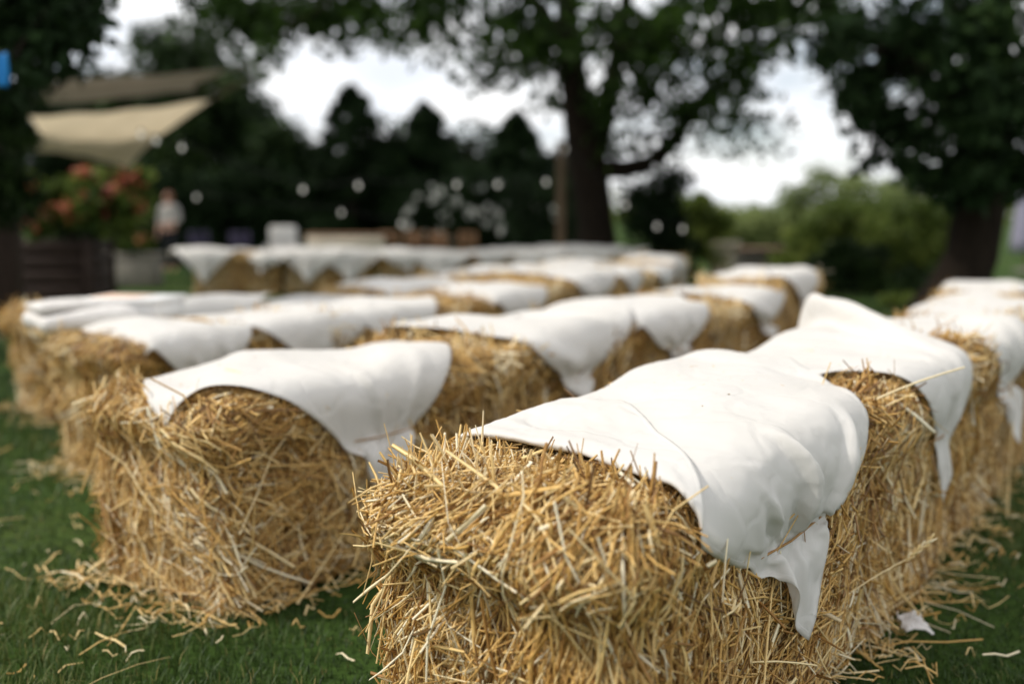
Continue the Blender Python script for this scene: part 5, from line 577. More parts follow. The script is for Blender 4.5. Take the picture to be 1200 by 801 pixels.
4,4,3,3,1,0,0,0,0,0,0,0,1,0,0,0,0,0,1,-6,6,5,-1,0,-1,-7,1,-2,-3,2,2,1,3,3,5,4,4,3,2,0,1,0,0,0,0,0,0,0,0,0,1,0,1,-1,0,-5,0,6,8,-4,-6,-2,2,-2,0,2,2,2,3,
4,3,4,3,2,0,1,-1,0,0,0,0,0,0,0,0,1,-1,1,0,0,0,7,-10,1,5,-4,-6,-2,1,4,2,2,3,5,3,4,3,2,1,1,0,0,1,-1,0,0,0,0,0,0,0,0,1,-1,1,1,-1,11,-3,-8,-4,2,2,-10,-5,
10,6,4,3,4,4,3,2,1,0,0,1,-1,0,0,0,0,0,0,0,0,0,0,0,1,-1,0,1,6,1,-7,-4,3,-1,10,-10,-15,16,9,6,3,3,1,1,0,1,-1,0,0,0,1,-1,0,0,0,0,0,0,0,0,0,1,0,0,-1,-4,
-5,2,2,1,2,11,5,-14,8,8,4,2,1,0,1,-1,0,0,0,0,0,1,0,-1,0,0,0,0,0,0,0,0,0,0,-6,-1,-3,3,1,2,3,8,11,5,-6,1,3,1,0,1,-1,0,1,-1,1,-1,0,0,0,1,-1,0,0,0,0,0,0,
0,0,-2,-7,5,4,-2,-1,4,1,3,7,7,1,-1,0,0,1,0,0,1,-1,0,0,1,-1,0,0,0,1,-1,0,0,0,0,0,-1,-1,-2,-6,3,4,-2,3,3,5,4,2,4,2,0,0,0,0,0,1,-1,0,0,0,0,1,-1,0,0,-1,1,
0,0,0,-1,0,-2,-3,-3,-4,1,1,1,7,4,6,2,2,0,2,0,0,0,0,0,0,0,0,1,-1,0,0,1,-1,0,0,-1,0,0,-1,0,-2,-3,-3,-4,-4,1,4,2,7,4,4,3,0,-1,0,2,0,-1,1,0,0,1,0,-1,1,-1,
0,0,0,-1,0,0,0,-1,0,-2,-4,-3,-5,-2,0,2,7,5,2,1,2,2,1,0,-1,0,0,2,-1,0,0,0,1,0,-1,1,-1,0,1,-1,-1,0,-1,-1,-3,-3,-4,-4,-2,-2,6,3,6,6,-3,2,0,0,2,0,0,-1,1,
0,0,0,0,0,0,1,0,-1,1,-1,0,0,0,-1,-2,-3,-4,-4,-3,-3,-1,0,14,3,4,3,-3,-1,-1,0,1,2,0,0,-1,0,1,0,0,0,1,-1,0,1,-1,0,0,-1,-1,-2,-3,-3,-5,-4,-2,-1,-1,1,22,2,
0,0,-2,-2,-1,0,0,1,1,0,1,0,-1,1,0,0,0,1,0,-2,0,1,-1,0,-1,-3,-5,-6,-3,-3,-1,0,1,1,24,1,0,-1,-2,-1,-1,-1,0,1,1,1,-1,0,1,-1,0,1,-1,1,0,1,-2,-1,-1,-1,-1,
-4,-5,-4,-3,-2,-2,2,0,1,26,0,-1,-1,-1,-1,-2,0,0,0,0,1,0,0,0,1,0,-1,1,-1,1,0,0,-3,-2,-3,-4,-1,-2,-4,-2,-1,-2,0,1,2,26,0,-1,-2,-1,0,-1,-1,0,0,0,0,1,0,0,
0,0,1,-1,0,-1,0,-1,-2,-4,-4,-5,-2,3,2,-4,-3,0,-3,2,1,26,0,-1,0,-2,-1,-1,-1,0,0,0,0,1,0,0,0,1,-1,1,-1,-1,-2,-2,-2,-4,-4,-3,-2,1,6,2,-4,-3,-2,-2,2,26,
-1,1,-2,0,-1,-1,-2,-1,0,1,0,0,1,0,0,0,1,-2,0,-1,-2,-3,-5,-2,-1,1,-1,-3,1,5,1,-1,-5,-3,0,26,0,0,-1,-2,0,-1,-1,-1,-1,0,1,0,0,1,0,0,0,-1,-1,-2,-3,-4,-1,
-2,-1,0,1,0,-2,-1,2,0,-3,-1,-1,26,0,-1,0,-1,-1,0,-2,-1,0,0,-1,0,1,0,1,0,-2,0,-4,-1,-2,-1,-2,-3,-3,-4,-1,3,0,0,1,1,1,-2,-1,26,0,0,0,-1,-1,0,-2,-2,0,0,
0,0,0,0,0,-1,-1,-3,-3,-4,-3,0,-1,-1,-1,0,-2,-4,0,3,3,1,0,-1,-1,26,0,0,-1,-1,0,-1,-1,-1,-1,0,0,0,-1,1,-1,-1,-1,-4,-3,-5,-3,-3,-1,3,3,0,-1,-2,-3,-1,3,1,
1,0,0,25,1,0,0,-1,-2,1,-1,-2,0,-1,-1,1,0,-1,0,-2,-3,-3,-4,-3,-4,-2,-2,-1,2,3,2,1,-1,-1,-1,0,2,0,0,26,-1,1,-1,0,0,-1,0,-2,-2,0,0,-2,0,0,-2,-2,-3,-3,-2,
-2,-2,-2,1,-3,-4,0,1,2,1,-1,-1,1,2,3,0,25,1,-1,1,-2,0,1,-2,-1,-2,-1,0,0,-2,-3,-1,-3,-2,-2,-1,0,1,-2,-3,1,-1,-4,-2,-1,0,0,0,1,3,4,1,25,0,1,-1,0,-1,0,0,
-2,-1,-1,-1,-1,-2,-3,-4,-2,-3,0,-1,2,2,1,-2,-2,-1,0,-2,-2,-1,0,0,1,3,1,0,24,1,0,1,-1,0,-1,0,-2,-2,-1,-1,-3,-4,-3,-4,-2,1,-1,-1,-2,2,3,4,0,-1,-1,0,-1,
-1,0,0,1,-1,0,-1,23,1,1,0,0,-1,0,0,-2,-3,-1,-2,-4,-5,-4,-3,1,1,2,-2,-2,-3,2,3,3,3,1,-1,0,-1,-1,0,-1,0,0,1,20,3,1,1,0,-1,0,-1,-1,-3,-3,-2,-4,-3,-4,-3,
-1,2,3,2,-3,-3,-3,-1,2,3,2,3,1,1,0,-2,-1,0,3,4,20,1,2,1,-1,-1,-2,1,0,-3,-3,-4,-3,-1,-3,-1,-2,-1,1,4,2,-3,-3,-2,-2,-1,1,1,1,1,1,1,1,5,5,6,20,0,1,0,-1,
-2,0,2,2,-1,-5,-5,-1,-2,1,-1,-3,-3,-1,3,3,1,-4,-3,0,-1,-1,0,0,1,0,3,4,6,6,1,21,-1,-3,-3,3,0,1,2,2,2,-2,-3,-3,-2,-2,0,-1,-2,-3,-3,1,3,1,-3,-3,-1,1,-1,
1,1,2,2,6,5,2,0,182,22,22,24,24,26,23,15,9,9,11,12,15,16,17,17,18,17,16,14,10,7,4,2,2,1,-2,-5,-10,-14,-18,-21,-23,-23,-23,-23,21,-1,-1,-3,-1,-5,-2,0,
4,5,2,1,0,1,1,0,-2,-2,-4,-5,-5,-5,-2,-1,0,1,3,2,4,4,3,2,2,1,-1,0,22,-2,-1,-1,-2,-2,-4,2,2,0,2,4,2,0,-1,-1,-2,-4,-4,-5,-4,-3,-3,0,1,0,1,3,3,4,3,4,2,1,
1,0,20,2,-1,-2,-3,-2,1,2,1,1,1,1,0,0,-1,-3,-4,-4,-4,-4,-3,-1,0,-1,0,1,0,0,2,3,5,4,3,2,1,0,17,2,1,-1,-2,1,-1,0,1,1,2,0,0,-3,-3,-4,-4,-3,-3,-1,-1,-1,-1,
1,0,0,-1,0,1,2,4,4,4,2,2,2,17,-2,0,1,1,1,-1,0,2,1,0,-1,-2,-3,-5,-3,-3,-2,0,-1,-1,0,0,0,0,-1,1,-1,-1,1,2,4,5,4,3,1,18,-1,-2,2,1,0,3,-2,1,1,-3,-2,-4,-4,
-3,-3,-1,-1,-2,1,1,0,0,0,-1,-1,0,1,0,0,1,2,4,5,3,3,21,-3,0,0,1,-2,0,2,1,5,-4,-8,-6,-4,-2,0,0,-2,0,0,1,1,0,-1,-1,-1,-1,1,2,0,0,1,2,4,5,2,18,1,0,0,-2,1,
0,-1,-3,-4,3,-1,-9,-4,-2,0,1,3,0,-1,1,1,0,-1,-3,0,-1,1,2,1,0,0,1,2,2,1,18,3,1,-1,-1,-1,0,-2,-4,-8,-3,1,2,-4,-3,-2,0,2,3,2,-1,0,0,-1,-1,-1,-1,1,1,1,0,
0,-1,-2,-1,0,23,-1,0,-1,0,-2,-4,-1,-3,-4,-5,-1,5,1,-3,-3,-1,-1,1,1,2,-1,0,-1,1,-1,1,-1,-1,0,1,-2,-4,-3,-4,-2,24,-1,0,0,-2,-3,-4,-4,0,-2,-4,-3,1,5,2,
-3,-3,-1,-1,1,0,0,0,1,0,1,0,-3,-1,-1,-2,-3,-4,-5,-2,-1,25,0,-1,1,-6,-3,-5,-4,-1,2,-3,-5,-3,5,4,1,-2,-1,-1,-2,-1,1,1,0,1,0,-3,-1,-1,-2,-4,-4,-3,-3,-3,
-1,26,-2,-1,-2,-6,-5,-4,-2,-3,2,3,-3,-4,-3,4,5,0,-2,-1,-1,-1,-1,0,2,0,-1,-1,-2,-2,-3,-4,-4,-3,-3,0,-1,26,-3,-4,-5,-2,-5,-5,-1,-1,-1,5,3,-3,-6,-1,3,4,
-1,-2,-1,-1,-1,0,1,2,0,-2,-2,-5,-6,-3,-3,-2,0,-1,1,21,-3,-7,-6,2,-2,-3,-1,-1,-3,3,7,0,-4,-5,0,2,2,-1,-2,0,0,0,-2,0,-1,-2,-2,-5,-3,-4,-1,-1,0,-1,0,13,
-5,-3,-4,4,0,-3,-3,1,-2,-1,4,7,0,-5,-4,0,2,1,0,-1,2,-1,-2,-4,-4,-2,-3,-4,-3,-1,-1,-1,0,1,-1,8,-4,-2,0,3,1,-4,-2,-1,0,-3,1,5,4,0,-3,-2,-2,2,2,0,-2,0,
-2,-5,-3,-3,-4,-2,-3,-1,-1,1,-1,0,1,5,-2,0,1,1,1,-2,-5,-2,3,-1,-2,2,4,3,-1,-3,-2,-1,2,1,-2,-5,-3,-3,-3,-3,-2,-1,-1,-1,0,-1,1,0,0,5,-2,0,1,1,1,-1,-4,
-2,-1,2,0,-1,2,1,1,0,-1,-1,-1,0,-3,-4,-3,-4,-3,-2,-2,-1,1,-1,0,0,-1,0,0,5,-1,0,0,1,1,-1,-2,-3,0,0,0,-1,0,2,1,0,1,-2,-3,-4,-2,-2,-4,-2,-3,-2,0,-1,1,0,
-1,0,0,0,0,6,-3,0,1,1,0,2,-3,-1,-1,0,-2,0,0,0,0,1,0,0,-4,-4,-3,-3,-3,-3,0,0,-1,-1,-1,1,0,0,-1,0,0,5,-1,-1,1,0,2,0,-1,-2,-1,-1,-1,-1,0,1,0,-1,0,-3,-4,
-2,-3,-2,-2,-1,-1,0,0,0,-1,-1,0,-1,1,-1,1,6,-2,0,-1,1,2,0,-2,-2,-1,-2,0,0,0,0,1,-1,-3,-3,-3,-3,-2,-2,0,0,-1,-1,-1,0,0,-1,0,0,0,0,-1,6,-1,-1,0,1,0,1,
-1,-3,-2,0,-1,0,0,0,0,-2,-4,-4,-2,-3,-1,-1,-1,0,-1,0,0,0,-1,1,-1,0,-1,0,1,6,-1,-1,0,0,2,1,-2,-3,-1,0,0,-2,0,-1,-2,-3,-4,-2,-2,-2,-2,0,0,-1,1,-1,0,0,0,
-1,1,-1,0,0,-1,7,-2,-1,1,-1,1,1,0,-3,-2,1,0,-2,-2,-1,-4,-4,-2,-3,-2,0,-1,0,-1,1,-1,1,-1,0,0,0,-1,1,0,-1,0,7,-1,-1,-1,1,1,0,0,0,-3,-1,-2,-1,-3,-5,-2,
-3,-3,-1,-1,-1,1,-1,0,0,0,0,1,-1,0,0,0,-1,0,0,0,7,-1,-1,0,0,0,1,1,-1,-1,-2,-2,-5,-4,-4,-3,-2,-1,-1,0,0,-1,1,0,-1,1,-1,0,1,0,0,0,0,-1,0,0,8,-1,-1,-1,0,
0,1,0,-1,-2,-3,-2,-2,-6,-4,-3,-2,-1,0,1,0,0,-1,1,0,-1,1,-1,0,0,0,0,0,0,0,-1,6,2,-2,0,-1,0,1,0,-2,-3,-5,-3,-2,-4,-3,-3,0,-1,1,-1,0,1,0,-1,1,0,-1,1,-1,
0,0,0,0,0,0,0,4,3,0,-1,-1,0,1,-1,-3,-4,-4,-4,-4,-2,-3,-2,0,1,0,0,1,-1,1,0,-1,1,0,-1,1,0,-1,0,0,0,1,1,1,5,2,-1,-1,0,-1,-1,-3,-4,-4,-4,-5,-2,-1,-1,0,0,
0,1,-1,1,-1,0,1,-1,1,0,0,-1,1,0,-1,1,1,5,0,5,3,-1,-3,0,0,-2,-1,-4,-5,-5,-3,-1,-1,0,-2,0,-1,1,0,0,0,1,-1,1,-1,0,0,1,-1,0,1,2,5,9,0,1,3,0,-2,-2,1,1,0,
-4,-5,-5,-2,-2,0,-2,-1,-1,0,0,1,-1,1,-1,0,0,0,1,-1,0,1,0,1,6,8,3,-1,0,1,0,-3,-4,2,5,1,0,-3,-5,-3,-3,-3,0,0,-2,0,-2,0,0,0,0,1,-1,1,-1,1,-1,0,2,5,8,4,1,]),
    'rowtwo': (40, [
14,-17,-16,-14,-12,-10,-4,4,-2,-12,-14,-12,-14,-12,-11,-14,-17,-17,-17,-18,-18,-18,-18,-18,-18,-18,-19,-18,-18,-19,-18,-19,-18,-18,-17,-14,-13,-9,-6,
-4,13,1,1,-1,-1,-2,-6,-7,2,6,1,-1,2,1,0,1,3,0,0,0,1,0,0,0,-1,0,0,0,0,0,0,0,0,0,-1,-2,-1,-2,-1,-1,12,3,0,0,0,0,-3,-4,-3,1,2,2,0,-1,0,1,0,2,1,0,0,0,0,0,
0,0,0,0,-1,1,0,0,0,-1,0,0,-2,-2,-2,-1,11,2,2,0,0,0,0,-1,-2,-3,0,-1,1,0,0,0,1,1,1,1,0,0,0,0,0,0,0,0,0,0,-1,1,-1,1,0,-2,0,-1,-3,-2,9,3,1,1,0,-1,1,-1,-3,
0,-1,0,-1,1,-1,0,1,2,1,1,0,0,0,0,0,-1,1,-1,1,-1,1,-1,1,-1,0,0,-1,-2,-2,-2,9,1,3,-1,0,1,1,-1,-2,-3,0,-1,1,0,0,1,0,1,2,1,0,0,0,-1,1,0,-1,1,-1,1,-1,1,-1,
1,-1,0,-1,-1,-1,-2,8,1,2,2,-1,0,0,-2,-1,-2,0,1,-1,0,1,0,1,0,1,2,0,1,-1,1,-1,0,1,-1,0,0,1,-1,1,-1,1,-1,0,-1,-1,-2,8,0,-1,0,2,1,-2,0,-1,1,-1,0,-1,1,1,1,
1,0,-1,0,3,0,0,0,0,1,-1,0,0,0,0,1,0,0,-1,1,-1,0,-1,-2,11,-2,-4,2,2,-1,1,-1,0,0,-1,0,0,-1,0,1,1,1,0,0,1,1,1,0,1,-1,0,0,1,-1,0,0,0,1,0,-1,1,-1,-1,-1,13,
-4,-1,1,0,0,-1,0,0,0,0,-1,1,0,-1,-1,1,1,1,0,0,1,2,0,0,0,0,1,-1,0,0,0,0,0,1,0,-1,1,0,-1,12,0,0,-2,-1,-1,-1,0,0,0,1,0,0,0,-1,-1,-1,1,1,2,0,1,1,1,0,1,0,
-1,0,0,0,0,0,0,0,1,0,0,-1,0,9,-1,0,0,0,0,1,-1,-1,0,1,1,0,-1,0,0,-1,-1,1,1,2,0,1,1,0,0,0,0,0,1,-1,0,0,0,0,0,1,0,0,0,8,1,0,-2,0,1,0,1,-1,0,1,1,0,0,0,-1,
0,-1,-1,0,1,2,0,1,1,0,0,0,0,0,0,0,0,1,0,0,0,0,0,0,10,1,-1,-1,-1,1,1,-1,1,0,0,0,1,-1,-1,0,-2,0,0,1,0,1,2,0,0,1,0,0,1,-1,1,0,0,-1,1,0,0,0,1,-1,14,-3,-1,
0,-1,1,1,1,0,1,0,-1,-1,0,-1,-1,0,-2,0,0,0,2,0,2,1,-1,1,0,0,0,0,0,0,1,0,0,0,0,0,1,15,-2,-1,-1,0,1,0,1,1,0,0,0,-1,-1,0,-1,-1,-1,-2,-1,1,0,2,1,1,1,0,0,0,
1,0,0,1,0,-1,0,1,-1,0,0,15,0,1,-1,-1,0,1,-1,0,1,1,0,-1,-1,0,-1,-2,-1,-1,-2,-1,0,1,2,1,1,0,1,0,0,1,1,0,-1,1,0,-1,1,0,0,13,3,0,0,0,-1,0,0,1,0,0,0,0,0,
-2,0,0,-2,-1,-2,-2,-1,0,1,2,1,1,1,1,0,1,0,0,0,-1,0,0,0,0,1,14,1,2,1,-1,-1,-1,1,0,0,0,0,0,0,0,-1,0,0,-2,-1,-2,-2,-2,-1,1,2,3,1,0,2,0,0,-1,0,0,0,0,1,0,
0,16,-2,1,3,0,-2,1,0,0,0,-1,0,0,-1,1,0,-1,0,0,0,-2,-2,-2,-2,-1,2,2,1,2,0,0,0,0,0,0,1,0,0,1,0,18,-1,-1,0,1,0,-1,1,0,0,0,-1,0,0,0,0,0,0,0,-1,0,-1,-2,-2,
-1,-1,1,2,1,0,0,0,1,0,1,-1,1,0,0,1,18,-1,-1,0,1,-1,0,1,0,0,-1,0,0,1,-1,0,0,0,0,0,0,-1,-1,-1,-2,-1,0,1,0,1,1,0,0,1,0,1,0,0,1,0,17,-1,-1,1,0,2,0,-1,0,0,
0,-1,0,0,0,0,0,0,0,0,0,0,0,-2,-1,-1,-2,0,1,1,0,1,0,0,1,0,1,1,-1,0,16,1,0,-1,1,1,-1,0,0,-1,0,1,0,-1,0,0,0,0,0,0,0,0,-1,1,-1,-1,-1,-1,0,0,1,0,1,1,0,0,0,
0,1,0,14,1,1,-1,1,0,1,0,0,0,1,-1,-1,1,-1,0,0,0,0,0,0,-1,1,-1,1,-1,-1,-1,-2,0,0,2,0,1,0,1,0,0,1,0,14,0,0,1,0,1,1,0,0,0,0,0,0,-1,1,-1,0,0,0,0,-1,1,-1,1,
0,-1,-1,-1,-1,0,0,0,2,-1,1,0,1,1,-1,1,14,0,-1,1,1,1,0,1,0,1,-1,0,-1,0,0,0,0,0,0,-1,1,-1,1,-1,0,1,-1,-1,0,-2,-1,1,0,2,0,1,1,0,1,0,13,0,1,-1,1,0,2,0,1,
0,0,0,0,-1,0,0,0,0,-1,1,-1,0,0,1,-1,0,1,-1,-1,0,-1,-2,1,1,2,1,0,0,0,0,14,0,-1,0,0,1,1,2,0,0,0,-1,0,0,-1,1,0,-1,1,-1,0,0,0,0,1,-1,0,0,0,-1,-1,-1,-1,1,
2,2,0,0,1,0,14,0,0,-1,-1,0,2,1,2,0,0,-1,0,0,0,0,-1,1,-1,0,0,0,0,0,0,0,-1,0,0,0,0,-1,-1,-1,0,2,3,1,-1,0,14,0,0,0,-1,-1,0,2,2,1,0,0,-2,0,1,-1,1,-1,-1,0,
1,0,0,0,0,0,0,0,-1,0,0,0,-1,-3,-1,1,2,3,1,1,14,1,0,0,-1,-1,-1,1,2,2,-1,-1,1,0,0,0,-2,0,1,0,0,0,0,0,-1,0,0,-1,1,0,1,0,-1,-1,-3,-2,1,2,4,1,14,1,1,1,-1,
-1,-2,-1,2,2,0,0,0,0,-2,0,1,-1,1,0,0,0,0,-1,0,-1,0,0,0,1,0,0,0,0,-2,-3,-2,2,1,3,17,0,0,0,0,0,-1,-1,-1,-1,1,1,0,-1,1,-1,0,1,0,0,0,0,-1,0,-1,0,-1,0,0,0,
1,1,1,-1,0,-2,-4,-2,2,2,17,0,1,0,0,-1,0,0,-3,-2,0,1,0,1,0,0,1,0,-1,1,-1,0,0,-1,0,0,-1,0,-1,0,1,1,1,1,0,-1,-2,-4,-1,0,18,0,0,0,0,-1,-1,-1,-1,-3,-1,1,1,
0,1,1,0,1,0,-1,0,-1,0,0,-1,0,1,-1,0,-1,0,1,0,2,0,0,-1,-2,-4,0,17,1,0,0,0,0,-2,-2,-2,0,0,0,0,1,0,1,0,0,0,0,0,0,-1,-1,1,-1,0,0,-1,-1,0,1,1,1,1,1,0,-2,
-4,-3,18,-1,1,0,0,0,-1,-2,-1,0,0,-1,1,0,0,0,0,0,0,0,-1,0,-1,1,-1,1,-1,0,1,-1,-3,0,2,0,2,1,0,0,-1,-4,17,0,0,0,1,0,0,-2,-1,-1,0,0,0,0,0,0,0,-1,0,0,0,0,
0,-1,1,-1,1,0,-1,0,-1,-2,1,1,0,2,1,0,0,-1,18,-1,-1,1,-1,1,0,0,-1,-1,-1,1,-1,1,0,0,-1,0,-1,-1,0,0,1,0,-1,1,-1,0,0,0,-1,-1,-2,2,1,0,2,1,1,-1,-307,5,6,5,
7,7,5,3,3,-1,4,4,2,4,0,-4,-3,-4,-3,-3,-1,0,0,2,4,7,8,9,11,11,12,12,13,12,12,11,11,10,9,10,0,6,-1,-5,-8,-5,0,5,6,10,1,-1,-3,-3,-1,1,-2,0,0,1,0,1,3,2,3,
2,2,1,1,1,1,1,0,0,0,1,0,0,1,-1,1,4,3,-1,-5,-6,-2,2,3,4,0,-2,1,-3,-2,1,1,0,0,2,2,2,2,4,2,1,1,2,1,0,0,0,0,1,0,0,0,1,0,1,1,3,1,2,0,-1,-2,-1,1,-1,0,-3,-2,
-1,0,-1,1,1,2,2,3,3,3,2,2,2,1,0,0,1,0,-1,0,0,0,0,1,0,1,0,0,1,1,1,5,2,2,-4,-3,-5,-3,1,0,-1,0,0,1,3,3,3,3,3,2,1,1,1,0,1,0,-1,0,1,-1,0,0,1,0,1,0,0,1,0,0,
0,4,5,3,-2,-5,-4,-4,-1,0,0,1,1,3,3,3,3,3,1,2,1,1,-1,1,0,-1,1,-1,0,0,0,0,0,0,1,0,1,1,0,3,-1,-1,5,0,-1,-6,-3,0,-1,0,2,2,4,2,2,4,3,1,2,0,1,0,0,0,-1,1,-1,
1,-1,1,-1,1,-1,1,-1,1,1,2,-1,0,6,2,-2,-6,-7,-5,3,3,1,2,3,2,2,3,5,2,1,2,1,0,0,-1,1,-1,1,-1,1,-1,1,-1,0,0,1,-1,1,0,0,5,-2,0,2,0,-4,-2,-1,-2,-10,-1,10,4,
2,3,4,4,3,2,1,0,0,1,0,0,0,0,0,0,-1,1,-1,1,0,0,-1,1,0,0,0,10,-3,-4,0,-2,-5,-2,3,3,-1,-7,-3,9,7,3,4,3,1,1,1,0,1,0,0,0,0,0,-1,1,0,0,0,-1,1,-1,1,-1,0,1,0,
12,-3,-4,-9,-1,-1,0,0,3,6,4,-3,-8,8,9,1,2,1,1,0,1,-1,0,1,0,0,0,0,0,0,-1,1,0,0,0,0,0,0,-1,1,13,-7,-6,-11,1,3,1,2,2,6,6,3,4,-5,1,3,0,0,1,1,0,1,0,-1,1,0,
0,0,-1,1,0,-1,1,-1,0,0,0,0,1,-1,5,-9,-4,0,-3,4,2,3,4,3,5,5,3,1,-2,0,0,0,-1,1,1,0,1,0,0,0,0,0,0,0,0,0,-1,0,1,-1,0,0,0,1,-8,-2,1,2,-2,5,4,4,3,2,2,4,2,1,
0,-1,1,0,0,-1,1,1,-1,1,0,-1,1,0,0,-1,1,0,0,-1,-1,1,0,0,0,0,-13,3,1,3,1,5,4,3,3,2,2,1,2,1,-1,1,-1,0,0,0,0,0,2,0,0,0,0,0,0,0,-1,0,-1,1,0,-1,1,0,0,0,-9,
0,3,3,2,3,5,3,3,1,2,0,0,0,1,0,0,0,1,0,-1,0,1,0,1,0,0,0,0,0,-1,-1,0,0,0,0,0,1,0,0,-8,1,2,4,4,1,5,3,2,2,0,0,0,0,0,0,1,0,0,0,0,1,0,1,-1,1,0,0,-1,-1,0,0,
0,0,0,1,0,0,0,0,-5,2,3,5,3,1,3,2,1,1,0,0,0,1,0,0,-1,1,0,0,1,-1,0,0,2,0,-1,0,0,-1,-1,-1,1,1,1,0,1,-1,0,-2,-1,3,3,3,4,1,1,2,0,0,1,0,0,-1,0,0,1,0,-1,1,0,
1,-1,1,-1,0,0,0,-2,0,0,2,1,0,0,0,-1,0,-1,-1,2,4,2,4,3,0,0,1,1,0,-1,0,0,0,0,0,0,0,1,0,0,0,1,-1,0,0,-1,-2,1,0,2,1,0,0,0,0,0,-2,-2,-3,7,3,2,2,2,1,0,0,-1,
0,0,0,0,0,0,0,0,0,0,0,0,0,0,0,1,0,0,-1,0,1,0,0,0,0,0,0,-2,-2,-3,-2,10,2,2,1,2,0,0,-1,1,-1,1,0,-1,0,0,0,0,0,0,0,0,0,-1,0,-1,0,1,1,0,0,0,0,0,0,0,-2,-1,
-3,-2,-3,12,2,1,1,1,1,-1,-1,0,1,-1,0,0,0,0,0,0,0,0,0,0,-1,0,-2,-2,0,2,3,1,-1,0,0,0,-1,-1,-2,-2,-2,-3,-1,14,1,2,0,0,-1,0,0,0,0,1,-1,0,0,0,0,0,0,0,-1,0,
0,-1,-2,-1,0,1,2,2,1,0,-1,-1,-1,-3,-1,-3,-1,0,-1,16,2,-1,1,-1,0,-1,1,0,0,-1,0,0,0,0,0,0,0,-1,1,-1,-1,-2,-1,1,1,1,0,1,2,0,-1,-2,-3,-2,-3,-1,0,-1,0,18,
0,0,0,0,-1,0,-1,0,1,-1,1,0,-1,0,0,0,-1,1,-1,-1,-2,-1,2,1,1,0,0,0,0,0,-1,-2,-2,-4,-1,-1,-1,1,-1,18,0,0,-1,0,-1,0,1,0,0,0,-1,0,0,0,0,-1,1,-1,-1,-1,-1,0,
2,2,1,-1,0,-1,0,-2,-2,-1,-4,-2,-2,-1,1,0,0,18,0,0,-1,0,0,0,-1,1,0,0,0,-1,1,-1,0,0,-1,-1,-1,-2,1,2,2,0,0,0,-1,-1,-2,-1,-2,-3,-2,-2,-3,-2,0,1,2,17,1,-1,
1,-1,1,-1,0,0,0,0,0,0,-1,0,-1,0,-1,-1,-2,1,2,2,0,0,-1,0,-1,-1,-2,-3,-2,-2,1,-1,-3,-3,-1,0,1,17,0,0,0,0,0,0,0,1,0,0,-1,0,-1,-1,0,-1,-1,-1,1,1,1,1,-1,1,
-1,-1,-2,-2,-2,-3,-2,-1,1,2,0,-3,-4,-2,1,16,0,1,-1,1,0,1,0,0,0,0,-1,-1,-1,0,-2,-1,0,0,2,2,0,0,0,-2,0,-3,-1,-2,-3,-1,-2,-1,-2,3,7,0,-4,-5,-3,15,0,0,1,
0,1,0,1,0,1,-1,-1,-2,-1,-1,0,0,0,1,1,0,1,-2,0,-1,-3,-1,-3,-2,-1,-2,0,-1,-1,-2,4,9,0,-4,-5,13,0,1,0,1,0,0,2,1,1,-1,-3,-1,0,0,-1,0,1,2,0,0,-1,-1,-3,-1,
-2,-3,-2,-1,0,-1,0,0,-1,-2,-4,6,10,1,-4,11,1,1,1,-1,0,1,-1,0,0,0,0,0,1,0,1,1,0,0,0,0,-3,-1,-2,-4,-3,-1,-2,0,1,2,-3,0,1,-1,-4,-3,7,10,3,12,1,0,0,0,0,
-2,-1,-1,-2,2,4,2,0,0,1,0,1,-1,0,-3,-1,-3,-2,-4,-1,-2,-1,-2,2,4,1,-3,0,0,-1,-5,-3,8,11,13,0,0,0,0,-1,1,-1,-2,-1,2,2,2,0,1,0,0,0,0,-3,-2,-3,-2,-3,-2,
-1,-1,0,-2,-2,5,5,-1,-4,0,1,-3,-5,-1,7,13,0,0,0,0,1,-1,-1,0,1,0,1,1,1,0,1,0,-2,-2,-2,-3,-2,-2,-3,-1,0,0,-1,-1,-2,-1,7,5,-2,-3,-2,1,-4,-5,-2,13,0,0,1,
0,-1,0,1,0,0,1,0,0,1,0,0,-1,-3,-3,-3,-1,-1,-4,-1,1,0,-1,0,0,-2,-3,1,9,5,-3,-3,-2,-1,-4,-5,13,0,1,-1,0,0,0,0,0,1,1,1,0,0,0,-2,-3,-2,-3,-2,-2,-3,0,0,1,
-1,-1,0,1,0,-4,-2,4,9,3,-3,-3,-1,-3,-4,14,0,-1,0,0,0,0,0,0,0,0,0,1,0,-1,-3,-3,-4,-3,-2,-2,1,1,2,-1,-1,0,0,1,0,-1,-4,-1,6,8,2,-3,-3,-1,-4,167,14,15,16,
18,18,18,15,14,11,7,4,7,10,13,15,14,14,14,14,14,13,14,13,12,11,9,9,8,7,4,3,0,-3,-8,-12,-15,-17,-19,-20,19,-4,-1,0,-1,0,0,2,0,-6,-3,4,2,4,2,0,0,0,0,0,
0,0,-1,-1,-1,-2,-1,-3,-3,-4,-1,-2,0,1,2,2,2,1,1,0,19,-3,-1,-1,0,0,-2,-2,0,1,-1,2,4,1,0,0,1,0,0,0,0,-1,-1,-1,-3,-1,-3,-3,-3,-2,-2,0,-1,0,2,3,2,2,1,1,
19,-1,-3,0,0,-1,-1,-2,-6,0,7,3,2,0,-1,0,0,1,1,0,-2,0,-2,-3,-1,-4,-3,-2,-1,-1,-1,-2,0,0,1,2,3,3,2,2,21,-3,-1,-1,-1,-2,-4,0,0,3,4,1,0,0,0,0,0,-1,0,-1,0,
-3,-2,-2,-4,-2,-1,-1,-1,-1,-1,0,-1,0,0,2,3,3,3,1,21,-1,-3,0,-2,-2,-4,-2,4,5,1,0,0,0,0,-1,-1,0,-1,-1,-3,-1,-3,-3,-2,-2,0,0,-1,0,0,-2,0,-1,1,1,3,3,3,3,
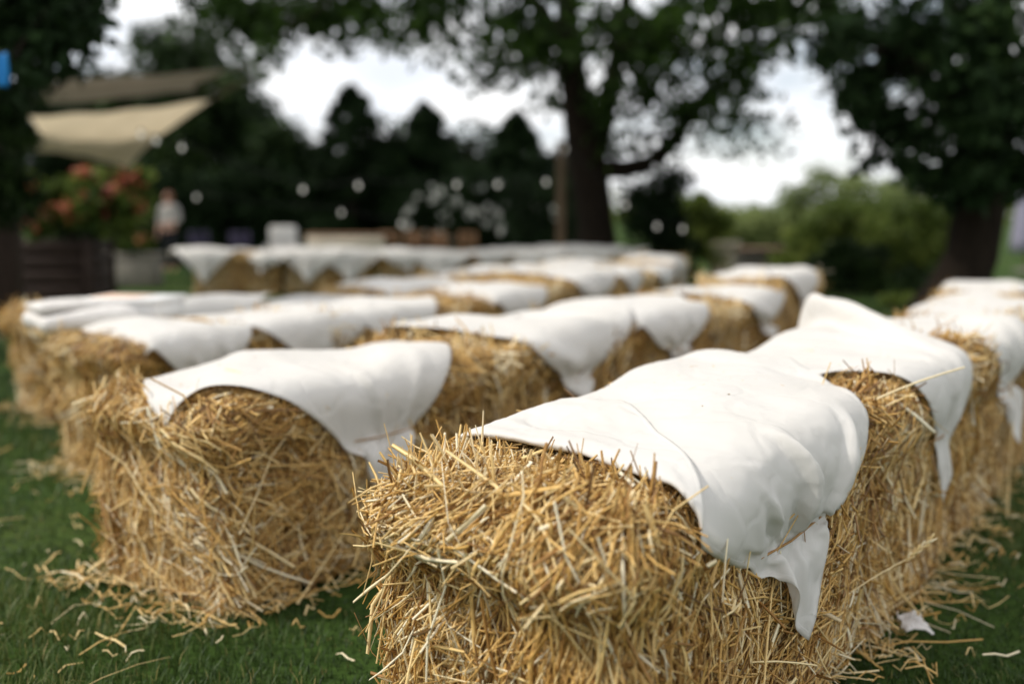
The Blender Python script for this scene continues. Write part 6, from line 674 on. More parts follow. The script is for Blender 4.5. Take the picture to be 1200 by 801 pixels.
21,-1,-2,-2,-1,-5,1,2,3,1,0,0,-1,0,0,-1,-1,0,-2,-2,-2,-4,-2,-2,-1,0,-1,0,1,0,-1,0,-2,0,1,1,1,2,4,2,20,0,-2,-3,-5,0,5,2,-1,0,1,0,0,-2,-1,0,-1,-3,-2,-2,
-2,-2,-1,-1,-1,-1,0,1,0,0,0,-1,0,0,-1,0,2,3,2,3,17,0,0,-6,0,5,2,-1,0,-2,0,1,0,0,-1,-2,-2,-3,-3,-1,-1,-1,-2,0,1,0,-1,0,0,0,0,0,-1,-1,0,1,0,1,2,4,9,5,
-4,0,5,2,1,0,1,1,-2,1,-3,-2,-2,-2,-2,-3,-3,-1,2,0,-1,-1,-1,0,1,0,0,0,-1,1,0,0,-1,-1,1,0,2,1,4,0,4,7,3,0,-1,2,-1,1,1,-1,4,-5,-7,-3,-2,-1,-2,-4,0,4,0,
-1,0,0,0,-1,0,0,1,-1,1,-1,0,0,-1,0,1,1,1,2,10,1,3,2,1,-1,1,-2,-1,-2,-3,5,-3,-8,-3,1,0,-2,-3,1,4,-1,-1,0,0,1,-1,0,0,0,-1,0,-1,0,0,0,-1,1,9,5,2,3,-1,1,
1,0,-1,-1,-3,-4,-4,-4,1,1,-4,1,2,1,-4,-1,1,3,-1,-1,0,0,1,-1,0,-1,0,0,0,-1,-1,0,0,0,16,1,2,1,0,2,-2,-1,-1,-3,-3,-4,-4,-3,-1,0,0,-1,2,3,1,-5,0,3,1,-1,0,
0,-1,0,-1,1,0,0,-1,0,-1,-1,-1,1,19,0,0,2,2,-2,-1,-2,-2,-2,-3,-4,-3,-2,0,0,0,-3,-1,2,3,0,-2,0,3,0,-1,-1,0,0,0,0,0,0,0,-1,-2,0,0,0,20,0,1,2,0,-3,-2,-2,
-2,-3,-3,-3,-2,-1,1,0,1,-2,-2,-1,2,2,-1,-1,1,1,0,0,-1,-1,0,1,-1,-1,1,-1,0,-1,0,0,21,0,0,1,0,-3,-3,-2,-3,-2,-3,-2,-2,-2,1,2,0,1,-2,-3,0,2,1,-1,0,2,0,0,
-1,0,0,-2,0,0,0,0,1,0,-1,-3,21,1,-1,-2,-1,-2,-3,-2,-2,-3,-1,-2,-1,-1,-1,1,1,0,0,0,-2,0,1,1,0,0,1,-1,0,0,-2,-1,0,2,0,1,0,-2,-2,-3,22,0,-1,-3,-4,0,-3,
-2,-3,-1,-2,0,-1,0,-2,0,1,0,1,0,0,-1,0,1,1,0,-1,0,0,-1,-1,0,1,0,0,0,-1,-1,-4,-3,18,1,-2,-2,-3,-1,-3,-3,-1,0,-1,-1,0,-1,0,-1,0,1,0,0,0,0,1,1,-1,-1,0,1,
1,-1,-1,-1,0,0,0,0,-2,-4,-2,-4,17,-2,-1,-2,-3,-4,0,-1,-1,-1,0,0,0,0,0,-1,0,0,0,0,0,0,0,0,-2,-2,2,1,-1,1,0,1,0,-2,0,-3,-2,-3,-4,-1,15,-2,-2,-3,-3,-3,0,
-1,0,0,-1,1,0,0,0,1,-1,0,0,1,-1,0,-1,-1,0,1,0,-1,0,-1,1,0,-1,0,-3,-2,-4,-2,-1,-1,12,-1,-2,-2,-4,-2,-1,0,1,-1,0,0,0,1,0,0,0,0,1,-1,1,0,-1,-1,1,1,-1,-1,
0,-1,-2,-1,-1,-1,-2,-3,-2,-1,-1,-1,11,-3,-2,-3,-2,-1,-1,-1,1,1,0,0,0,0,1,0,0,1,-1,1,0,-2,0,-2,0,1,0,0,0,0,-1,-2,-1,-3,-3,-2,-1,-1,-1,0,7,-2,-3,-2,-1,
-2,0,1,0,1,0,0,1,0,0,0,1,-1,0,-1,-1,0,-1,0,-1,1,0,-1,0,0,0,0,-3,-3,-2,-1,-2,0,0,0,3,-1,-1,-1,-2,-1,0,-1,1,1,0,1,0,0,1,0,0,-1,-1,-1,-1,1,0,0,0,-1,-1,0,
-1,0,0,-2,-1,-1,-2,-2,0,-1,0,-1,0,-1,-1,1,0,-1,-1,0,-1,2,0,0,1,1,-1,0,-1,-1,0,0,1,-1,-2,0,0,1,-1,-1,-1,-1,-2,0,-2,-1,0,0,-1,-1,0,0,-3,0,-1,1,2,0,-2,0,
0,0,1,0,1,0,0,-1,-2,1,1,1,-2,-3,0,1,1,-1,0,-1,-2,-3,-1,-1,-1,0,-1,0,0,0,0,0,-3,-1,1,-2,2,3,-1,-2,-1,1,0,1,0,1,-1,-1,1,1,-1,-3,-2,0,2,1,0,-1,-2,-3,-2,
-1,-1,-1,0,0,1,-1,0,0,-1,1,-4,0,0,-1,1,2,2,-2,-1,-1,1,1,1,-1,-1,1,2,-2,-3,-3,0,2,1,0,-1,-1,-2,-2,-2,-2,0,-2,1,0,0,1,0,0,0,0,-1,-3,0,1,-2,1,2,1,-2,-1,
2,1,0,-1,1,0,-3,-3,-2,1,1,2,0,-1,-1,-4,-2,-1,-1,-1,-1,0,0,0,1,1,0,0,0,-1,-2,-1,-1,0,0,-1,2,2,-1,-1,0,1,0,0,0,-2,-4,-1,1,1,2,0,-1,-2,-3,-2,-1,-2,-1,0,
0,0,0,0,1,0,1,1,-1,0,-2,0,-1,-1,1,-1,0,1,1,-1,1,0,-1,0,-3,-3,0,1,1,2,0,-1,-2,-3,-3,-2,-1,0,0,0,0,0,-1,1,-1,1,1,1,1,0,-3,0,-1,0,0,2,0,0,1,0,-1,-2,-1,
-2,-1,0,1,2,1,1,-1,-3,-4,-3,-3,0,-2,0,1,1,0,0,0,0,0,-1,1,0,2,0,-4,1,1,0,-1,0,1,2,1,-1,-1,-2,-1,-1,1,0,1,0,1,-2,-3,-4,-3,-2,-1,-2,0,0,0,1,0,1,0,-1,1,0,
0,0,1,1,-5,3,1,1,-1,-1,0,2,0,0,-2,1,0,1,0,0,0,-1,-2,-4,-5,-3,-2,-1,-1,0,0,0,0,0,1,1,0,0,-1,1,-1,1,-1,2,-5,0,3,1,1,-1,-1,0,1,1,-1,0,0,0,0,1,-2,-2,-4,
-4,-2,-2,-1,-1,0,0,-1,0,0,0,1,0,1,0,0,0,0,0,0,0,-6,1,1,2,1,2,0,-2,0,1,2,-2,-1,-1,0,-1,-1,-4,-4,-3,-2,0,-1,-1,0,0,0,0,0,0,0,0,2,0,0,0,0,-1,1,-1,-5,-1,
-1,2,2,1,2,0,-1,-1,1,1,0,0,-2,-3,-3,-4,-3,-1,0,-2,0,-1,0,0,1,-1,0,0,0,1,-1,2,0,-1,1,0,0,0,-4,-2,0,-2,2,2,1,1,-1,-1,-1,1,0,0,-2,-3,-4,-2,-1,0,-2,0,-1,
1,-1,0,0,0,0,0,0,0,0,1,1,1,-1,0,-1,1,]),
    'drapea': (29, [
23,-20,-20,-18,-16,-9,-4,-13,-18,-23,-27,-28,-28,-28,-27,-26,-26,-26,-26,-25,-25,-24,-23,-22,-15,-10,-4,-1,0,25,0,-2,-2,3,-5,-7,0,1,0,1,2,1,2,1,0,0,0,
1,1,0,0,-1,-2,-5,-6,-4,-3,-1,23,0,-1,-2,-2,-1,-2,-2,-1,2,3,1,1,0,0,1,0,1,1,0,0,0,0,0,-4,-4,-7,-4,-2,17,3,-1,-1,-2,-1,-1,-1,4,1,1,0,0,1,1,-1,1,1,0,0,0,
0,0,-1,0,-3,-5,-6,-5,5,2,3,0,2,3,-1,3,-1,1,1,1,1,0,0,1,1,0,0,0,0,0,0,1,-1,-1,-3,-5,-7,0,0,5,7,3,0,1,0,0,0,1,2,1,0,0,1,1,0,0,0,0,0,0,0,0,0,-1,-4,-5,11,
0,1,3,1,-1,0,1,1,1,0,0,1,0,1,0,0,1,0,0,1,0,0,0,0,0,0,-1,-3,14,-1,2,0,-2,0,1,0,1,3,1,0,-1,1,0,0,1,0,1,1,0,0,0,0,0,0,0,-1,-1,13,2,0,-1,0,-1,0,-1,2,2,2,
0,2,0,0,0,-1,1,0,0,1,1,0,-1,1,0,-1,1,0,17,1,4,1,-3,-1,-2,-3,-2,2,3,3,-1,1,0,0,0,-1,1,0,1,0,0,1,0,0,0,0,0,23,4,-1,-1,-1,-2,-3,-1,-3,-1,2,3,2,0,1,0,0,0,
-2,0,0,0,1,1,-1,0,1,0,0,30,-2,-2,-1,-1,-1,0,-2,-3,-4,0,3,4,1,0,1,-1,0,0,0,-1,0,0,0,1,0,0,0,0,30,-2,-2,-2,0,1,-2,0,-1,-3,-5,1,3,4,1,-1,1,-1,1,-1,-1,0,
0,0,0,1,0,0,1,29,-1,-3,0,0,-1,0,0,-1,-2,-3,-4,1,4,3,1,-1,1,-1,0,0,0,0,-1,1,0,0,1,0,29,-2,-1,-1,-1,0,0,-1,0,1,-2,-4,-4,1,4,3,1,-1,1,0,0,-1,0,1,-1,0,1,
0,1,29,-2,-1,-1,-1,-1,1,0,0,-1,1,-2,-4,-4,1,5,2,1,-1,0,1,0,0,-1,1,0,0,1,-1,27,-1,-1,-1,-1,-1,0,1,1,-1,0,0,-1,-3,-3,0,4,1,1,0,0,1,-1,1,0,0,1,-1,1,26,0,
-1,-1,0,0,-2,0,1,1,0,0,0,-2,-3,-3,1,3,2,0,0,0,1,0,0,1,-1,1,0,26,-1,0,0,-1,0,0,-2,0,2,0,0,0,0,-1,-3,-3,2,1,2,0,0,0,1,0,0,1,0,0,26,-1,0,0,0,0,-1,0,-1,
-1,1,1,1,-1,-1,0,-2,-2,1,1,1,0,1,-1,1,0,1,0,0,24,0,0,0,1,-1,1,-1,-1,0,0,0,0,1,0,-1,0,-2,0,0,1,1,0,1,-1,1,-1,0,1,25,0,0,0,0,0,0,0,0,-1,-1,0,0,1,0,0,-1,
0,-1,1,0,0,0,0,1,0,0,1,-1,24,0,0,0,0,1,-1,1,-1,0,0,0,0,-1,0,1,0,0,-1,0,0,0,1,0,1,-1,0,0,0,24,0,0,0,0,0,1,0,0,0,-1,0,0,0,0,0,0,0,0,-1,0,1,0,1,-1,1,0,
-1,0,24,0,0,0,0,1,0,0,0,0,0,0,-1,1,0,-1,1,0,0,0,-1,0,0,0,1,-1,0,1,0,24,0,0,0,0,0,0,0,1,-1,1,-1,1,-1,0,1,0,-1,0,0,1,0,0,0,-1,1,0,-1,0,25,0,-1,0,0,-1,1,
1,-1,1,-1,1,-1,0,1,0,-1,1,0,0,0,0,0,-1,1,-1,1,0,0,24,0,1,0,-1,0,0,0,1,0,0,-1,0,0,0,0,1,0,0,0,0,0,-1,1,0,0,-1,0,1,25,0,-1,0,1,0,-1,-1,1,0,1,0,-1,-1,0,
1,1,0,0,0,0,-1,1,0,-1,0,1,0,-1,-283,-6,-4,0,8,10,15,4,-10,-14,-6,1,2,3,3,5,9,12,15,18,21,22,22,22,22,22,21,22,21,6,1,4,5,-5,-3,-6,-2,3,6,2,-5,-3,-1,2,
4,4,5,3,3,1,0,0,1,0,-1,1,-1,1,6,3,6,-3,-2,-2,-8,-5,7,-1,-3,2,2,2,5,4,4,3,3,1,0,0,1,-1,0,1,-1,1,-1,2,8,-5,-5,3,0,-4,-6,2,3,3,2,3,5,4,4,3,1,1,1,0,0,-1,
0,0,0,1,-1,1,1,4,4,0,-5,-10,3,5,-4,3,2,4,5,5,3,3,1,1,0,-1,0,0,0,0,0,0,0,1,-1,4,1,2,-2,-8,-8,1,7,2,3,5,6,5,3,2,1,0,0,0,0,0,0,0,0,0,0,0,0,1,12,-10,-6,1,
1,2,-2,-1,3,5,7,5,4,2,1,0,1,0,-1,0,0,0,0,0,0,1,0,0,0,9,-7,-1,-2,-4,5,0,1,2,6,6,4,3,2,1,0,-1,0,1,0,0,0,0,0,0,-1,0,0,0,-6,2,-1,4,2,0,1,2,6,4,3,2,2,1,1,
1,0,0,0,0,0,0,0,0,0,0,0,0,0,-6,3,-6,2,5,2,4,4,5,5,2,2,-1,1,0,0,2,0,0,0,0,1,0,0,0,0,0,0,-1,0,-3,-2,-2,3,7,6,6,2,3,2,0,1,-1,1,0,0,1,0,0,1,-1,0,0,0,0,0,
0,-2,1,-4,2,0,4,6,6,3,4,0,0,1,0,1,-1,1,-1,0,1,0,0,0,0,1,0,0,-1,-3,-3,-2,-1,2,5,5,5,3,4,1,0,1,0,0,0,1,-1,1,0,-1,1,-1,1,1,-1,0,0,-2,-4,-7,-2,-1,3,6,6,5,
3,1,1,1,0,0,0,1,-1,1,-1,0,1,-1,1,0,-1,1,0,-3,-4,-6,-5,-3,4,7,3,5,3,1,1,1,0,0,0,1,0,1,0,0,0,0,0,0,0,0,-1,-2,-4,-6,-6,-4,-1,7,5,5,3,1,2,0,0,0,1,0,0,0,0,
0,1,0,-1,1,0,-1,0,-2,-4,-6,-6,-3,-1,3,7,5,3,3,1,-1,1,-1,1,0,0,0,0,1,1,0,0,0,-1,0,0,-3,-3,-6,-5,-3,-2,-1,7,7,4,3,0,0,1,0,0,0,-1,1,0,0,1,0,1,-1,1,0,-2,
-2,-3,-5,-5,-5,0,0,-1,12,4,3,2,0,1,0,0,0,0,0,0,0,0,0,0,0,2,0,-1,-2,-4,-5,-3,-4,-2,-1,0,-2,16,3,2,0,1,0,-1,0,1,0,0,0,0,0,0,0,0,1,-1,-2,-4,-4,-2,-3,-1,
-2,-3,0,0,19,2,0,0,0,0,1,0,0,-1,1,0,0,0,0,0,0,-2,0,-2,-4,-4,-3,-2,0,-1,-1,-1,-1,21,0,1,0,0,-1,0,0,0,1,0,-1,1,0,0,0,-1,-1,-4,-5,-4,-3,-1,-2,1,1,-1,-2,
1,21,1,-1,0,0,1,0,0,0,-1,0,1,0,0,0,-1,-1,-4,-5,-4,-2,-1,-1,-1,-2,1,0,-1,1,22,0,0,0,-1,0,0,0,0,1,0,0,-1,1,-1,0,-4,-4,-5,-5,-3,-1,-1,0,-1,1,1,0,3,21,0,
1,-1,1,0,0,0,-1,0,0,0,1,-1,-1,-3,-3,-6,-4,-3,-3,-3,-1,0,2,0,1,3,1,22,0,-1,1,-1,0,0,0,1,0,0,0,-1,0,-3,-3,-6,-4,-3,0,0,-3,-3,-2,0,2,1,3,2,20,0,1,0,1,-1,
1,0,0,-1,0,0,-1,-2,-3,-6,-3,-3,-2,-1,0,2,0,-2,-2,0,4,1,-1,21,0,0,0,0,1,-1,0,0,1,0,-2,-1,-4,-4,-4,-5,-1,1,0,0,-1,0,2,0,1,0,-1,-2,21,0,0,0,0,0,0,0,0,0,
-1,-1,-4,-4,-4,-3,-1,-1,-1,1,0,2,0,0,1,0,-2,-2,-1,192,26,25,26,26,24,13,6,7,8,13,16,17,18,18,18,17,15,13,8,3,-1,-4,-8,-15,-20,-23,-25,-25,21,-1,-3,-4,
-2,-8,-2,10,3,5,2,2,2,1,0,-1,-3,-5,-6,-6,-3,0,3,4,5,5,2,1,0,21,-2,-5,-3,-6,1,9,0,0,4,4,1,1,0,-1,-3,-4,-6,-6,-3,-1,0,0,3,5,5,4,3,1,24,-5,-2,-2,1,3,1,
-2,4,0,1,1,0,-2,-3,-4,-5,-4,-4,-1,-1,0,0,0,3,5,7,4,2,25,-3,-1,-2,0,-1,-5,4,4,3,0,-1,-3,-3,-4,-5,-4,-3,0,-1,-1,-2,0,0,1,4,6,6,5,20,1,-1,-1,-1,-8,2,5,4,
1,-1,-3,-4,-4,-4,-3,-3,0,-1,-1,-1,0,-1,0,0,2,4,7,7,14,-1,0,3,-3,4,3,0,1,-1,-3,-5,-4,-5,-4,0,0,1,0,-1,0,-1,0,-1,1,-1,2,4,6,15,-2,1,-2,4,5,2,-1,-2,-2,
-4,-4,-6,-4,-2,-1,2,1,1,0,-1,0,0,-1,0,0,0,2,4,12,2,-1,3,3,3,0,-1,-3,-4,-2,-4,-3,-3,-1,-2,0,1,2,1,0,0,-1,0,-1,0,-1,0,2,15,-1,0,4,0,1,1,-1,-4,-5,-6,-1,
0,-1,-1,-1,-1,0,1,2,2,0,-1,0,-1,0,-1,-1,-2,13,1,2,1,2,-1,-3,-2,-3,-5,-4,-3,-1,1,-1,0,1,0,0,2,2,2,1,-1,-1,-1,-1,-2,-6,10,5,3,1,-1,-2,-3,-6,-5,-1,0,-1,
-2,0,0,-1,-1,0,0,1,2,2,1,1,0,-1,-3,-6,-6,13,2,4,-1,-1,-4,-5,-5,-3,-3,2,1,0,-1,-1,0,-1,-1,0,0,0,1,3,2,0,-2,-5,-7,-7,14,2,2,0,-3,-5,-6,-4,-2,-1,0,2,1,
-1,-1,0,-1,0,-1,0,1,0,1,1,-1,-5,-5,-6,-3,15,1,0,-2,-4,-5,-5,-2,0,1,-2,0,2,1,0,-1,1,-1,1,-1,-1,1,0,-2,-5,-5,-6,-2,-2,17,0,-2,-4,-6,-3,-3,-2,0,1,-1,-1,
0,3,3,-1,0,1,0,0,-1,-1,-4,-4,-6,-5,-2,-2,0,17,-2,-3,-6,-5,-3,2,0,-2,-2,1,-2,-1,1,4,3,0,-1,1,0,0,-4,-5,-8,-4,-3,-1,0,1,18,-4,-7,-5,-3,-1,0,1,0,-1,-2,0,
0,0,0,4,1,1,-2,1,-3,-5,-8,-4,-2,-1,-1,1,-1,16,-6,-6,-5,-1,0,0,1,1,0,-1,0,0,-2,-1,0,4,1,-1,-4,-4,-6,-4,-3,-1,-1,1,-1,0,12,-6,-5,-1,0,1,-1,-1,1,1,2,-1,
0,0,-1,-1,-1,1,-1,-5,-8,-4,-2,-2,-1,1,-1,0,1,9,-5,-1,-1,0,-1,0,-1,0,2,2,1,-1,0,0,-1,-1,-3,-3,-6,-5,-4,-2,0,-1,-1,0,1,-1,5,-2,0,0,-1,-1,0,1,0,0,1,3,1,
0,-1,0,-4,-5,-7,-6,-2,-2,-1,-1,0,0,0,0,0,4,-2,0,1,0,0,-1,1,0,1,0,1,1,1,-1,-4,-4,-7,-6,-3,-2,0,-1,0,-1,0,0,-1,1,3,1,-2,0,0,0,0,-1,1,0,0,0,1,0,-2,-3,-7,
-5,-3,-2,-1,-1,0,-1,1,-1,0,0,-1,2,0,-1,-2,1,1,1,-1,-1,0,0,-1,0,-2,-2,-5,-5,-3,-2,0,0,-1,0,0,0,0,0,0,0,-3,1,0,-1,0,1,1,1,-1,-1,-1,0,-1,-2,-5,-5,-2,-3,
-1,0,0,1,0,0,-1,1,-1,0,0,-5,0,1,0,-2,1,2,2,1,-1,-1,-1,-3,-4,-4,-4,-3,0,0,0,0,0,0,0,0,-1,1,0,-1,-7,-1,1,2,0,-1,0,2,2,1,0,-4,-5,-6,-3,-1,-1,0,0,0,0,0,0,
0,0,0,0,-1,0,-7,1,0,0,2,-1,-1,0,2,1,-2,-5,-5,-4,-2,0,0,0,0,0,0,-1,0,1,0,0,-1,0,1,]),
    'drapeb': (29, [
100,-8,-17,-14,-15,-17,-18,-20,-25,-29,-29,-28,-27,-24,-21,-19,-18,-18,-18,-18,-17,-18,-17,-18,-18,-17,-18,-18,-18,14,-5,1,3,2,2,-1,-3,-1,1,1,4,4,3,3,
0,1,0,0,0,0,0,-1,1,0,-1,1,0,0,12,6,0,-1,0,-3,-4,0,2,3,4,3,3,3,0,1,-1,1,0,0,0,0,0,0,0,0,0,0,0,16,5,-1,-2,1,-1,-1,0,2,2,3,1,2,0,1,1,0,-1,1,0,-1,1,0,-1,
1,0,-1,1,0,21,-6,2,2,0,2,2,1,0,1,0,0,1,1,1,0,1,0,0,0,0,0,0,0,0,0,0,0,0,20,-5,2,2,1,1,2,1,0,1,1,1,-1,1,0,1,0,1,-1,1,0,-1,1,0,0,0,0,0,0,20,-2,3,-3,1,3,
1,1,1,1,1,1,0,-1,0,0,1,1,0,0,0,0,0,0,0,0,0,0,0,16,4,2,2,-2,0,1,1,2,1,1,0,1,0,-1,0,0,0,1,-1,1,0,0,0,0,0,0,0,0,18,3,2,2,-1,-1,2,1,1,1,0,1,0,0,0,-1,0,0,
0,1,0,0,0,0,0,0,0,-1,1,21,1,1,1,2,0,0,1,1,0,1,0,0,0,0,0,-1,-1,1,0,0,1,0,0,0,0,0,0,0,26,1,1,0,0,0,0,1,0,0,0,0,0,0,0,0,0,0,0,0,0,0,0,0,0,0,0,0,0,31,1,
-3,-1,0,1,0,0,0,0,0,0,0,-1,0,1,0,0,0,0,0,0,0,0,0,0,0,0,0,33,-1,-1,-2,0,0,0,0,0,0,0,-1,0,1,0,-1,1,0,0,0,0,0,0,0,-1,0,0,1,-1,34,-2,-1,0,-2,0,0,0,-1,1,
-1,1,-1,0,0,1,0,0,-1,1,0,0,0,0,0,0,0,-1,1,33,0,-2,-1,0,-1,0,-1,1,-1,1,-1,1,0,0,0,-1,1,0,-1,1,0,-1,0,0,-1,1,0,0,32,-1,0,0,-1,-1,-1,0,0,1,0,0,0,0,0,0,0,
-1,1,0,-1,0,1,-1,-1,0,-1,1,0,32,-3,1,0,-1,-1,1,0,0,0,-1,1,0,0,0,0,0,0,-1,1,0,0,-1,0,0,-1,-1,-1,0,30,-2,-2,1,1,1,-1,0,0,0,1,0,0,0,0,-1,1,0,0,-1,0,-1,0,
0,0,0,0,-1,-1,30,-2,-3,-2,1,2,2,1,0,0,0,0,0,-1,0,1,-1,0,1,0,-1,0,-1,0,0,1,-1,0,-1,29,0,-1,-3,-1,0,2,2,1,0,0,0,0,0,0,-1,1,0,-1,0,0,-1,1,0,-1,0,0,0,0,
30,-1,-1,0,-1,-2,0,0,2,1,0,1,0,0,0,0,-1,1,0,-1,0,0,-1,0,0,0,0,0,0,29,0,1,0,-1,-1,-2,0,-1,1,1,1,0,1,0,0,0,-1,0,0,-1,1,0,0,0,-1,1,-1,0,29,1,0,-1,0,0,0,
-2,0,-1,0,1,1,1,0,0,0,0,-1,0,0,0,0,-1,0,0,0,1,0,30,0,-1,1,0,0,-1,0,-1,0,0,-1,1,0,0,1,0,0,0,-1,1,-1,-1,0,1,0,0,-1,0,30,-1,1,0,0,0,0,0,0,-1,0,-1,-1,1,0,
0,0,0,0,0,-1,0,1,0,-1,1,-1,1,0,29,1,0,0,0,-1,0,0,0,1,-1,0,0,-1,0,0,0,0,0,0,0,0,-1,1,0,0,0,0,0,30,0,0,-1,0,1,0,0,0,-1,1,-1,0,0,0,-1,0,0,-1,0,0,0,1,-1,
1,0,0,0,0,30,0,-1,1,0,0,0,0,-1,1,-1,1,0,-1,0,-1,0,-1,1,0,0,0,0,0,0,0,0,0,-1,30,-1,1,0,0,0,0,-1,1,0,0,0,-1,0,0,0,-1,0,-1,1,0,0,0,0,0,0,0,0,0,-311,-1,
13,21,14,7,3,-5,1,4,3,2,5,10,18,25,27,29,29,28,29,28,29,29,29,29,29,29,28,-5,11,-7,-1,4,-3,-9,0,-5,-4,2,6,9,9,7,3,1,0,-1,1,-1,1,0,0,0,0,-1,0,1,-3,6,7,
1,-9,-9,-6,-3,1,4,5,8,6,6,2,1,1,0,0,0,0,0,0,0,-1,0,1,0,-1,2,0,9,-3,-12,-10,-1,4,7,8,6,3,2,1,2,-1,0,0,1,-1,1,0,-1,0,1,0,0,-1,0,10,4,-3,-10,-10,-4,6,8,
8,2,1,2,2,1,-1,1,0,0,0,1,0,-1,1,0,0,0,0,-1,-2,13,1,-6,-11,-7,4,7,5,1,1,2,3,3,1,0,0,0,0,0,0,0,1,0,0,0,0,-1,0,-3,10,-3,-11,-7,8,5,1,0,1,4,4,3,1,1,1,0,0,
0,0,0,0,0,0,0,0,-1,0,-3,-3,11,-7,-13,-3,7,5,2,2,4,4,3,1,1,0,0,0,0,0,0,0,0,0,0,0,0,0,-2,-2,-4,12,-15,-3,0,1,5,4,4,3,3,2,1,0,0,1,0,0,0,0,0,0,0,0,0,-1,
-1,-2,-5,-3,4,-11,0,3,4,4,5,2,3,2,1,0,0,0,0,0,0,0,0,0,0,0,0,0,0,-2,-4,-4,-4,-3,0,0,4,3,4,2,4,2,0,1,0,0,0,0,0,0,0,1,0,0,0,0,0,-2,-3,-5,-3,-4,-5,2,4,5,
0,2,5,2,2,1,-1,0,0,0,0,0,0,0,0,0,0,1,-1,-1,-2,-4,-3,-4,-1,-2,1,3,2,3,4,2,3,1,0,0,0,0,0,-1,1,0,0,0,0,0,0,0,-2,-3,-3,-4,-2,-2,0,0,2,2,5,4,3,1,0,0,-1,0,
1,0,0,0,0,0,0,0,0,-1,-1,-2,-3,-4,-3,-3,-1,0,1,2,4,4,3,2,1,0,-1,1,0,-1,1,0,-1,1,0,-1,0,0,-1,-2,-3,-4,-2,-2,-2,-2,-2,4,3,4,3,3,1,1,0,0,0,0,0,0,0,0,-1,1,
0,0,-1,-2,-3,-5,-3,-3,2,4,-2,-1,5,5,2,3,1,2,0,0,1,-1,0,1,-1,0,0,0,-1,1,-1,-1,-3,-5,-4,-4,-1,-1,5,7,-2,6,5,4,2,2,-1,1,0,0,1,0,-1,0,0,0,0,0,-1,0,-3,-5,
-4,-4,-2,0,-1,-1,6,-1,5,6,5,3,0,0,-1,0,0,0,0,0,1,0,0,-1,0,0,-2,-4,-5,-3,-4,-2,0,1,-2,-1,2,5,4,4,2,1,0,-1,0,0,0,1,0,-1,0,0,1,-1,-1,-3,-4,-5,-3,0,-4,0,
1,-1,-1,5,4,4,2,1,2,0,1,-1,0,0,-1,0,0,0,0,0,0,-2,-5,-5,-2,-1,-1,-2,-2,0,0,0,8,4,3,1,0,0,1,0,1,0,0,0,0,0,0,-1,0,-1,-5,-4,-3,-3,0,-1,-1,-2,0,1,0,11,3,1,
1,0,0,1,0,1,0,0,-1,0,0,0,0,-1,-3,-4,-5,-3,1,-2,-2,0,-1,1,0,0,12,3,1,0,1,0,-1,1,0,0,0,1,0,-1,0,0,-2,-4,-6,-3,-1,0,-2,-2,0,1,0,1,-1,15,1,0,0,0,0,1,-1,0,
1,0,0,0,1,-1,-2,-4,-6,-4,-2,-1,-1,-2,0,3,2,0,0,-1,15,1,0,0,0,0,0,1,-1,0,0,1,0,0,-1,-3,-8,-5,-2,-2,-1,-2,0,2,4,2,0,-1,-2,16,0,1,-1,0,0,0,0,0,0,1,-1,1,
-1,-1,-5,-6,-5,-2,0,-1,0,2,3,2,0,-1,-1,-3,16,0,0,0,0,0,0,0,1,-1,0,0,0,0,-4,-4,-3,-2,-2,-1,1,2,1,1,-2,-1,-2,-2,1,17,-1,0,0,0,0,0,0,0,0,0,1,-2,-2,-4,-3,
-1,0,1,1,0,-1,-1,-2,-1,-2,-1,-1,0,252,23,17,14,13,17,21,17,12,14,16,19,19,19,15,9,5,4,4,6,6,4,4,2,2,2,2,0,-1,30,-7,0,-5,-5,2,1,2,2,0,0,0,-1,-4,-7,-5,
-2,-1,1,0,-1,1,-1,1,0,0,-2,-1,-1,30,-12,-8,-2,3,-2,-4,2,5,4,1,0,-3,-5,-5,-2,-1,1,-1,0,0,-1,0,0,0,-1,0,0,-2,20,-9,-8,1,9,-1,-3,0,1,1,2,-1,-2,-3,-2,-1,
0,-1,0,-1,-1,-1,0,-1,0,0,0,-1,-3,5,7,-1,3,-1,-1,3,-2,0,1,0,-2,-2,-2,0,-1,-1,-1,-1,-1,-1,-1,-1,0,0,0,0,-3,-5,1,-1,4,8,-4,3,3,3,1,0,-1,-4,-4,-1,1,-1,-1,
-1,-1,-2,-1,-1,-1,-1,0,1,-2,-4,-3,-7,4,14,2,3,1,3,0,1,-2,-4,-5,-3,-1,0,1,-1,-2,-1,0,0,-1,-1,-1,0,-2,-2,-4,-5,1,9,-1,0,6,6,0,0,-3,-3,-5,-3,-1,-1,-1,0,
1,0,-1,-1,-1,-1,-1,0,-1,-1,-5,-5,-2,7,6,0,0,3,1,2,-1,-2,-4,-4,-3,-2,-1,-1,-1,1,3,1,-1,-1,0,-1,-1,-2,-4,-5,-3,-4,12,-2,1,2,0,2,-1,0,-3,-4,-3,-2,-1,-1,
-1,0,0,1,2,1,0,-1,0,-1,-3,-6,-5,-3,-1,10,0,-1,3,2,0,-1,-3,-3,-4,-2,0,-1,-1,0,0,0,0,1,2,0,0,-1,-1,-6,-5,-3,-3,-1,6,3,2,3,0,-2,-2,-3,-5,-3,-2,0,0,1,1,1,
0,-1,0,-1,1,1,-1,-4,-4,-4,-3,-1,-1,6,3,4,-1,0,-1,-4,-5,-4,-2,-1,-1,0,0,1,1,2,0,-1,0,0,-1,-1,-3,-4,-3,-2,-1,1,7,2,3,0,-2,-2,-5,-5,-3,-1,0,-1,0,0,1,1,1,
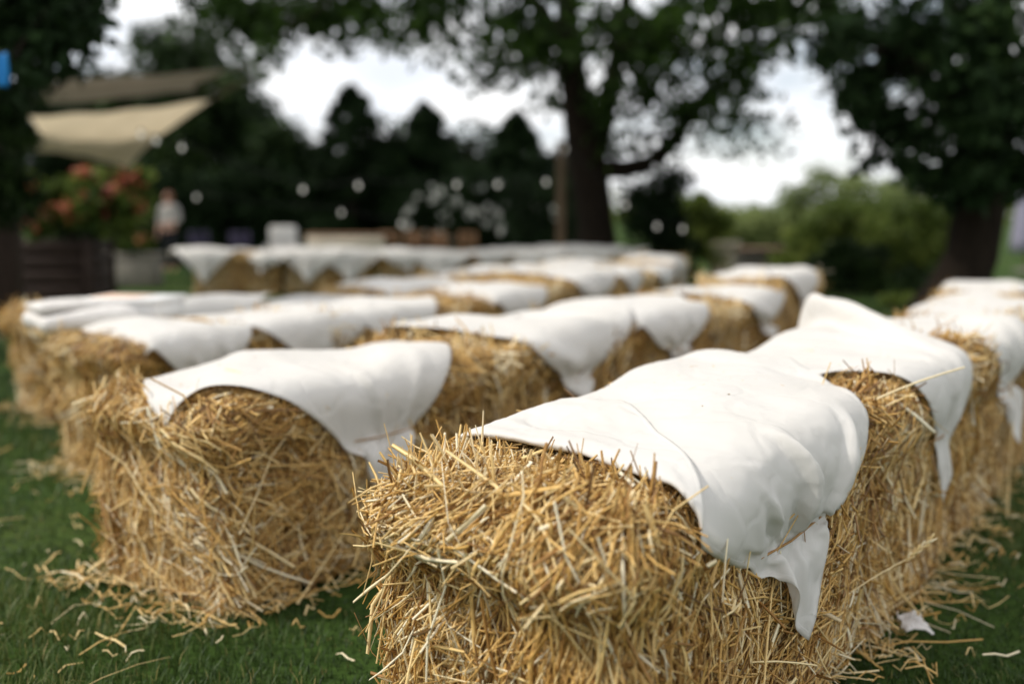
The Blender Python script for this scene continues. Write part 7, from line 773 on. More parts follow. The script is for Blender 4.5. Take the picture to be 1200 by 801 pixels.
1,-1,0,-1,-1,-2,-4,-3,-2,-1,1,-1,8,2,1,0,-2,-5,-5,-4,-2,0,0,0,0,1,1,1,-1,-1,0,0,0,-2,-4,-3,-3,-1,1,-1,1,9,1,1,-1,-3,-5,-6,-2,0,-1,0,1,0,1,0,1,0,0,0,0,
-3,-3,-3,-5,-1,-1,0,2,0,13,-1,-1,-2,-5,-6,-3,-2,1,1,0,0,0,1,0,0,-1,0,1,-1,-2,-5,-5,-2,-1,0,0,0,1,15,-1,-3,-4,-5,-4,-3,1,0,0,0,0,0,0,0,0,1,1,-1,-3,-5,
-4,-4,0,-1,0,-1,0,1,16,-1,-3,-6,-4,-2,0,-2,-2,0,0,0,1,-1,1,0,1,0,-1,-5,-5,-5,-1,-2,0,0,1,0,-1,17,-2,-3,-5,-3,1,0,-2,-2,-2,0,-1,0,-1,0,0,1,0,-3,-5,-6,
-3,-1,0,0,0,0,0,0,16,-3,-4,-2,-2,0,2,1,-1,-3,-3,0,-1,0,-2,1,0,-2,-5,-6,-3,-2,-1,0,0,0,0,0,0,14,-4,-3,-3,-1,-1,2,3,3,1,-3,-3,-3,-1,1,-1,-2,-4,-6,-6,-2,
0,0,-1,0,0,0,0,0,13,-5,-3,-3,-1,-2,1,3,3,3,2,-3,-2,-1,-1,-1,-4,-8,-6,-2,-1,-1,-1,0,0,0,0,0,0,10,-4,-5,0,-2,0,0,0,2,3,2,2,-1,-2,0,-3,-7,-6,-5,-2,-1,0,
0,0,0,-1,0,0,0,7,-4,-2,-3,0,1,0,0,0,0,2,2,3,-1,-4,-5,-6,-6,-2,0,0,0,-1,0,-1,1,0,-1,0,5,-4,-2,0,-1,0,0,0,0,0,-1,2,2,2,-4,-7,-7,-3,-1,0,0,0,0,-1,1,0,-1,
1,-1,2,-1,-2,-2,1,0,0,0,-1,-1,1,1,0,-1,-4,-6,-3,-2,-1,0,0,0,0,0,0,-1,1,0,0,0,-2,0,0,-1,0,0,0,-1,-1,1,0,1,-3,-4,-4,-4,0,-1,0,0,0,0,1,-1,0,0,-1,0,-1,-2,
0,0,1,0,-1,-1,0,1,0,0,-3,-4,-4,-3,0,-1,1,-1,0,0,0,-1,0,0,-1,1,0,]),
    'drapec': (29, [
-1,-11,-20,-26,-28,-29,-22,-16,-13,-15,-24,-31,-32,-31,-30,-29,-28,-28,-28,-26,-22,-15,-7,-2,-1,0,-1,0,0,5,-12,-2,5,3,5,4,3,-3,-4,-2,3,3,4,2,1,0,1,0,
-1,-3,-4,-4,-3,-1,-1,1,-1,1,-3,3,-2,-2,7,9,1,-3,-2,-1,1,3,3,0,1,0,1,0,1,0,-1,-4,-5,-3,-1,-1,-2,0,-1,-3,8,0,1,1,3,2,3,-4,-6,0,3,5,2,1,1,0,0,0,0,0,-1,
-4,-6,-4,-2,0,0,-1,0,-3,3,9,3,1,1,-2,-3,-1,-1,1,2,4,1,1,1,0,1,1,-1,-1,-3,-5,-5,-3,-1,0,0,5,-5,8,3,1,3,-1,-4,0,1,1,-2,0,2,4,1,1,1,-1,0,1,-1,-2,-3,-5,
-5,-2,-2,1,10,5,0,0,1,0,2,-3,0,1,1,-1,-2,0,1,2,1,0,1,0,-1,0,-1,-2,-4,-4,-5,-1,-2,11,2,3,6,-1,-4,-2,2,1,0,-1,1,-2,-2,0,2,1,1,0,0,1,-1,1,-2,-2,-4,-5,-4,
-2,15,1,3,4,-1,-6,-2,1,2,1,1,-1,-1,-1,-1,0,1,2,0,0,0,1,-1,0,-1,-3,-4,-5,-4,24,1,1,-6,-1,-2,-2,1,1,2,0,-1,0,0,-1,-2,1,0,2,0,0,0,1,0,-1,-2,-3,-5,-4,28,
0,-3,-7,-2,1,-1,-1,3,0,1,0,0,-1,0,0,-2,0,1,1,0,1,-1,1,0,0,-3,-3,-6,29,-3,-5,-3,-1,-1,-1,0,1,2,1,1,0,-1,-1,1,0,-1,-1,1,1,0,1,0,-1,0,0,-3,-4,28,-2,-3,
-3,-1,0,-1,-1,-1,1,1,2,0,0,-1,-1,0,1,0,-1,1,0,0,0,1,-1,0,-2,-2,27,-2,-2,-1,-2,-1,1,-1,-2,0,1,0,2,0,0,0,0,-1,0,0,0,0,1,0,-1,1,-1,0,0,26,-1,-1,-2,0,-1,
-1,-1,0,-1,0,2,0,1,0,-1,0,0,0,0,-1,1,-1,0,0,0,0,1,0,25,-1,-1,0,-1,-1,0,-1,-1,-1,1,-1,1,0,1,0,-1,1,0,0,0,-1,0,0,1,-1,1,0,1,25,-1,-1,-1,0,0,-1,0,-2,0,
-1,1,-1,1,0,0,1,-1,0,1,0,0,0,-1,0,1,0,1,1,24,-1,-1,1,-1,0,-1,0,0,-1,-2,0,1,0,0,0,0,1,0,0,0,0,0,0,0,0,1,0,0,23,-1,1,-1,0,0,0,0,0,-1,-1,-1,1,0,0,0,-1,0,
0,0,1,0,-1,1,0,0,0,0,0,22,1,-1,0,0,0,0,0,0,-1,0,-1,-1,1,0,0,0,-1,1,0,0,0,1,-1,0,1,-1,1,-1,23,-2,0,0,0,1,1,-1,0,0,0,-1,-1,-1,1,1,0,0,-1,0,0,0,0,0,0,-1,
1,0,0,22,0,0,0,0,-1,0,1,0,1,-1,0,-1,-1,0,0,1,0,0,0,-1,0,0,0,0,0,-1,-1,1,22,0,0,-1,0,0,1,0,0,0,0,0,0,0,0,0,-1,0,0,-1,0,0,-1,1,0,-1,0,0,-1,22,0,0,0,0,0,
-1,1,0,0,0,0,0,0,-1,0,0,0,-1,0,0,-1,1,-1,0,1,0,-2,-1,21,1,0,0,0,0,0,-1,0,0,1,0,0,0,0,-1,0,-1,0,0,-1,0,0,1,0,-1,0,1,-1,22,0,0,0,0,0,0,-1,1,0,0,0,0,0,
-1,0,-1,0,0,-1,0,0,0,0,0,1,0,-1,0,22,0,0,1,-1,0,-1,1,-1,0,1,0,-1,0,0,-1,0,0,-1,0,0,1,-1,-1,1,0,0,1,0,21,1,0,0,0,0,0,0,0,0,-1,0,1,-1,-1,0,0,-1,0,0,0,0,
0,0,0,0,0,0,0,21,0,1,0,0,0,0,0,0,0,0,-1,0,-1,0,0,-1,0,0,0,1,-1,0,0,-1,1,1,0,0,-274,7,6,-1,-4,1,5,4,2,-4,-4,-2,0,2,1,-1,-2,-2,0,2,5,11,15,18,19,19,19,
19,20,16,-6,-11,-4,4,7,3,-5,0,7,3,-1,-7,-9,-5,1,3,5,4,6,6,5,3,1,0,0,0,0,-1,-4,10,8,2,-3,-4,-9,-4,-2,-3,1,-2,0,1,3,4,4,5,6,5,4,2,1,0,0,1,0,0,0,-14,9,5,
2,2,-5,0,-4,-9,-2,2,4,4,6,5,2,4,4,4,3,3,1,0,0,0,-1,1,0,0,-8,-4,2,9,1,2,-2,-1,3,-1,-2,1,4,4,3,4,3,3,3,2,0,0,0,0,0,0,-1,0,1,4,-7,4,-3,2,-4,-6,2,5,3,2,2,
3,4,4,3,4,2,1,1,0,0,0,0,0,0,0,0,-1,11,-3,-6,3,-4,-4,-4,-1,0,4,4,6,5,4,4,3,2,2,1,-1,1,-1,0,0,0,0,0,0,0,11,-3,-6,0,-7,-2,4,1,1,2,5,4,5,4,2,3,2,0,-1,1,
-1,1,0,0,0,0,0,0,0,9,-9,-10,0,3,2,2,4,4,5,3,3,3,2,3,1,0,0,1,-1,1,0,0,0,0,0,0,0,0,4,-7,-7,-5,6,5,5,6,5,2,2,3,2,3,0,1,-1,1,0,1,0,0,0,0,0,0,0,-1,0,-2,-3,
-2,-5,2,7,8,8,5,2,1,2,1,0,1,-1,1,0,0,0,0,0,0,0,0,0,1,0,0,-6,2,3,-3,5,7,5,4,2,3,2,0,0,0,0,1,0,0,1,0,0,0,0,0,0,0,-1,1,0,-6,2,5,5,3,1,4,3,3,2,2,0,1,0,0,
-1,1,0,0,0,1,0,0,0,0,0,0,0,0,-5,2,6,6,3,2,3,3,2,2,0,0,0,0,0,1,-1,0,0,1,0,0,0,0,0,0,1,-1,-1,-3,4,6,5,3,3,2,2,1,0,0,2,0,0,-1,0,1,0,0,0,0,0,0,1,0,0,-1,0,
-2,-1,7,6,4,3,2,2,0,0,0,1,-1,1,0,1,-1,0,1,0,0,0,0,1,-1,0,0,-1,-2,-4,3,8,5,4,1,2,0,0,0,0,0,1,0,0,0,1,-1,0,1,0,0,0,0,1,-1,-1,-2,-4,-3,10,5,4,2,2,0,0,0,
0,0,0,1,-1,1,0,0,1,0,-1,1,0,1,-1,-1,0,-3,-4,-4,-4,15,4,3,1,0,0,0,0,0,0,0,0,1,0,0,0,0,0,1,0,0,-1,0,-2,-3,-3,-4,-4,-3,19,3,1,0,0,0,0,0,0,1,0,-1,0,0,1,0,
0,0,0,0,0,0,-3,-3,-4,-3,-4,-2,-3,23,0,0,0,0,0,1,0,0,-1,0,0,0,1,-1,1,0,0,0,0,-1,-3,-3,-4,-4,-5,0,0,-1,23,1,0,0,0,0,-1,0,0,0,0,1,0,-1,1,-1,0,0,0,-2,-2,
-3,-5,-4,-5,-2,-1,3,5,23,0,0,0,0,0,0,0,0,1,0,-1,0,0,0,0,0,0,-2,-3,-4,-5,-3,-5,-1,-1,-2,0,5,24,0,-1,0,1,0,0,0,0,-1,0,0,0,0,0,0,0,-3,-3,-4,-5,-3,-3,-1,
-2,-1,0,-2,-1,23,0,1,0,-1,0,0,0,0,0,0,0,0,0,0,-1,-3,-3,-5,-5,-4,-2,-1,2,-1,-1,-1,0,-3,23,0,0,0,0,0,0,1,0,0,0,0,0,-1,-2,-2,-4,-5,-5,-4,-1,-2,0,1,2,-1,
-1,-2,-1,24,0,0,-1,0,1,0,-1,0,0,0,0,-1,-1,-3,-4,-6,-5,-3,-1,-1,1,-2,-2,5,2,-2,-1,-2,23,0,0,1,0,-1,0,0,0,0,0,-1,-1,-4,-5,-7,-3,-3,-1,1,0,-1,1,-2,-1,5,
1,-2,-2,23,0,0,0,0,0,0,0,1,0,-1,-3,-5,-5,-6,-3,-3,0,1,-1,0,1,0,-1,-3,1,6,-1,-2,237,26,21,17,13,7,-5,0,16,18,10,3,3,5,11,14,15,16,16,15,10,-5,-17,-24,
-26,-26,-25,-26,-26,11,-18,-4,0,-3,3,15,15,-4,-9,-2,6,8,6,2,1,1,-1,-1,-1,-2,-1,-2,-1,0,1,-1,0,0,17,-3,-7,-5,3,7,5,-1,-6,5,3,1,1,4,2,0,0,-1,-2,-5,-3,
-1,2,3,0,0,0,0,0,22,2,-4,-3,2,-1,-1,-7,0,1,4,5,4,1,0,0,-2,-3,-4,-5,-3,2,4,3,2,0,0,0,1,28,-3,-7,1,-2,-2,-6,2,6,0,2,2,2,1,-1,-1,-4,-5,-6,-3,-2,3,5,5,3,
1,0,1,-1,25,-5,-4,-1,-5,-3,2,3,4,3,1,2,0,-1,-1,-4,-6,-4,-4,-1,0,2,4,5,4,2,2,-1,0,7,-5,11,-2,0,3,3,4,1,0,1,-2,-2,-2,-4,-5,-3,-2,0,0,0,0,3,3,5,3,1,1,0,
-5,13,8,-3,3,1,6,2,0,-1,-3,-2,-3,-4,-4,-3,-1,0,1,0,0,0,0,2,3,5,3,1,1,4,7,-1,5,5,3,1,0,0,-3,-3,-3,-3,-5,-2,0,1,1,0,0,0,-1,-1,0,2,4,4,3,1,10,2,-1,6,3,2,
0,-1,-2,-1,-3,-4,-5,-3,-1,1,3,1,0,0,0,-2,-1,-1,1,2,5,4,3,10,2,2,4,0,0,0,-1,-2,-2,-3,-4,-4,0,0,0,1,3,2,-1,-2,0,-2,-1,0,2,3,5,4,13,2,4,0,-1,-2,-1,-1,-1,
-4,-3,-2,-2,-1,1,1,-1,1,1,1,-2,-2,-1,-1,0,1,3,5,5,14,1,4,1,0,-1,-4,-3,-4,-2,-2,-1,-1,-2,0,1,2,-1,0,-1,0,-1,-1,0,0,1,1,4,4,17,1,0,0,0,-2,-5,-5,-3,-2,1,
0,0,-1,-1,0,1,-1,-1,0,0,0,0,0,1,1,1,0,0,18,1,0,-1,-3,-4,-5,-4,-2,0,-1,1,2,0,0,-1,-2,0,-1,-1,0,0,2,2,1,0,-1,-4,-4,20,0,-2,-4,-4,-6,-4,-2,-1,0,1,1,2,2,
-1,-2,-1,-1,-1,0,-1,2,1,2,1,-1,-4,-5,-4,20,-3,-4,-4,-6,-5,-1,-1,-1,0,1,1,0,3,1,-1,-2,-1,0,-1,2,0,1,1,-1,-4,-3,-5,-4,18,-4,-5,-6,-5,-2,-1,0,-1,0,1,1,1,
0,0,1,-1,-1,0,2,0,1,0,-2,-4,-4,-5,-2,-1,14,-5,-5,-5,-2,0,0,-1,0,-1,-1,1,2,-1,0,-1,1,0,1,0,2,-1,-3,-4,-5,-3,-3,-1,-1,7,-4,-4,-1,0,0,0,0,0,-1,-1,-1,0,1,
0,-1,-1,1,1,1,-2,-2,-4,-5,-3,-3,-1,-1,1,2,-3,-1,1,1,1,-1,0,-1,-1,-1,-2,0,1,1,1,-2,-1,0,-1,-2,-4,-4,-4,-2,-2,1,0,-1,-1,-1,0,1,1,1,0,0,0,-1,-2,-1,-2,0,
1,1,0,-1,-2,-4,-5,-4,-3,-2,-1,0,0,1,1,-1,-1,2,0,0,1,1,-1,-1,0,-1,-1,-1,0,0,-1,1,-2,-6,-5,-3,-3,-2,-1,0,0,-1,1,1,-1,1,0,0,1,-1,1,1,0,-2,0,-2,0,0,-1,0,
-3,-5,-4,-5,-4,-1,0,0,-1,1,0,-1,0,1,0,0,1,-1,-1,0,0,1,0,-1,0,0,-1,-1,-4,-5,-6,-4,-2,-2,-1,0,0,1,-1,0,1,0,3,-1,0,0,0,0,-1,0,0,1,0,0,-1,-2,-6,-5,-6,-3,
-3,-1,0,0,-1,1,-1,1,0,-1,0,6,-3,-1,0,1,0,0,-1,0,1,-1,-1,-3,-5,-6,-6,-3,-2,-1,-1,0,0,1,-1,1,-1,0,1,0,7,-3,-1,0,0,1,-1,1,-1,-1,0,-3,-6,-7,-5,-4,-1,-1,
-1,0,0,0,0,1,-1,1,0,-1,1,7,-1,-3,-1,1,0,1,-1,0,-1,-3,-6,-6,-7,-3,-2,-1,0,0,0,0,0,0,0,1,-1,0,1,-1,]),
    'bib': (24, [
11,-26,-23,-22,-27,-29,-30,-31,-31,-31,-31,-31,-31,-30,-30,-28,-28,-27,-24,-20,-13,-8,-2,0,21,4,-2,-2,3,2,0,1,0,0,0,0,1,1,1,0,-1,-1,-3,-4,-7,-6,-5,-3,
18,5,3,-2,-2,3,1,0,1,0,0,1,1,0,1,0,0,0,-1,-3,-5,-7,-7,-5,26,-5,2,3,0,-2,2,1,-1,1,1,1,1,0,0,0,0,0,0,-1,-2,-4,-7,-7,31,-4,-4,1,2,0,0,0,2,0,1,1,-1,1,0,0,
0,0,0,0,-1,-3,-4,-6,32,0,-2,-3,0,0,0,1,0,1,0,0,1,0,0,0,0,0,0,-1,0,0,-2,-4,32,-1,0,-1,-1,0,-1,1,0,0,1,0,0,0,0,0,0,0,0,1,-1,0,0,-2,31,1,0,0,-2,0,0,-1,1,
0,0,0,0,-1,0,0,1,0,0,0,1,0,-1,0,32,0,-1,0,0,-1,0,0,0,0,0,0,-1,1,0,0,0,0,0,0,0,0,1,1,32,0,0,-1,0,-1,0,0,0,0,0,0,0,0,0,0,-1,1,0,-1,0,1,0,1,32,-1,0,0,-1,
0,0,0,0,0,0,0,1,-1,0,0,0,-1,0,1,0,-1,0,-1,31,0,0,0,-1,0,0,0,0,0,0,0,0,1,-1,0,1,-1,0,0,-1,0,-1,-2,31,0,0,-1,0,0,0,0,0,1,-1,0,0,0,0,0,0,0,0,-1,0,-1,-1,
0,31,0,-1,0,0,0,0,0,0,0,1,-1,0,0,0,0,0,0,-1,0,0,0,0,-1,31,-1,0,0,0,0,0,0,0,0,0,0,0,-1,1,0,-1,0,0,-1,0,1,0,-1,30,0,0,0,0,0,-1,0,0,0,0,1,-1,0,0,-1,1,0,
-1,0,0,0,0,1,27,3,0,-1,1,-1,1,-1,0,0,-1,0,0,0,0,1,-1,-1,0,0,0,0,1,1,24,3,2,1,0,0,-1,1,-1,0,0,-1,1,0,0,-1,0,0,0,-1,-1,-1,1,1,16,7,5,1,0,1,0,-1,0,0,0,0,
0,0,-1,0,-1,1,0,0,-1,-1,-2,1,9,8,5,5,2,0,0,0,0,0,0,0,-1,0,0,0,0,-1,0,1,0,-1,-1,-3,2,5,9,6,5,2,1,0,0,-1,0,0,0,0,0,-1,0,0,0,-1,0,1,-1,-1,-1,3,5,8,6,5,2,
1,0,0,0,0,0,0,-1,0,0,0,0,0,0,-1,1,-1,-1,1,2,5,7,7,5,2,1,0,0,0,0,-1,1,0,-1,0,-1,0,1,0,-1,1,-1,1,0,2,5,7,7,5,2,1,0,0,0,0,-1,0,0,0,0,0,-1,1,0,-1,-307,3,
15,14,2,-7,-2,5,5,3,3,6,10,17,23,28,29,30,31,30,31,30,31,31,19,-15,-15,-1,10,7,-3,-3,0,2,2,5,7,6,5,1,1,0,-1,1,-1,1,-1,0,20,-5,-12,-12,-1,10,5,-4,-1,2,
6,6,7,5,2,1,0,-1,0,-1,0,0,0,0,7,9,-2,-10,-8,-2,5,3,1,4,8,7,4,2,0,0,0,1,-1,0,0,0,0,-1,-4,8,9,-1,-9,-4,1,3,6,7,6,4,2,0,0,0,0,0,1,0,0,-1,0,0,-3,-2,5,7,0,
-3,0,6,7,6,3,2,0,0,0,1,0,-1,0,0,0,0,0,0,-1,0,-2,2,4,2,4,7,6,4,2,0,0,0,1,-1,0,1,-1,0,0,0,0,-3,1,1,0,0,3,4,7,6,4,2,0,0,0,1,-1,0,0,-1,1,0,0,0,-3,-2,1,0,
2,2,5,7,5,4,2,0,0,0,1,-1,0,0,0,0,0,0,0,-3,-3,-4,1,0,2,5,7,7,4,2,0,1,0,0,-1,0,0,0,-1,1,0,0,-2,-1,-4,-7,1,3,3,7,6,5,3,1,0,-1,0,0,0,0,0,0,0,0,0,-1,-2,-5,
-7,-7,2,5,6,5,7,2,1,0,0,0,0,0,0,0,0,0,1,0,-1,-3,-4,-7,-8,-4,4,6,7,7,3,1,0,0,0,0,0,0,0,0,0,0,0,-1,-2,-3,-7,-6,-4,-2,10,7,7,3,1,1,-1,0,0,1,0,0,-1,0,0,0,
0,-2,-4,-7,-6,-5,-1,1,17,6,3,2,0,0,0,0,0,0,0,-1,1,0,-1,0,-2,-4,-5,-7,-6,-3,-1,1,25,2,2,0,-1,0,1,-1,0,-1,0,1,-1,-1,1,-3,-4,-5,-7,-3,-1,-2,-2,-2,28,1,
-1,0,1,0,-1,1,-1,0,0,-1,0,0,-2,-5,-8,-6,-3,-3,1,5,0,-5,29,0,0,0,0,-1,1,-1,1,0,-1,1,-1,-3,-6,-7,-7,-3,-2,-2,0,1,8,2,29,0,0,0,-1,1,0,0,0,-1,1,-2,-2,-5,
-8,-6,-4,-1,-1,-1,-2,0,1,8,29,0,0,0,0,0,-1,1,0,0,-1,-2,-5,-7,-7,-5,-2,1,0,-1,-1,-2,-2,0,29,0,0,-1,1,0,0,0,-1,0,-2,-4,-6,-7,-6,-2,0,0,-1,-1,0,-1,-2,-2,
28,0,1,0,0,0,0,0,0,-3,-5,-6,-7,-4,-1,-2,2,-1,-3,0,0,0,-1,-1,29,0,-1,1,0,-1,1,-1,-2,-5,-8,-7,-4,-1,1,2,0,-5,-2,2,0,0,0,-1,28,0,1,-1,0,1,-1,-1,-5,-7,-7,
-6,-2,1,1,0,-3,-2,1,1,1,-1,0,-1,142,29,28,29,27,27,27,27,26,27,27,26,25,20,15,8,4,-1,-5,-13,-20,-25,-27,-28,28,1,1,0,1,0,1,-1,1,-1,-1,-1,-6,-8,-8,-4,
0,4,5,8,5,3,2,1,28,0,1,0,1,1,0,1,-1,0,-2,-6,-8,-7,-4,-1,-2,1,4,6,7,7,3,2,26,2,0,1,0,1,0,1,0,-2,-6,-8,-8,-4,-1,-1,0,0,0,2,7,8,6,3,26,0,2,1,0,0,1,-1,-2,
-4,-7,-8,-5,-2,-1,-1,0,-1,0,1,4,5,8,7,26,0,0,1,2,0,-1,-1,-4,-7,-7,-4,-1,-2,-2,-1,0,0,0,-1,0,4,6,5,26,0,0,0,1,1,-2,-4,-7,-6,-4,0,0,0,-2,-1,-1,0,0,-1,
-2,0,1,2,27,0,-1,0,0,-2,-2,-6,-6,-5,-1,0,2,0,0,-1,-1,0,-1,-1,-1,-2,-4,-5,26,0,1,-1,-3,-3,-7,-6,-4,-2,1,0,1,3,1,0,-1,0,0,-1,-2,-5,-7,-8,27,-1,-1,-1,-4,
-8,-8,-5,0,1,-1,1,2,1,2,0,0,1,0,-1,-3,-6,-8,-6,26,0,-1,-5,-8,-8,-5,-2,0,0,1,1,0,2,1,1,1,-1,-1,-2,-6,-6,-5,-3,27,-2,-3,-8,-8,-6,-1,0,0,0,-1,0,1,1,1,0,
0,-2,-2,-6,-6,-7,-2,1,26,-3,-8,-9,-5,-1,1,0,0,0,-1,-1,0,-1,1,2,0,-4,-8,-6,-6,-3,-1,-1,23,-6,-8,-6,-2,0,-1,0,0,-1,1,-1,-2,1,0,1,-2,-6,-8,-7,-3,-1,-1,1,
17,-6,-6,-1,-3,-2,-2,-1,-1,1,1,1,1,-2,-2,-3,-3,-6,-5,-4,-2,-1,0,0,6,-4,-1,0,1,-3,-2,-3,-1,-1,1,2,-1,-2,-3,-3,-5,-6,-3,-1,-1,1,-1,0,-4,1,1,1,0,1,-1,-2,
-3,-2,0,-1,0,1,-2,-7,-8,-3,-2,-1,1,0,1,0,-13,6,4,1,0,1,2,0,-1,-1,-3,-1,0,-3,-6,-8,-6,-2,-1,0,1,0,1,0,-20,6,7,5,1,1,0,3,1,0,-1,-2,-6,-8,-10,-5,-3,0,0,
1,-1,0,1,1,-25,4,7,7,6,2,1,1,2,1,-2,-7,-10,-9,-5,-3,0,-1,0,0,0,1,-1,0,-27,1,4,6,9,6,2,1,-1,-1,-5,-8,-7,-7,-2,-1,-1,1,0,-1,0,0,0,1,-29,0,2,5,6,8,6,2,
-2,-6,-7,-7,-4,-2,-2,0,0,-1,0,0,1,-1,0,0,-30,1,-1,2,5,6,7,3,-3,-7,-7,-3,-2,-1,1,-1,1,-1,-1,1,-1,0,1,-1,-30,0,1,0,1,4,4,3,-2,-4,-4,-2,-1,0,0,1,-1,0,0,
-1,0,1,-1,0,]),
}
def cloth_grid(key):
    n, d = CLOTHS[key]          # millimetres, as steps from point to point
    raw = np.array(d).reshape(3, n, n)
    return np.moveaxis(np.cumsum(np.cumsum(raw, 1), 2), 0, 2)*.001
def upsample(g, k):
    n = g.shape[0]; t = np.linspace(0, n-1, (n-1)*k+1); i = np.minimum(t.astype(int), n-2); f = t-i
    a = g[i]*(1-f)[:, None, None]+g[i+1]*f[:, None, None]
    return a[:, i]*(1-f)[None, :, None]+a[:, i+1]*f[None, :, None]
def smooth_up(g):
    """one step of cubic (4-point) refinement along both directions"""
    def one(a):
        p = np.concatenate([2*a[:1]-a[1:2], a, 2*a[-1:]-a[-2:-1]])
        mid = (-p[:-3]+9*p[1:-2]+9*p[2:-1]-p[3:])/16
        o = np.empty((len(a)*2-1,)+a.shape[1:]); o[0::2] = a; o[1::2] = mid; return o
    return np.swapaxes(one(np.swapaxes(one(g), 0, 1)), 0, 1)
def cloth_object(key, size, levels=1):
    g = cloth_grid(key)
    for _ in range(levels): g = smooth_up(g)
    n = g.shape[0]; V = g.reshape(-1, 3)
    i = np.arange(n-1); I, J = np.meshgrid(i, i, indexing='ij'); a = (I*n+J).ravel()
    F = np.stack([a, a+1, a+n+1, a+n], 1)
    t = np.minimum(np.arange(n), n-1-np.arange(n))*size/(n-1); ed = np.minimum(t[:, None], t[None, :]).ravel()
    o = mesh('white_cloth', V, F, CLOTH, smooth=True, uv=ed)
    m = o.modifiers.new('thickness', 'SOLIDIFY'); m.thickness = .0010; m.offset = 0
    return o

# ------------------------------------------------------------------ straw
class Cull:
    """removes straw that would stick out through the cloths lying on a bale"""
    def __init__(s, grids):
        s.c = .012; s.top = {}; s.side = {}
        s.T = np.full((160, 80), 9.); s.S = np.full((160, 60), -9.); s.M = np.full((160, 80), -9.)
        for g in grids:
            P = upsample(g, 4).reshape(-1, 3)
            i = ((P[:, 0]+.96)/s.c).astype(int); j = ((P[:, 1]+.48)/s.c).astype(int); k = (P[:, 2]/s.c).astype(int)
            ok = (i >= 0) & (i < 160) & (j >= 0) & (j < 80)
            np.minimum.at(s.T, (i[ok], j[ok]), P[ok, 2]); np.maximum.at(s.M, (i[ok], j[ok]), P[ok, 2])
            ok = (i >= 0) & (i < 160) & (k >= 0) & (k < 60) & (P[:, 1] < -.12)
            np.maximum.at(s.S, (i[ok], k[ok]), P[ok, 1])
    def bad(s, P, m=-.0015):
        """P (n,K,3) in bale base coordinates -> which straws show through"""
        i = np.clip(((P[..., 0]+.96)/s.c).astype(int), 0, 159); j = np.clip(((P[..., 1]+.48)/s.c).astype(int), 0, 79); k = np.clip((P[..., 2]/s.c).astype(int), 0, 59)
        tz = s.T[i, j]; sy = s.S[i, k]
        b = ((P[..., 2] > tz-m) & (P[..., 1] > -.20) & (tz > .36))
        b |= (P[..., 2] > s.M[i, j]-.002) & (P[..., 1] <= -.20) & (s.M[i, j] > .36)
        b |= (P[..., 1] < sy+m) & (P[..., 1] < -.12) & (sy > -1)
        return b.any(1)
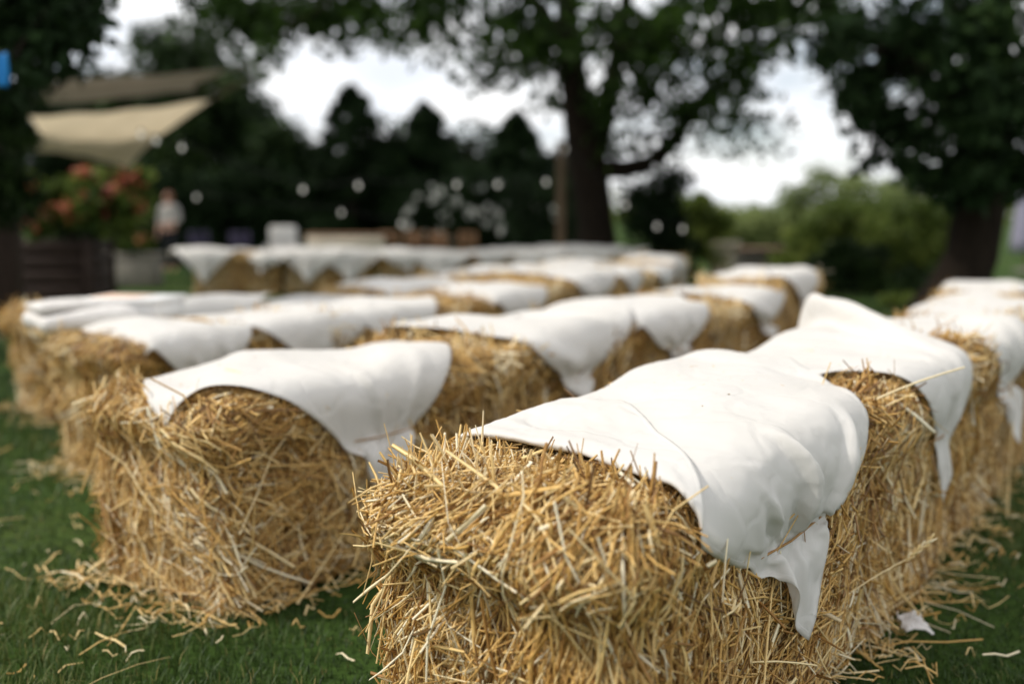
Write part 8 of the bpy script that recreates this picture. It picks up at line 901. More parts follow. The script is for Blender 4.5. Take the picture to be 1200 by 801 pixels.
def straw_mesh(seed, n, lens=(.05, .22), wid=(.003, .0062), K=4, sides=4, faces=None, fluff=1., extra=None):
    """centre lines of n straws lying on, and sticking out of, a bale; returns centre-based (n,K,3), widths, tones, frames"""
    r = np.random.default_rng(seed); nz = noises(seed); dirn = Noise(seed+7, 6); dirn2 = Noise(seed+8, 14); tn = Noise(seed+9, 12)
    H = np.array((HX, HY, HZ))
    area = np.array([HY*HZ, HY*HZ, HX*HZ, HX*HZ, HX*HY, HX*HY])*np.array(faces or (1.5, 1, 1, .7, 1.1, .12))
    f = r.choice(6, n, p=area/area.sum()); ax = f//2; sg = np.where(f % 2 == 0, -1., 1.)
    sg = np.where(ax == 2, -sg, sg)                      # face 4 = top, 5 = bottom
    p = r.uniform(-1, 1, (n, 3))*H; p[np.arange(n), ax] = sg*H[ax]
    P, N = rbox(p); B = bulge(P, N, nz)
    t0 = np.where((ax == 2)[:, None], np.array((1., 0, 0)), np.array((0, 0, -1.)))
    t0 = t0-N*(t0*N).sum(1)[:, None]; t0 /= np.linalg.norm(t0, axis=1)[:, None]+1e-6; t1 = np.cross(N, t0)
    dn = dirn(P); th = np.where(ax == 0, .55*dn+r.normal(0, .30, n), np.where(ax == 1, 1.0*dn+.35*dirn2(P)+r.normal(0, .6, n), 1.2*dn+r.uniform(-2.2, 2.2, n))); wild = r.random(n) < .18; th[wild] += r.normal(0, 1.2, wild.sum())
    flip = r.random(n) < .4; th = np.where(flip, th+math.pi, th)
    d = np.cos(th)[:, None]*t0+np.sin(th)[:, None]*t1
    u = r.random(n); stick = (u > .80); up = (u > .95)
    tilt = np.abs(r.normal(0, .07, n)); tilt[stick] = r.uniform(.1, .4, stick.sum()); tilt[up] = r.uniform(.4, 1.2, up.sum())
    top = (N[:, 2] > .35); extra_up = top & (r.random(n) < .42); tilt[extra_up] = r.uniform(.3, 1.2, extra_up.sum())
    tilt *= fluff
    L = lens[0]+(lens[1]-lens[0])*r.beta(1.3, 2.6, n)
    L[ax == 0] *= 1.6; L[ax == 1] *= 1.15; L[top] *= .8
    long_ = r.random(n) < .09; L[long_] = r.uniform(.14, .30, long_.sum()); tilt[long_] *= .35
    L[up | extra_up] = r.uniform(.018, .05, (up | extra_up).sum())
    chaff = r.random(n) < .24; L[chaff] = r.uniform(.008, .03, chaff.sum())
    hm = np.where(r.random(n) < .06, .062, .034)
    L = np.where(L*np.sin(np.minimum(tilt, 1.3)) > hm, hm/np.sin(np.minimum(tilt, 1.3).clip(.05)), L)
    w = r.uniform(wid[0], wid[1], n); ribbon = r.random(n) < .10; w[ribbon] *= 1.9
    flat = np.where(ribbon, .14, r.uniform(.45, .85, n))
    start = r.normal(-.013, .012, n)-.006*(tilt > .3); ragged = r.random(n) < .035; start[ragged] += r.uniform(.004, .014, ragged.sum())
    conf = r.uniform(.6, 1, n)
    kink = np.where(r.random(n) < .45, r.normal(0, .5, n), 0); kf = r.uniform(.3, .75, n); side = np.cross(N, d); bend = r.normal(0, .9, n)*np.where(ribbon, 2, 1); sag = r.normal(0, .5, n)
    Q = np.empty((n, K, 3)); NN = np.empty((n, K, 3))
    for k in range(K):
        s = L*k/(K-1)
        a = P+d*(s*np.cos(tilt*.6))[:, None]+side*(bend*s*s+kink*np.maximum(0, s-L*kf))[:, None]
        q, nn = rbox(a.copy()); b = bulge(q, nn, nz)
        hgt = start+s*np.tan(np.minimum(tilt, 1.2))*.9-sag*s*s*.5
        c = q+nn*(b+hgt)[:, None]
        st = a+N*(B+hgt)[:, None]
        Q[:, k] = st*(1-conf)[:, None]+c*conf[:, None]; NN[:, k] = nn
    tone = np.clip(.52+.10*tn(P)+r.normal(0, .21, n)+.15*ribbon, .03, 1)
    dark = r.random(n) < .14; tone[dark] = r.uniform(.05, .25, dark.sum())
    tone += np.where(r.random(n) < .10, .32, 0)
    return Q, NN, w, flat, np.clip(tone, 0, 1)
def straw_geometry(Q, NN, w, flat, tone, sides=4, seed=0):
    r = np.random.default_rng(seed); n, K, _ = Q.shape
    T = np.gradient(Q, axis=1); T /= np.linalg.norm(T, axis=2)[..., None]+1e-9
    A = np.cross(T, NN); A /= np.linalg.norm(A, axis=2)[..., None]+1e-9; Bv = np.cross(A, T)
    roll = r.normal(0, .6, n)
    ring = np.arange(sides)*2*math.pi/sides
    tw = roll[:, None]+np.linspace(0, 1, K)[None]*r.normal(0, .5, n)[:, None]
    V = np.empty((n, K, sides, 3)); taper = np.ones(K); taper[-1] = .8
    for j in range(sides):
        ca = np.cos(ring[j])*w[:, None]/2*taper; cb = np.sin(ring[j])*w[:, None]/2*taper*flat[:, None]
        x = ca*np.cos(tw)-cb*np.sin(tw); y = ca*np.sin(tw)+cb*np.cos(tw)
        V[:, :, j] = Q+A*x[..., None]+Bv*y[..., None]
    base = (np.arange(n)*K*sides)[:, None, None]+(np.arange(K-1)*sides)[None, :, None]
    j = np.arange(sides)[None, None]; j2 = (np.arange(sides)+1) % sides; j2 = j2[None, None]
    F = np.stack([base+j, base+j2, base+sides+j2, base+sides+j], -1).reshape(-1, 4)
    tv = np.repeat(tone, K*sides)
    return V.reshape(-1, 3), F, tv
def strays(seed, specs):
    """single long straws: (start, end, sag, width, tone) in bale base coordinates"""
    V = []; F = []; T = []; n = 0; r = np.random.default_rng(seed)
    for a, b, sag, w, t in specs:
        a = np.array(a); b = np.array(b); k = 7; s = np.linspace(0, 1, k)[:, None]
        Q = (a+(b-a)*s+np.array((0, 0, 1.))*sag*np.sin(s*math.pi))[None]
        NN = np.tile(np.array((.1, -.2, 1.)), (1, k, 1))
        v, f, tt = straw_geometry(Q-np.array((0, 0, HZ)), NN, np.array([w]), np.array([.7]), np.array([t]), 5, seed+n)
        V.append(v); F.append(np.pad(f+n, ((0, 0), (0, 0)))); T.append(tt); n += len(v)
    return np.concatenate(V), np.concatenate(F), np.concatenate(T)
def wheat_ear(a, b, seed):
    """an ear of wheat at the end of a stalk: overlapping grains along a to b"""
    r = np.random.default_rng(seed); a = np.array(a); b = np.array(b); d = b-a; L = np.linalg.norm(d); d /= L
    u = np.cross(d, (0, 0, 1.)); u /= np.linalg.norm(u); v = np.cross(d, u); m = 26
    s = np.linspace(0, 1, m); ang = np.arange(m)*2.4; P = a+d*(s*L)[:, None]
    o = np.cos(ang)[:, None]*u+np.sin(ang)[:, None]*v
    Q = np.stack([P+o*.001, P+o*.005+d*.006, P+o*.0055+d*.013], 1)-np.array((0, 0, HZ))
    return straw_geometry(Q, np.repeat(o[:, None], 3, 1), np.full(m, .0048), np.full(m, .7), r.uniform(.6, .9, m), 4, seed)
def bale(seed, n, cloths=(), inset=.036, extra=None, **kw):
    """top-level mesh: packed core and its straw; children: two loops of twine"""
    C, N, F = bale_core(seed, inset, *( (60, 30, 30) if n > 12000 else (26, 13, 13)))
    r = np.random.default_rng(seed+3)
    fine = Noise(seed+4, 90); C = C+N*(fine(C)*.004)[:, None]
    Vs = [C]; Fs = [np.array(F)]; Ts = [np.clip(.07+.05*Noise(seed+5, 60)(C)+r.normal(0, .06, len(C)), 0, 1)]; k = len(C)  # core toned dark, painting deep shade into the gaps between straws
    Q, NN, w, fl, tone = straw_mesh(seed, n, **kw)
    base = Q+np.array((0, 0, HZ)); keep = base[..., 2].min(1) > -.004
    if cloths: keep &= ~Cull(cloths).bad(base)
    v, f, t = straw_geometry(Q[keep], NN[keep], w[keep], fl[keep], tone[keep], kw.get('sides', 4), seed)
    Vs.append(v); Fs.append(f+k); Ts.append(t); k += len(v)
    for e in (extra or ()):
        v, f, t = e; Vs.append(v); Fs.append(f+k); Ts.append(t); k += len(v)
    V = np.concatenate(Vs)+np.array((0, 0, HZ))
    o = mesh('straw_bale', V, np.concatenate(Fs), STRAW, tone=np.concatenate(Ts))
    for z in (.345, .12):
        th = np.linspace(0, 2*math.pi, 121)[:-1]
        c = np.stack([np.sign(np.cos(th))*np.abs(np.cos(th))**.25*HX*1.1, np.sign(np.sin(th))*np.abs(np.sin(th))**.25*HY*1.1, np.full(120, z-HZ)], 1)
        q, nn = rbox(c); b = bulge(q, nn, noises(seed)); q = q+nn*(b+.004)[:, None]
        if z > .2 and cloths:      # the upper loop runs over the tucked cloth
            cu = Cull(cloths)
            P = q+np.array((0, 0, HZ)); i = np.clip(((P[:, 0]+.96)/cu.c).astype(int), 1, 158); kk = int(z/cu.c)
            sy = np.stack([cu.S[i+a, kk+b_] for a in (-1, 0, 1) for b_ in (-1, 0, 1)], 0)
            lo = np.where(sy > -1, sy, 9).min(0); on = (P[:, 1] < 0) & (lo < 5)
            q[on, 1] = np.minimum(q[on, 1], lo[on]-.006)
        q = np.vstack([q, q[:1]])
        MB().tube(q+np.array((0, 0, HZ)), .0021, 5, cap=False).build('twine', TWINE, o, smooth=True)
    return o
def copy_thing(o):
    c = o.copy(); COL.objects.link(c)
    for ch in list(o.children):
        d = ch.copy(); COL.objects.link(d); d.parent = c
    return c

# ------------------------------------------------------------------ the rows
def row(start, h0, h1, n, pitch=.985):
    """bale base centres along a gently curving row; start = near right-hand corner of the first bale"""
    out = []; p = np.array(start, float)
    for i in range(n):
        h = R(h0+(h1-h0)*i/max(1, n-1)); d = np.array((math.cos(h), math.sin(h))); nl = np.array((-d[1], d[0]))
        c = p+d*HX+nl*HY; out.append((c[0], c[1], h)); p = p+d*pitch
    return out
ROWS = [row((.165, 1.29), 51.5, 65, 6), row((-.655, 2.17), 54, 62, 5), row((-1.26, 3.33), 56, 73, 7, .97),
        row((-2.0, 4.30), 48, 70, 6, .97), row((-3.66, 11.4), 1, 5, 5, 1.06)]
rng = np.random.default_rng(5)
ORD = ['first', 'second', 'third', 'fourth', 'fifth', 'sixth', 'seventh', 'eighth', 'ninth', 'tenth']
RN = ['front', 'second', 'third', 'fourth', 'farthest']
G = {k: cloth_grid(k) for k in CLOTHS}
def put(o, c, sx=1, sz=1, dz=0, dr=0):
    o.location = (c[0], c[1], gz(c[0], c[1])+dz-.004); o.rotation_euler = (0, 0, c[2]+dr); o.scale = (sx, 1, sz)
def local(g, src, dst):
    """points given in bale src coordinates, in bale dst coordinates"""
    h = src[2]; P = g.copy(); x = src[0]+P[..., 0]*math.cos(h)-P[..., 1]*math.sin(h); y = src[1]+P[..., 0]*math.sin(h)+P[..., 1]*math.cos(h)
    k = dst[2]; x -= dst[0]; y -= dst[1]
    P[..., 0] = x*math.cos(k)+y*math.sin(k); P[..., 1] = -x*math.sin(k)+y*math.cos(k); return P
BG = 'straw bales set end to end in curving rows as seats'
CG = 'white cloths laid over the straw bales'
r1, r2 = ROWS[0], ROWS[1]
hero_strays = [strays(5, [((.40, -.17, .45), (.66, -.36, .535), .01, .0042, .86), ((.43, -.12, .45), (.45, -.15, .56), .004, .0026, .6), ((.465, -.2, .43), (.52, -.30, .50), .006, .003, .7),
                          ((-.46, .16, .30), (-.60, .10, .17), .02, .004, .7), ((-.45, -.02, .34), (-.57, .16, .43), .01, .0045, .75), ((-.30, -.22, .22), (.02, -.30, .13), .015, .0045, .8),
                          ((.12, -.22, .12), (.40, -.33, .20), .012, .003, .8), ((.0, -.23, .30), (-.22, -.31, .19), .02, .004, .65)]),
               wheat_ear((.40, -.33, .20), (.47, -.36, .228), 3), wheat_ear((-.47, .17, .20), (-.53, .15, .13), 4)]
b0 = bale(1, 80000, [G['hero'], local(G['flap'], r1[1], r1[0])], extra=hero_strays, lens=(.022, .19), wid=(.0019, .0053)); put(b0, r1[0], 1, 1.045, .008); b0.rotation_euler[1] = -.05
tag(b0, 'large straw bale in sharp focus at the near end of the front row', 'straw bale', BG)
b1 = bale(11, 34000, [local(G['hero'], r1[0], r1[1]), G['flap']], lens=(.025, .18), wid=(.0022, .0056)); put(b1, r1[1], 1, 1.12)
tag(b1, 'second straw bale of the front row, under the cloth with an upturned corner', 'straw bale', BG)
b2 = bale(21, 44000, [G['rowtwo']], lens=(.025, .19), wid=(.0022, .0056)); put(b2, r2[0], 1, 1.0)
tag(b2, 'shaggy straw bale at the near end of the second row, its corner on the grass', 'straw bale', BG)
c0 = cloth_object('hero', 1.06); put(c0, r1[0], 1, 1.045, .008); c0.rotation_euler[1] = -.05; tag(c0, 'crisp white cloth in sharp focus on the nearest bale, its corner tucked under twine', 'cloth', CG)
c1 = cloth_object('flap', 1.02); put(c1, r1[1], 1, 1.12); tag(c1, 'white cloth with one corner standing up, just behind the sharply focused cloth', 'cloth', CG)
c2 = cloth_object('rowtwo', .88); put(c2, r2[0], 1, 1.0); tag(c2, 'white cloth with long pointed tail on the near end bale of the second row', 'cloth', CG)
# blurred bales: three kinds of drape, copied
KINDS = ['drapea', 'drapeb', 'drapec']; SIZES = [.92, .95, .90]
PB = []; PC = []
for k, (key, s) in enumerate(zip(KINDS, SIZES)):
    PB.append(bale(31+10*k, 13000, [G[key]], lens=(.035, .15), wid=(.004, .008), K=3, sides=3)); PC.append(cloth_object(key, s))
used = [False]*3
order = 0
for ri in range(4):
    for bi, c in enumerate(ROWS[ri]):
        if (ri, bi) in ((0, 0), (0, 1), (1, 0)): continue
        k = [1, 0, 2, 0, 1, 2, 1, 0, 2, 0, 2, 1, 0, 1, 2][order % 15]; order += 1
        if (ri, bi) == (0, 2): b, cl = copy_thing(b2), copy_thing(c2)
        else: b, cl = (copy_thing(PB[k]), copy_thing(PC[k])) if used[k] else (PB[k], PC[k]); used[k] = True
        sz = float(rng.uniform(.95, 1.06)); dr = float(rng.normal(0, .035))
        if (ri, bi) == (1, 4): sz = 1.14
        if (ri, bi) == (3, 0): sz = .97
        if (ri, bi) == (3, 1): sz = .88
        if (ri, bi) == (2, 3): sz = 1.08
        if (ri, bi) == (0, 2): sz = 1.05
        if (ri, bi) == (1, 1): sz = 1.07
        sh = {(1, 1): -.11, (1, 2): -.02, (2, 0): -.16, (2, 1): -.12, (2, 2): .14}.get((ri, bi), 0.); cc = (c[0]+sh*math.cos(c[2]), c[1]+sh*math.sin(c[2]), c[2])
        put(b, c, 1, sz, 0, dr); put(cl, cc, {(2, 0): .55, (1, 1): .92, (1, 2): .84, (1, 3): .88}.get((ri, bi), .80 if ri == 2 else .86), sz, .008 if sh else 0, dr)
        if (ri, bi) == (2, 0):
            ex = copy_thing(PC[0]); put(ex, (c[0]+.33*math.cos(c[2]), c[1]+.33*math.sin(c[2]), c[2]), .9, sz, .012, .03)
            tag(ex, 'white cloth bridging the first two bales of the third row, behind a small flat cloth', 'cloth', CG)
        n = len(ROWS[ri]); pos = 'last bale at the far end' if bi == n-1 else '%s bale from the near end' % ORD[bi]
        if bi == 0: pos = 'first bale at the near end'
        tag(b, 'straw bale with blurred golden sides, %s of the %s row' % (pos, RN[ri]), 'straw bale', BG)
        tag(cl, 'white cloth draped on the %s of the %s row' % (pos, RN[ri]), 'cloth', CG)
bib = cloth_object("bib", .95); first = True
pbib = None
for bi, c in enumerate(ROWS[4]):
    gl = [G['bib']+np.array((dx, 0, 0)) for dx in (-.25, .25)]
    if pbib is None: pbib = bale(71, 6000, gl, lens=(.04, .16), wid=(.005, .010), K=3, sides=3); b = pbib
    else: b = copy_thing(pbib)
    put(b, c); tag(b, 'straw bale under overlapping white cloths, %s from the left end of the farthest row' % ORD[bi], 'straw bale', BG)
    for q, dx in enumerate((-.25, .25)):
        odd = (bi*2+q) in (1, 4, 6, 9); cl = copy_thing(PC[(bi+q) % 3]) if odd else (bib if first else copy_thing(bib)); first = first and odd; dx += float(rng.normal(0, .05))
        h = c[2]; put(cl, (c[0]+dx*math.cos(h), c[1]+dx*math.sin(h), h), float(rng.uniform(.55, .75) if odd else rng.uniform(.75, 1.1)), float(rng.uniform(.96, 1.04)), .004+.003*q, float(rng.normal(0, .09)))
        tag(cl, 'white cloth hanging in a rounded point, %s from the left end of the farthest row' % ORD[bi*2+q], 'cloth', CG)

# ------------------------------------------------------------------ ground, grass, loose straw
def ground():
    rad = np.concatenate([[0], np.geomspace(.4, 700, 90)]); nth = 128; th = np.arange(nth)*2*math.pi/nth
    V = [(0, 0, 0)]
    for r_ in rad[1:]: V += [(r_*math.sin(t), r_*math.cos(t), 0) for t in th]
    V = np.array(V); V[:, 2] = ground_z(V[:, 0], V[:, 1])
    F3 = np.array([(0, 1+(j+1) % nth, 1+j) for j in range(nth)])
    F4 = np.array([(1+i*nth+j, 1+i*nth+(j+1) % nth, 1+(i+1)*nth+(j+1) % nth, 1+(i+1)*nth+j) for i in range(len(rad)-2) for j in range(nth)])
    m, nt, b = newmat('lawn_soil'); L = nt.links
    n1 = noise_node(nt, .9, 6); n2 = noise_node(nt, 35, 6)
    r1_ = ramp_node(nt, [(.3, (.028, .056, .012)), (.55, (.045, .082, .019)), (.75, (.072, .092, .026))]); L.new(n1.outputs['Fac'], r1_.inputs['Fac'])
    r2_ = ramp_node(nt, [(.3, (.55, .55, .55)), (.7, (1.25, 1.2, 1.1))]); L.new(n2.outputs['Fac'], r2_.inputs['Fac'])
    mx = nt.nodes.new('ShaderNodeMix'); mx.data_type = 'RGBA'; mx.blend_type = 'MULTIPLY'; mx.inputs[0].default_value = 1
    L.new(r1_.outputs['Color'], mx.inputs[6]); L.new(r2_.outputs['Color'], mx.inputs[7]); L.new(mx.outputs[2], b.inputs['Base Color'])
    b.inputs['Roughness'].default_value = .95; b.inputs['Specular IOR Level'].default_value = .05
    bp = nt.nodes.new('ShaderNodeBump'); bp.inputs['Strength'].default_value = .6; bp.inputs['Distance'].default_value = .03
    L.new(n2.outputs['Fac'], bp.inputs['Height']); L.new(bp.outputs[0], b.inputs['Normal'])
    o = mesh('ground', V, [F4, F3], m, smooth=True); tag(o, 'mown green lawn running back to the trees', 'lawn', None, 'structure')
ground()
def grass(name, n, y0, y1, lens, w, seed):
    r = np.random.default_rng(seed)
    y = y0*(y1/y0)**r.random(n)                                  # equal numbers per octave of distance
    x = r.uniform(-.62, .62, n)*(y+.35)
    cl = Noise(seed, 3)(np.stack([x, y, 0*x], 1)); cl2 = Noise(seed+1, 11)(np.stack([x, y, 0*x], 1))
    z = ground_z(x, y)
    L = r.uniform(*lens, n)*(1+.24*cl+.22*cl2).clip(.25, 2.0)
    a = r.uniform(0, 6.283, n); lean = np.abs(r.normal(.35, .3, n)); d = np.stack([np.cos(a), np.sin(a)], 1)
    wv = w*(y/2.2).clip(1, 4)
    s = np.stack([-d[:, 1], d[:, 0]], 1)*wv[:, None]/2
    P0 = np.stack([x, y, z-.004], 1)
    def pt(t): return P0+np.concatenate([d*(L*t*t*lean*1.3)[:, None], (L*t*(1-.3*lean*t).clip(.2, 1))[:, None]], 1)
    S = np.concatenate([s, np.zeros((n, 1))], 1); p1 = pt(.55); p2 = pt(1.)
    V = np.stack([P0-S, P0+S, p1+S*.8, p1-S*.8, p2], 1).reshape(-1, 3)
    b = np.arange(n)*5; F4 = np.stack([b, b+1, b+2, b+3], 1); F3 = np.stack([b+3, b+2, b+4], 1)
    cl0 = Noise(seed+2, 1.4)(np.stack([x, y, 0*x], 1)); tone = np.clip(.48+.17*cl0+.12*cl+.10*cl2+r.normal(0, .16, n), 0, .88); dry = r.random(n) < .045+.06*(cl0 > .8); tone[dry] = r.uniform(.9, 1, dry.sum())
    o = mesh(name, V, [F4, F3], GRASS, tone=np.repeat(tone, 5)); tag(o, 'short green grass of the lawn between the bales', 'grass', None, 'stuff')
grass('grass', 150000, 1.25, 15, (.016, .040), .0028, 8)
def loose_straw():
    r = np.random.default_rng(12); A = []
    for ri, bi, m in ((0, 0, 300), (0, 1, 260), (0, 2, 160), (1, 0, 300), (1, 1, 200), (1, 2, 120), (2, 0, 240), (2, 1, 90), (3, 0, 120), (0, 3, 90), (1, 3, 90)):
        x, y, h = ROWS[ri][bi]; u = r.uniform(-1, 1, (m, 2)); e = r.random(m) < .45
        u[:, 0] = np.where(e, -1-np.abs(r.normal(0, .16, m)), u[:, 0]); u[:, 1] = np.where(e, u[:, 1]*1.2, np.where(r.random(m) < .75, -1, 1)*(1+np.abs(r.normal(0, .30, m))))
        px = u[:, 0]*HX; py = u[:, 1]*HY; A.append(np.stack([x+px*math.cos(h)-py*math.sin(h), y+px*math.sin(h)+py*math.cos(h)], 1))
    for (c, n, sp) in [((-1.15, 2.15), 34, .22), ((-1.3, 2.4), 40, .5), ((-.6, 1.75), 26, .35), ((-1.7, 3.0), 30, .4), ((1.3, 2.0), 22, .35), ((-.5, 1.8), 12, .3), ((-.2, 2.3), 10, .25), ((1.3, 2.1), 10, .3), ((-1.1, 1.7), 7, .5)]:
        A.append(np.array(c)+r.normal(0, sp, (n, 2)))
    A = np.concatenate(A); n = len(A); L = .015+.11*r.beta(1, 2.2, n); big = r.random(n) < .08; L[big] = r.uniform(.12, .28, big.sum()); th = r.uniform(0, 6.283, n); K = 4; Q = np.empty((n, K, 3)); cv = r.normal(0, .35, n)
    for k in range(K):
        s = L*(k/(K-1)-.5); x = A[:, 0]+np.cos(th)*s-np.sin(th)*cv*s*s; y = A[:, 1]+np.sin(th)*s+np.cos(th)*cv*s*s
        Q[:, k] = np.stack([x, y, ground_z(x, y)+.018+r.uniform(-.010, .016, n)], 1)
    v, f, t = straw_geometry(Q, np.tile(np.array((0, 0, 1.)), (n, K, 1)), r.uniform(.003, .006, n), np.full(n, .6), r.uniform(.35, .95, n), 4, 3)
    tag(mesh('loose_straw', v, f, STRAW, tone=t), 'loose golden straws scattered on the grass', 'loose straw', None, 'stuff')
loose_straw()
def scrap():
    r = np.random.default_rng(4); n = 15; nz = Noise(77, 70); nz2 = Noise(78, 160)
    u, v = np.meshgrid(np.linspace(-1, 1, n), np.linspace(-1, 1, n)); X = np.stack([u*.036, v*.026, 0*u], 2).reshape(-1, 3)
    X[:, 2] = np.abs(nz(X))*.011+np.abs(nz2(X))*.005; X[:, 0] += nz2(X[:, ::-1])*.003; X[:, 1] += nz(X[:, [1, 0, 2]])*.003
    i = np.arange(n-1); I, J = np.meshgrid(i, i, indexing='ij'); a = (I*n+J).ravel(); V = X; F = np.stack([a, a+1, a+n+1, a+n], 1)
    o = mesh('paper_scrap', V, np.array(F), PAPER); o.location = (.87, 2.07, gz(.87, 2.07)+.040); o.rotation_euler = (.35, .15, .3); o.modifiers.new('thickness', 'SOLIDIFY').thickness = .002
    tag(o, 'small crumpled white paper scrap lying on the dark grass', 'paper scrap')
scrap()

# ------------------------------------------------------------------ foliage
def leaf_mesh(P, size, seed, tone, droop=.3, ratio=.55):
    r = np.random.default_rng(seed); n = len(P)
    a = r.normal(size=(n, 3)); a[:, 2] -= droop; a /= np.linalg.norm(a, axis=1)[:, None]
    b = np.cross(a, r.normal(size=(n, 3))); b /= np.linalg.norm(b, axis=1)[:, None]; c = np.cross(a, b)
    L = r.uniform(size*.6, size*1.3, n)[:, None]; W = L*ratio/2
    V = np.stack([P, P+a*L*.45+b*W+c*L*.06, P+a*L, P+a*L*.45-b*W+c*L*.06], 1).reshape(-1, 3)
    i = np.arange(n)*4
    return V, np.stack([i, i+1, i+2, i+3], 1), np.repeat(tone, 4)
def clumps(C, rad, per, seed, tone0=.45, flat=.75, ts=.16):
    """leaves around clump centres; returns points and tones"""
    r = np.random.default_rng(seed); m = len(C); rad = np.broadcast_to(rad, (m,))
    d = r.normal(size=(m, per, 3)); d /= np.linalg.norm(d, axis=2)[..., None]
    rr = r.random((m, per))**.45
    P = C[:, None]+d*rr[..., None]*rad[:, None, None]*np.array((1, 1, flat))
    T = np.clip(tone0+r.normal(0, ts, m)[:, None]+r.normal(0, .13, (m, per)), 0, 1)
    return P.reshape(-1, 3), T.ravel()
def limb(mb, a, b, r0, r1_, seed, sag=0, k=7, wig=.05):
    r = np.random.default_rng(seed); n = 7; t = np.linspace(0, 1, n)[:, None]; a = np.array(a, float); b = np.array(b, float)
    L = np.linalg.norm(b-a); P = a+(b-a)*t+r.normal(0, wig*L*.3, (n, 3))*np.sin(t*math.pi)+np.array((0, 0, 1.))*sag*np.sin(t*math.pi)
    mb.tube(P, np.linspace(r0, r1_, n), k, wob=.04, rng=r); return P
def ell(n, c, rad, seed, zmin=None, shell=.5):
    r = np.random.default_rng(seed); d = r.normal(size=(n*2, 3)); d /= np.linalg.norm(d, axis=1)[:, None]
    P = np.array(c)+d*(r.random(n*2)**shell)[:, None]*np.array(rad)
    if zmin is not None: P = P[P[:, 2] > zmin]
    return P[:n]
def tree(label, cat, base, trunk_pts, trunk_r, limbs, C, rad, per, size, mat, seed, tone0=.45, group=None, name='broadleaf_tree', twigs=True):
    root = empty(name, (base[0], base[1], gz(base[0], base[1]))); off = np.array(root.location)
    mb = MB(); rr = np.random.default_rng(seed)
    tp = np.array(trunk_pts, float)
    mb.tube(tp-off, trunk_r, 14, wob=.05, rng=rr)
    for i, (a, b, r0, r1_, sag) in enumerate(limbs): limb(mb, np.array(a)-off, np.array(b)-off, r0, r1_, seed+i, sag)
    if twigs:                                                    # thin boughs from the trunk out to a share of the clumps
        src = np.concatenate([tp[len(tp)//2:]]+[np.array([np.array(a)+(np.array(b)-np.array(a))*t for t in (.35, .6, .85, 1)]) for a, b, *_ in limbs])
        for i in rr.choice(len(C), min(len(C), 90), replace=False):
            s = src[np.argmin(np.linalg.norm(src-C[i], axis=1)+rr.uniform(0, .4, len(src)))]
            limb(mb, s-off, C[i]-off, .028, .007, seed+100+int(i), .05, 4, .12)
    mb.build('trunk', BARK, root, smooth=True)
    P, T = clumps(C, rad, per, seed+1, tone0)
    V, F, T = leaf_mesh(P-off, size, seed+2, T)
    mesh('crown', V, F, mat, root, tone=T)
    tag(root, label, cat, group); return root
def shrub(label, base, C, rad, per, size, mat, seed, tone0=.45, name='shrub', cat='shrub', group=None, stems=10, blossom_or_sky_spots=None, ratio=.55):
    root = empty(name, (base[0], base[1], gz(base[0], base[1]))); off = np.array(root.location); rr = np.random.default_rng(seed)
    mb = MB()
    for i in rr.choice(len(C), min(stems, len(C)), replace=False): limb(mb, rr.normal(0, .05, 3)*np.array((1, 1, 0)), C[i]-off, .018, .006, seed+int(i), .05, 5)
    mb.build('stems', BARK, root, smooth=True)
    P, T = clumps(C, rad, per, seed+1, tone0); V, F, T = leaf_mesh(P-off, size, seed+2, T, ratio=ratio)
    mesh('foliage', V, F, mat, root, tone=T)
    if blossom_or_sky_spots is not None:
        BP, br, bper, bs, bm = blossom_or_sky_spots
        P, T = clumps(BP, br, bper, seed+5, .5, 1., .25); V, F, T = leaf_mesh(P-off, bs, seed+6, T, 0, .9); mesh('blossom_or_sky_spots', V, F, bm, root, tone=T)  # petals on flowers; on the conifer shrub, spots added for sky gaps
    tag(root, label, cat, group); return root

# the great tree behind the seating
rb = np.random.default_rng(3)
TB = at(700, 300, 13.2); TX = float(TB[0]); g0 = gz(TX, 13.2)
fork = at(688, 185, 13.2)
C = ell(240, (TX-.8, 12, 6.1), (6.5, 4.8, 3.1), 31, 3.05)
low = []
for px, py, d, n, sp in [(330, 16, 12, 10, 34), (390, 20, 12.2, 6, 30), (430, 10, 12.5, 9, 34), (480, 28, 12.4, 4, 22), (520, 10, 12, 9, 34), (600, 32, 12.4, 9, 30), (585, 66, 12, 3, 14), (560, 90, 12, 1, 6), (650, 60, 13, 6, 22), (640, 110, 13.4, 2, 12), (730, 40, 12, 10, 30),
                         (770, 85, 12, 7, 30), (740, 125, 12.8, 4, 20), (790, 140, 13, 4, 22), (820, 110, 12.5, 5, 24), (838, 62, 12, 5, 24), (800, 20, 11.5, 10, 30), (880, 12, 11.5, 9, 30), (905, 40, 11.5, 3, 14), (930, 10, 11.5, 6, 24), (730, 165, 13, 3, 16), (845, 165, 12.6, 1, 8), (893, 158, 12.5, 1, 6), (850, 125, 12.5, 2, 10), (250, 10, 12.5, 8, 30), (310, 55, 12, 2, 10)]:
    for _ in range(n): low.append(at(px+rb.normal(0, sp), py+rb.normal(0, sp*.55), d+rb.normal(0, .5)))
low = np.array(low); C2 = np.concatenate([C, low])
rad2 = np.concatenate([np.full(len(C), .66), rb.uniform(.26, .62, len(low))])
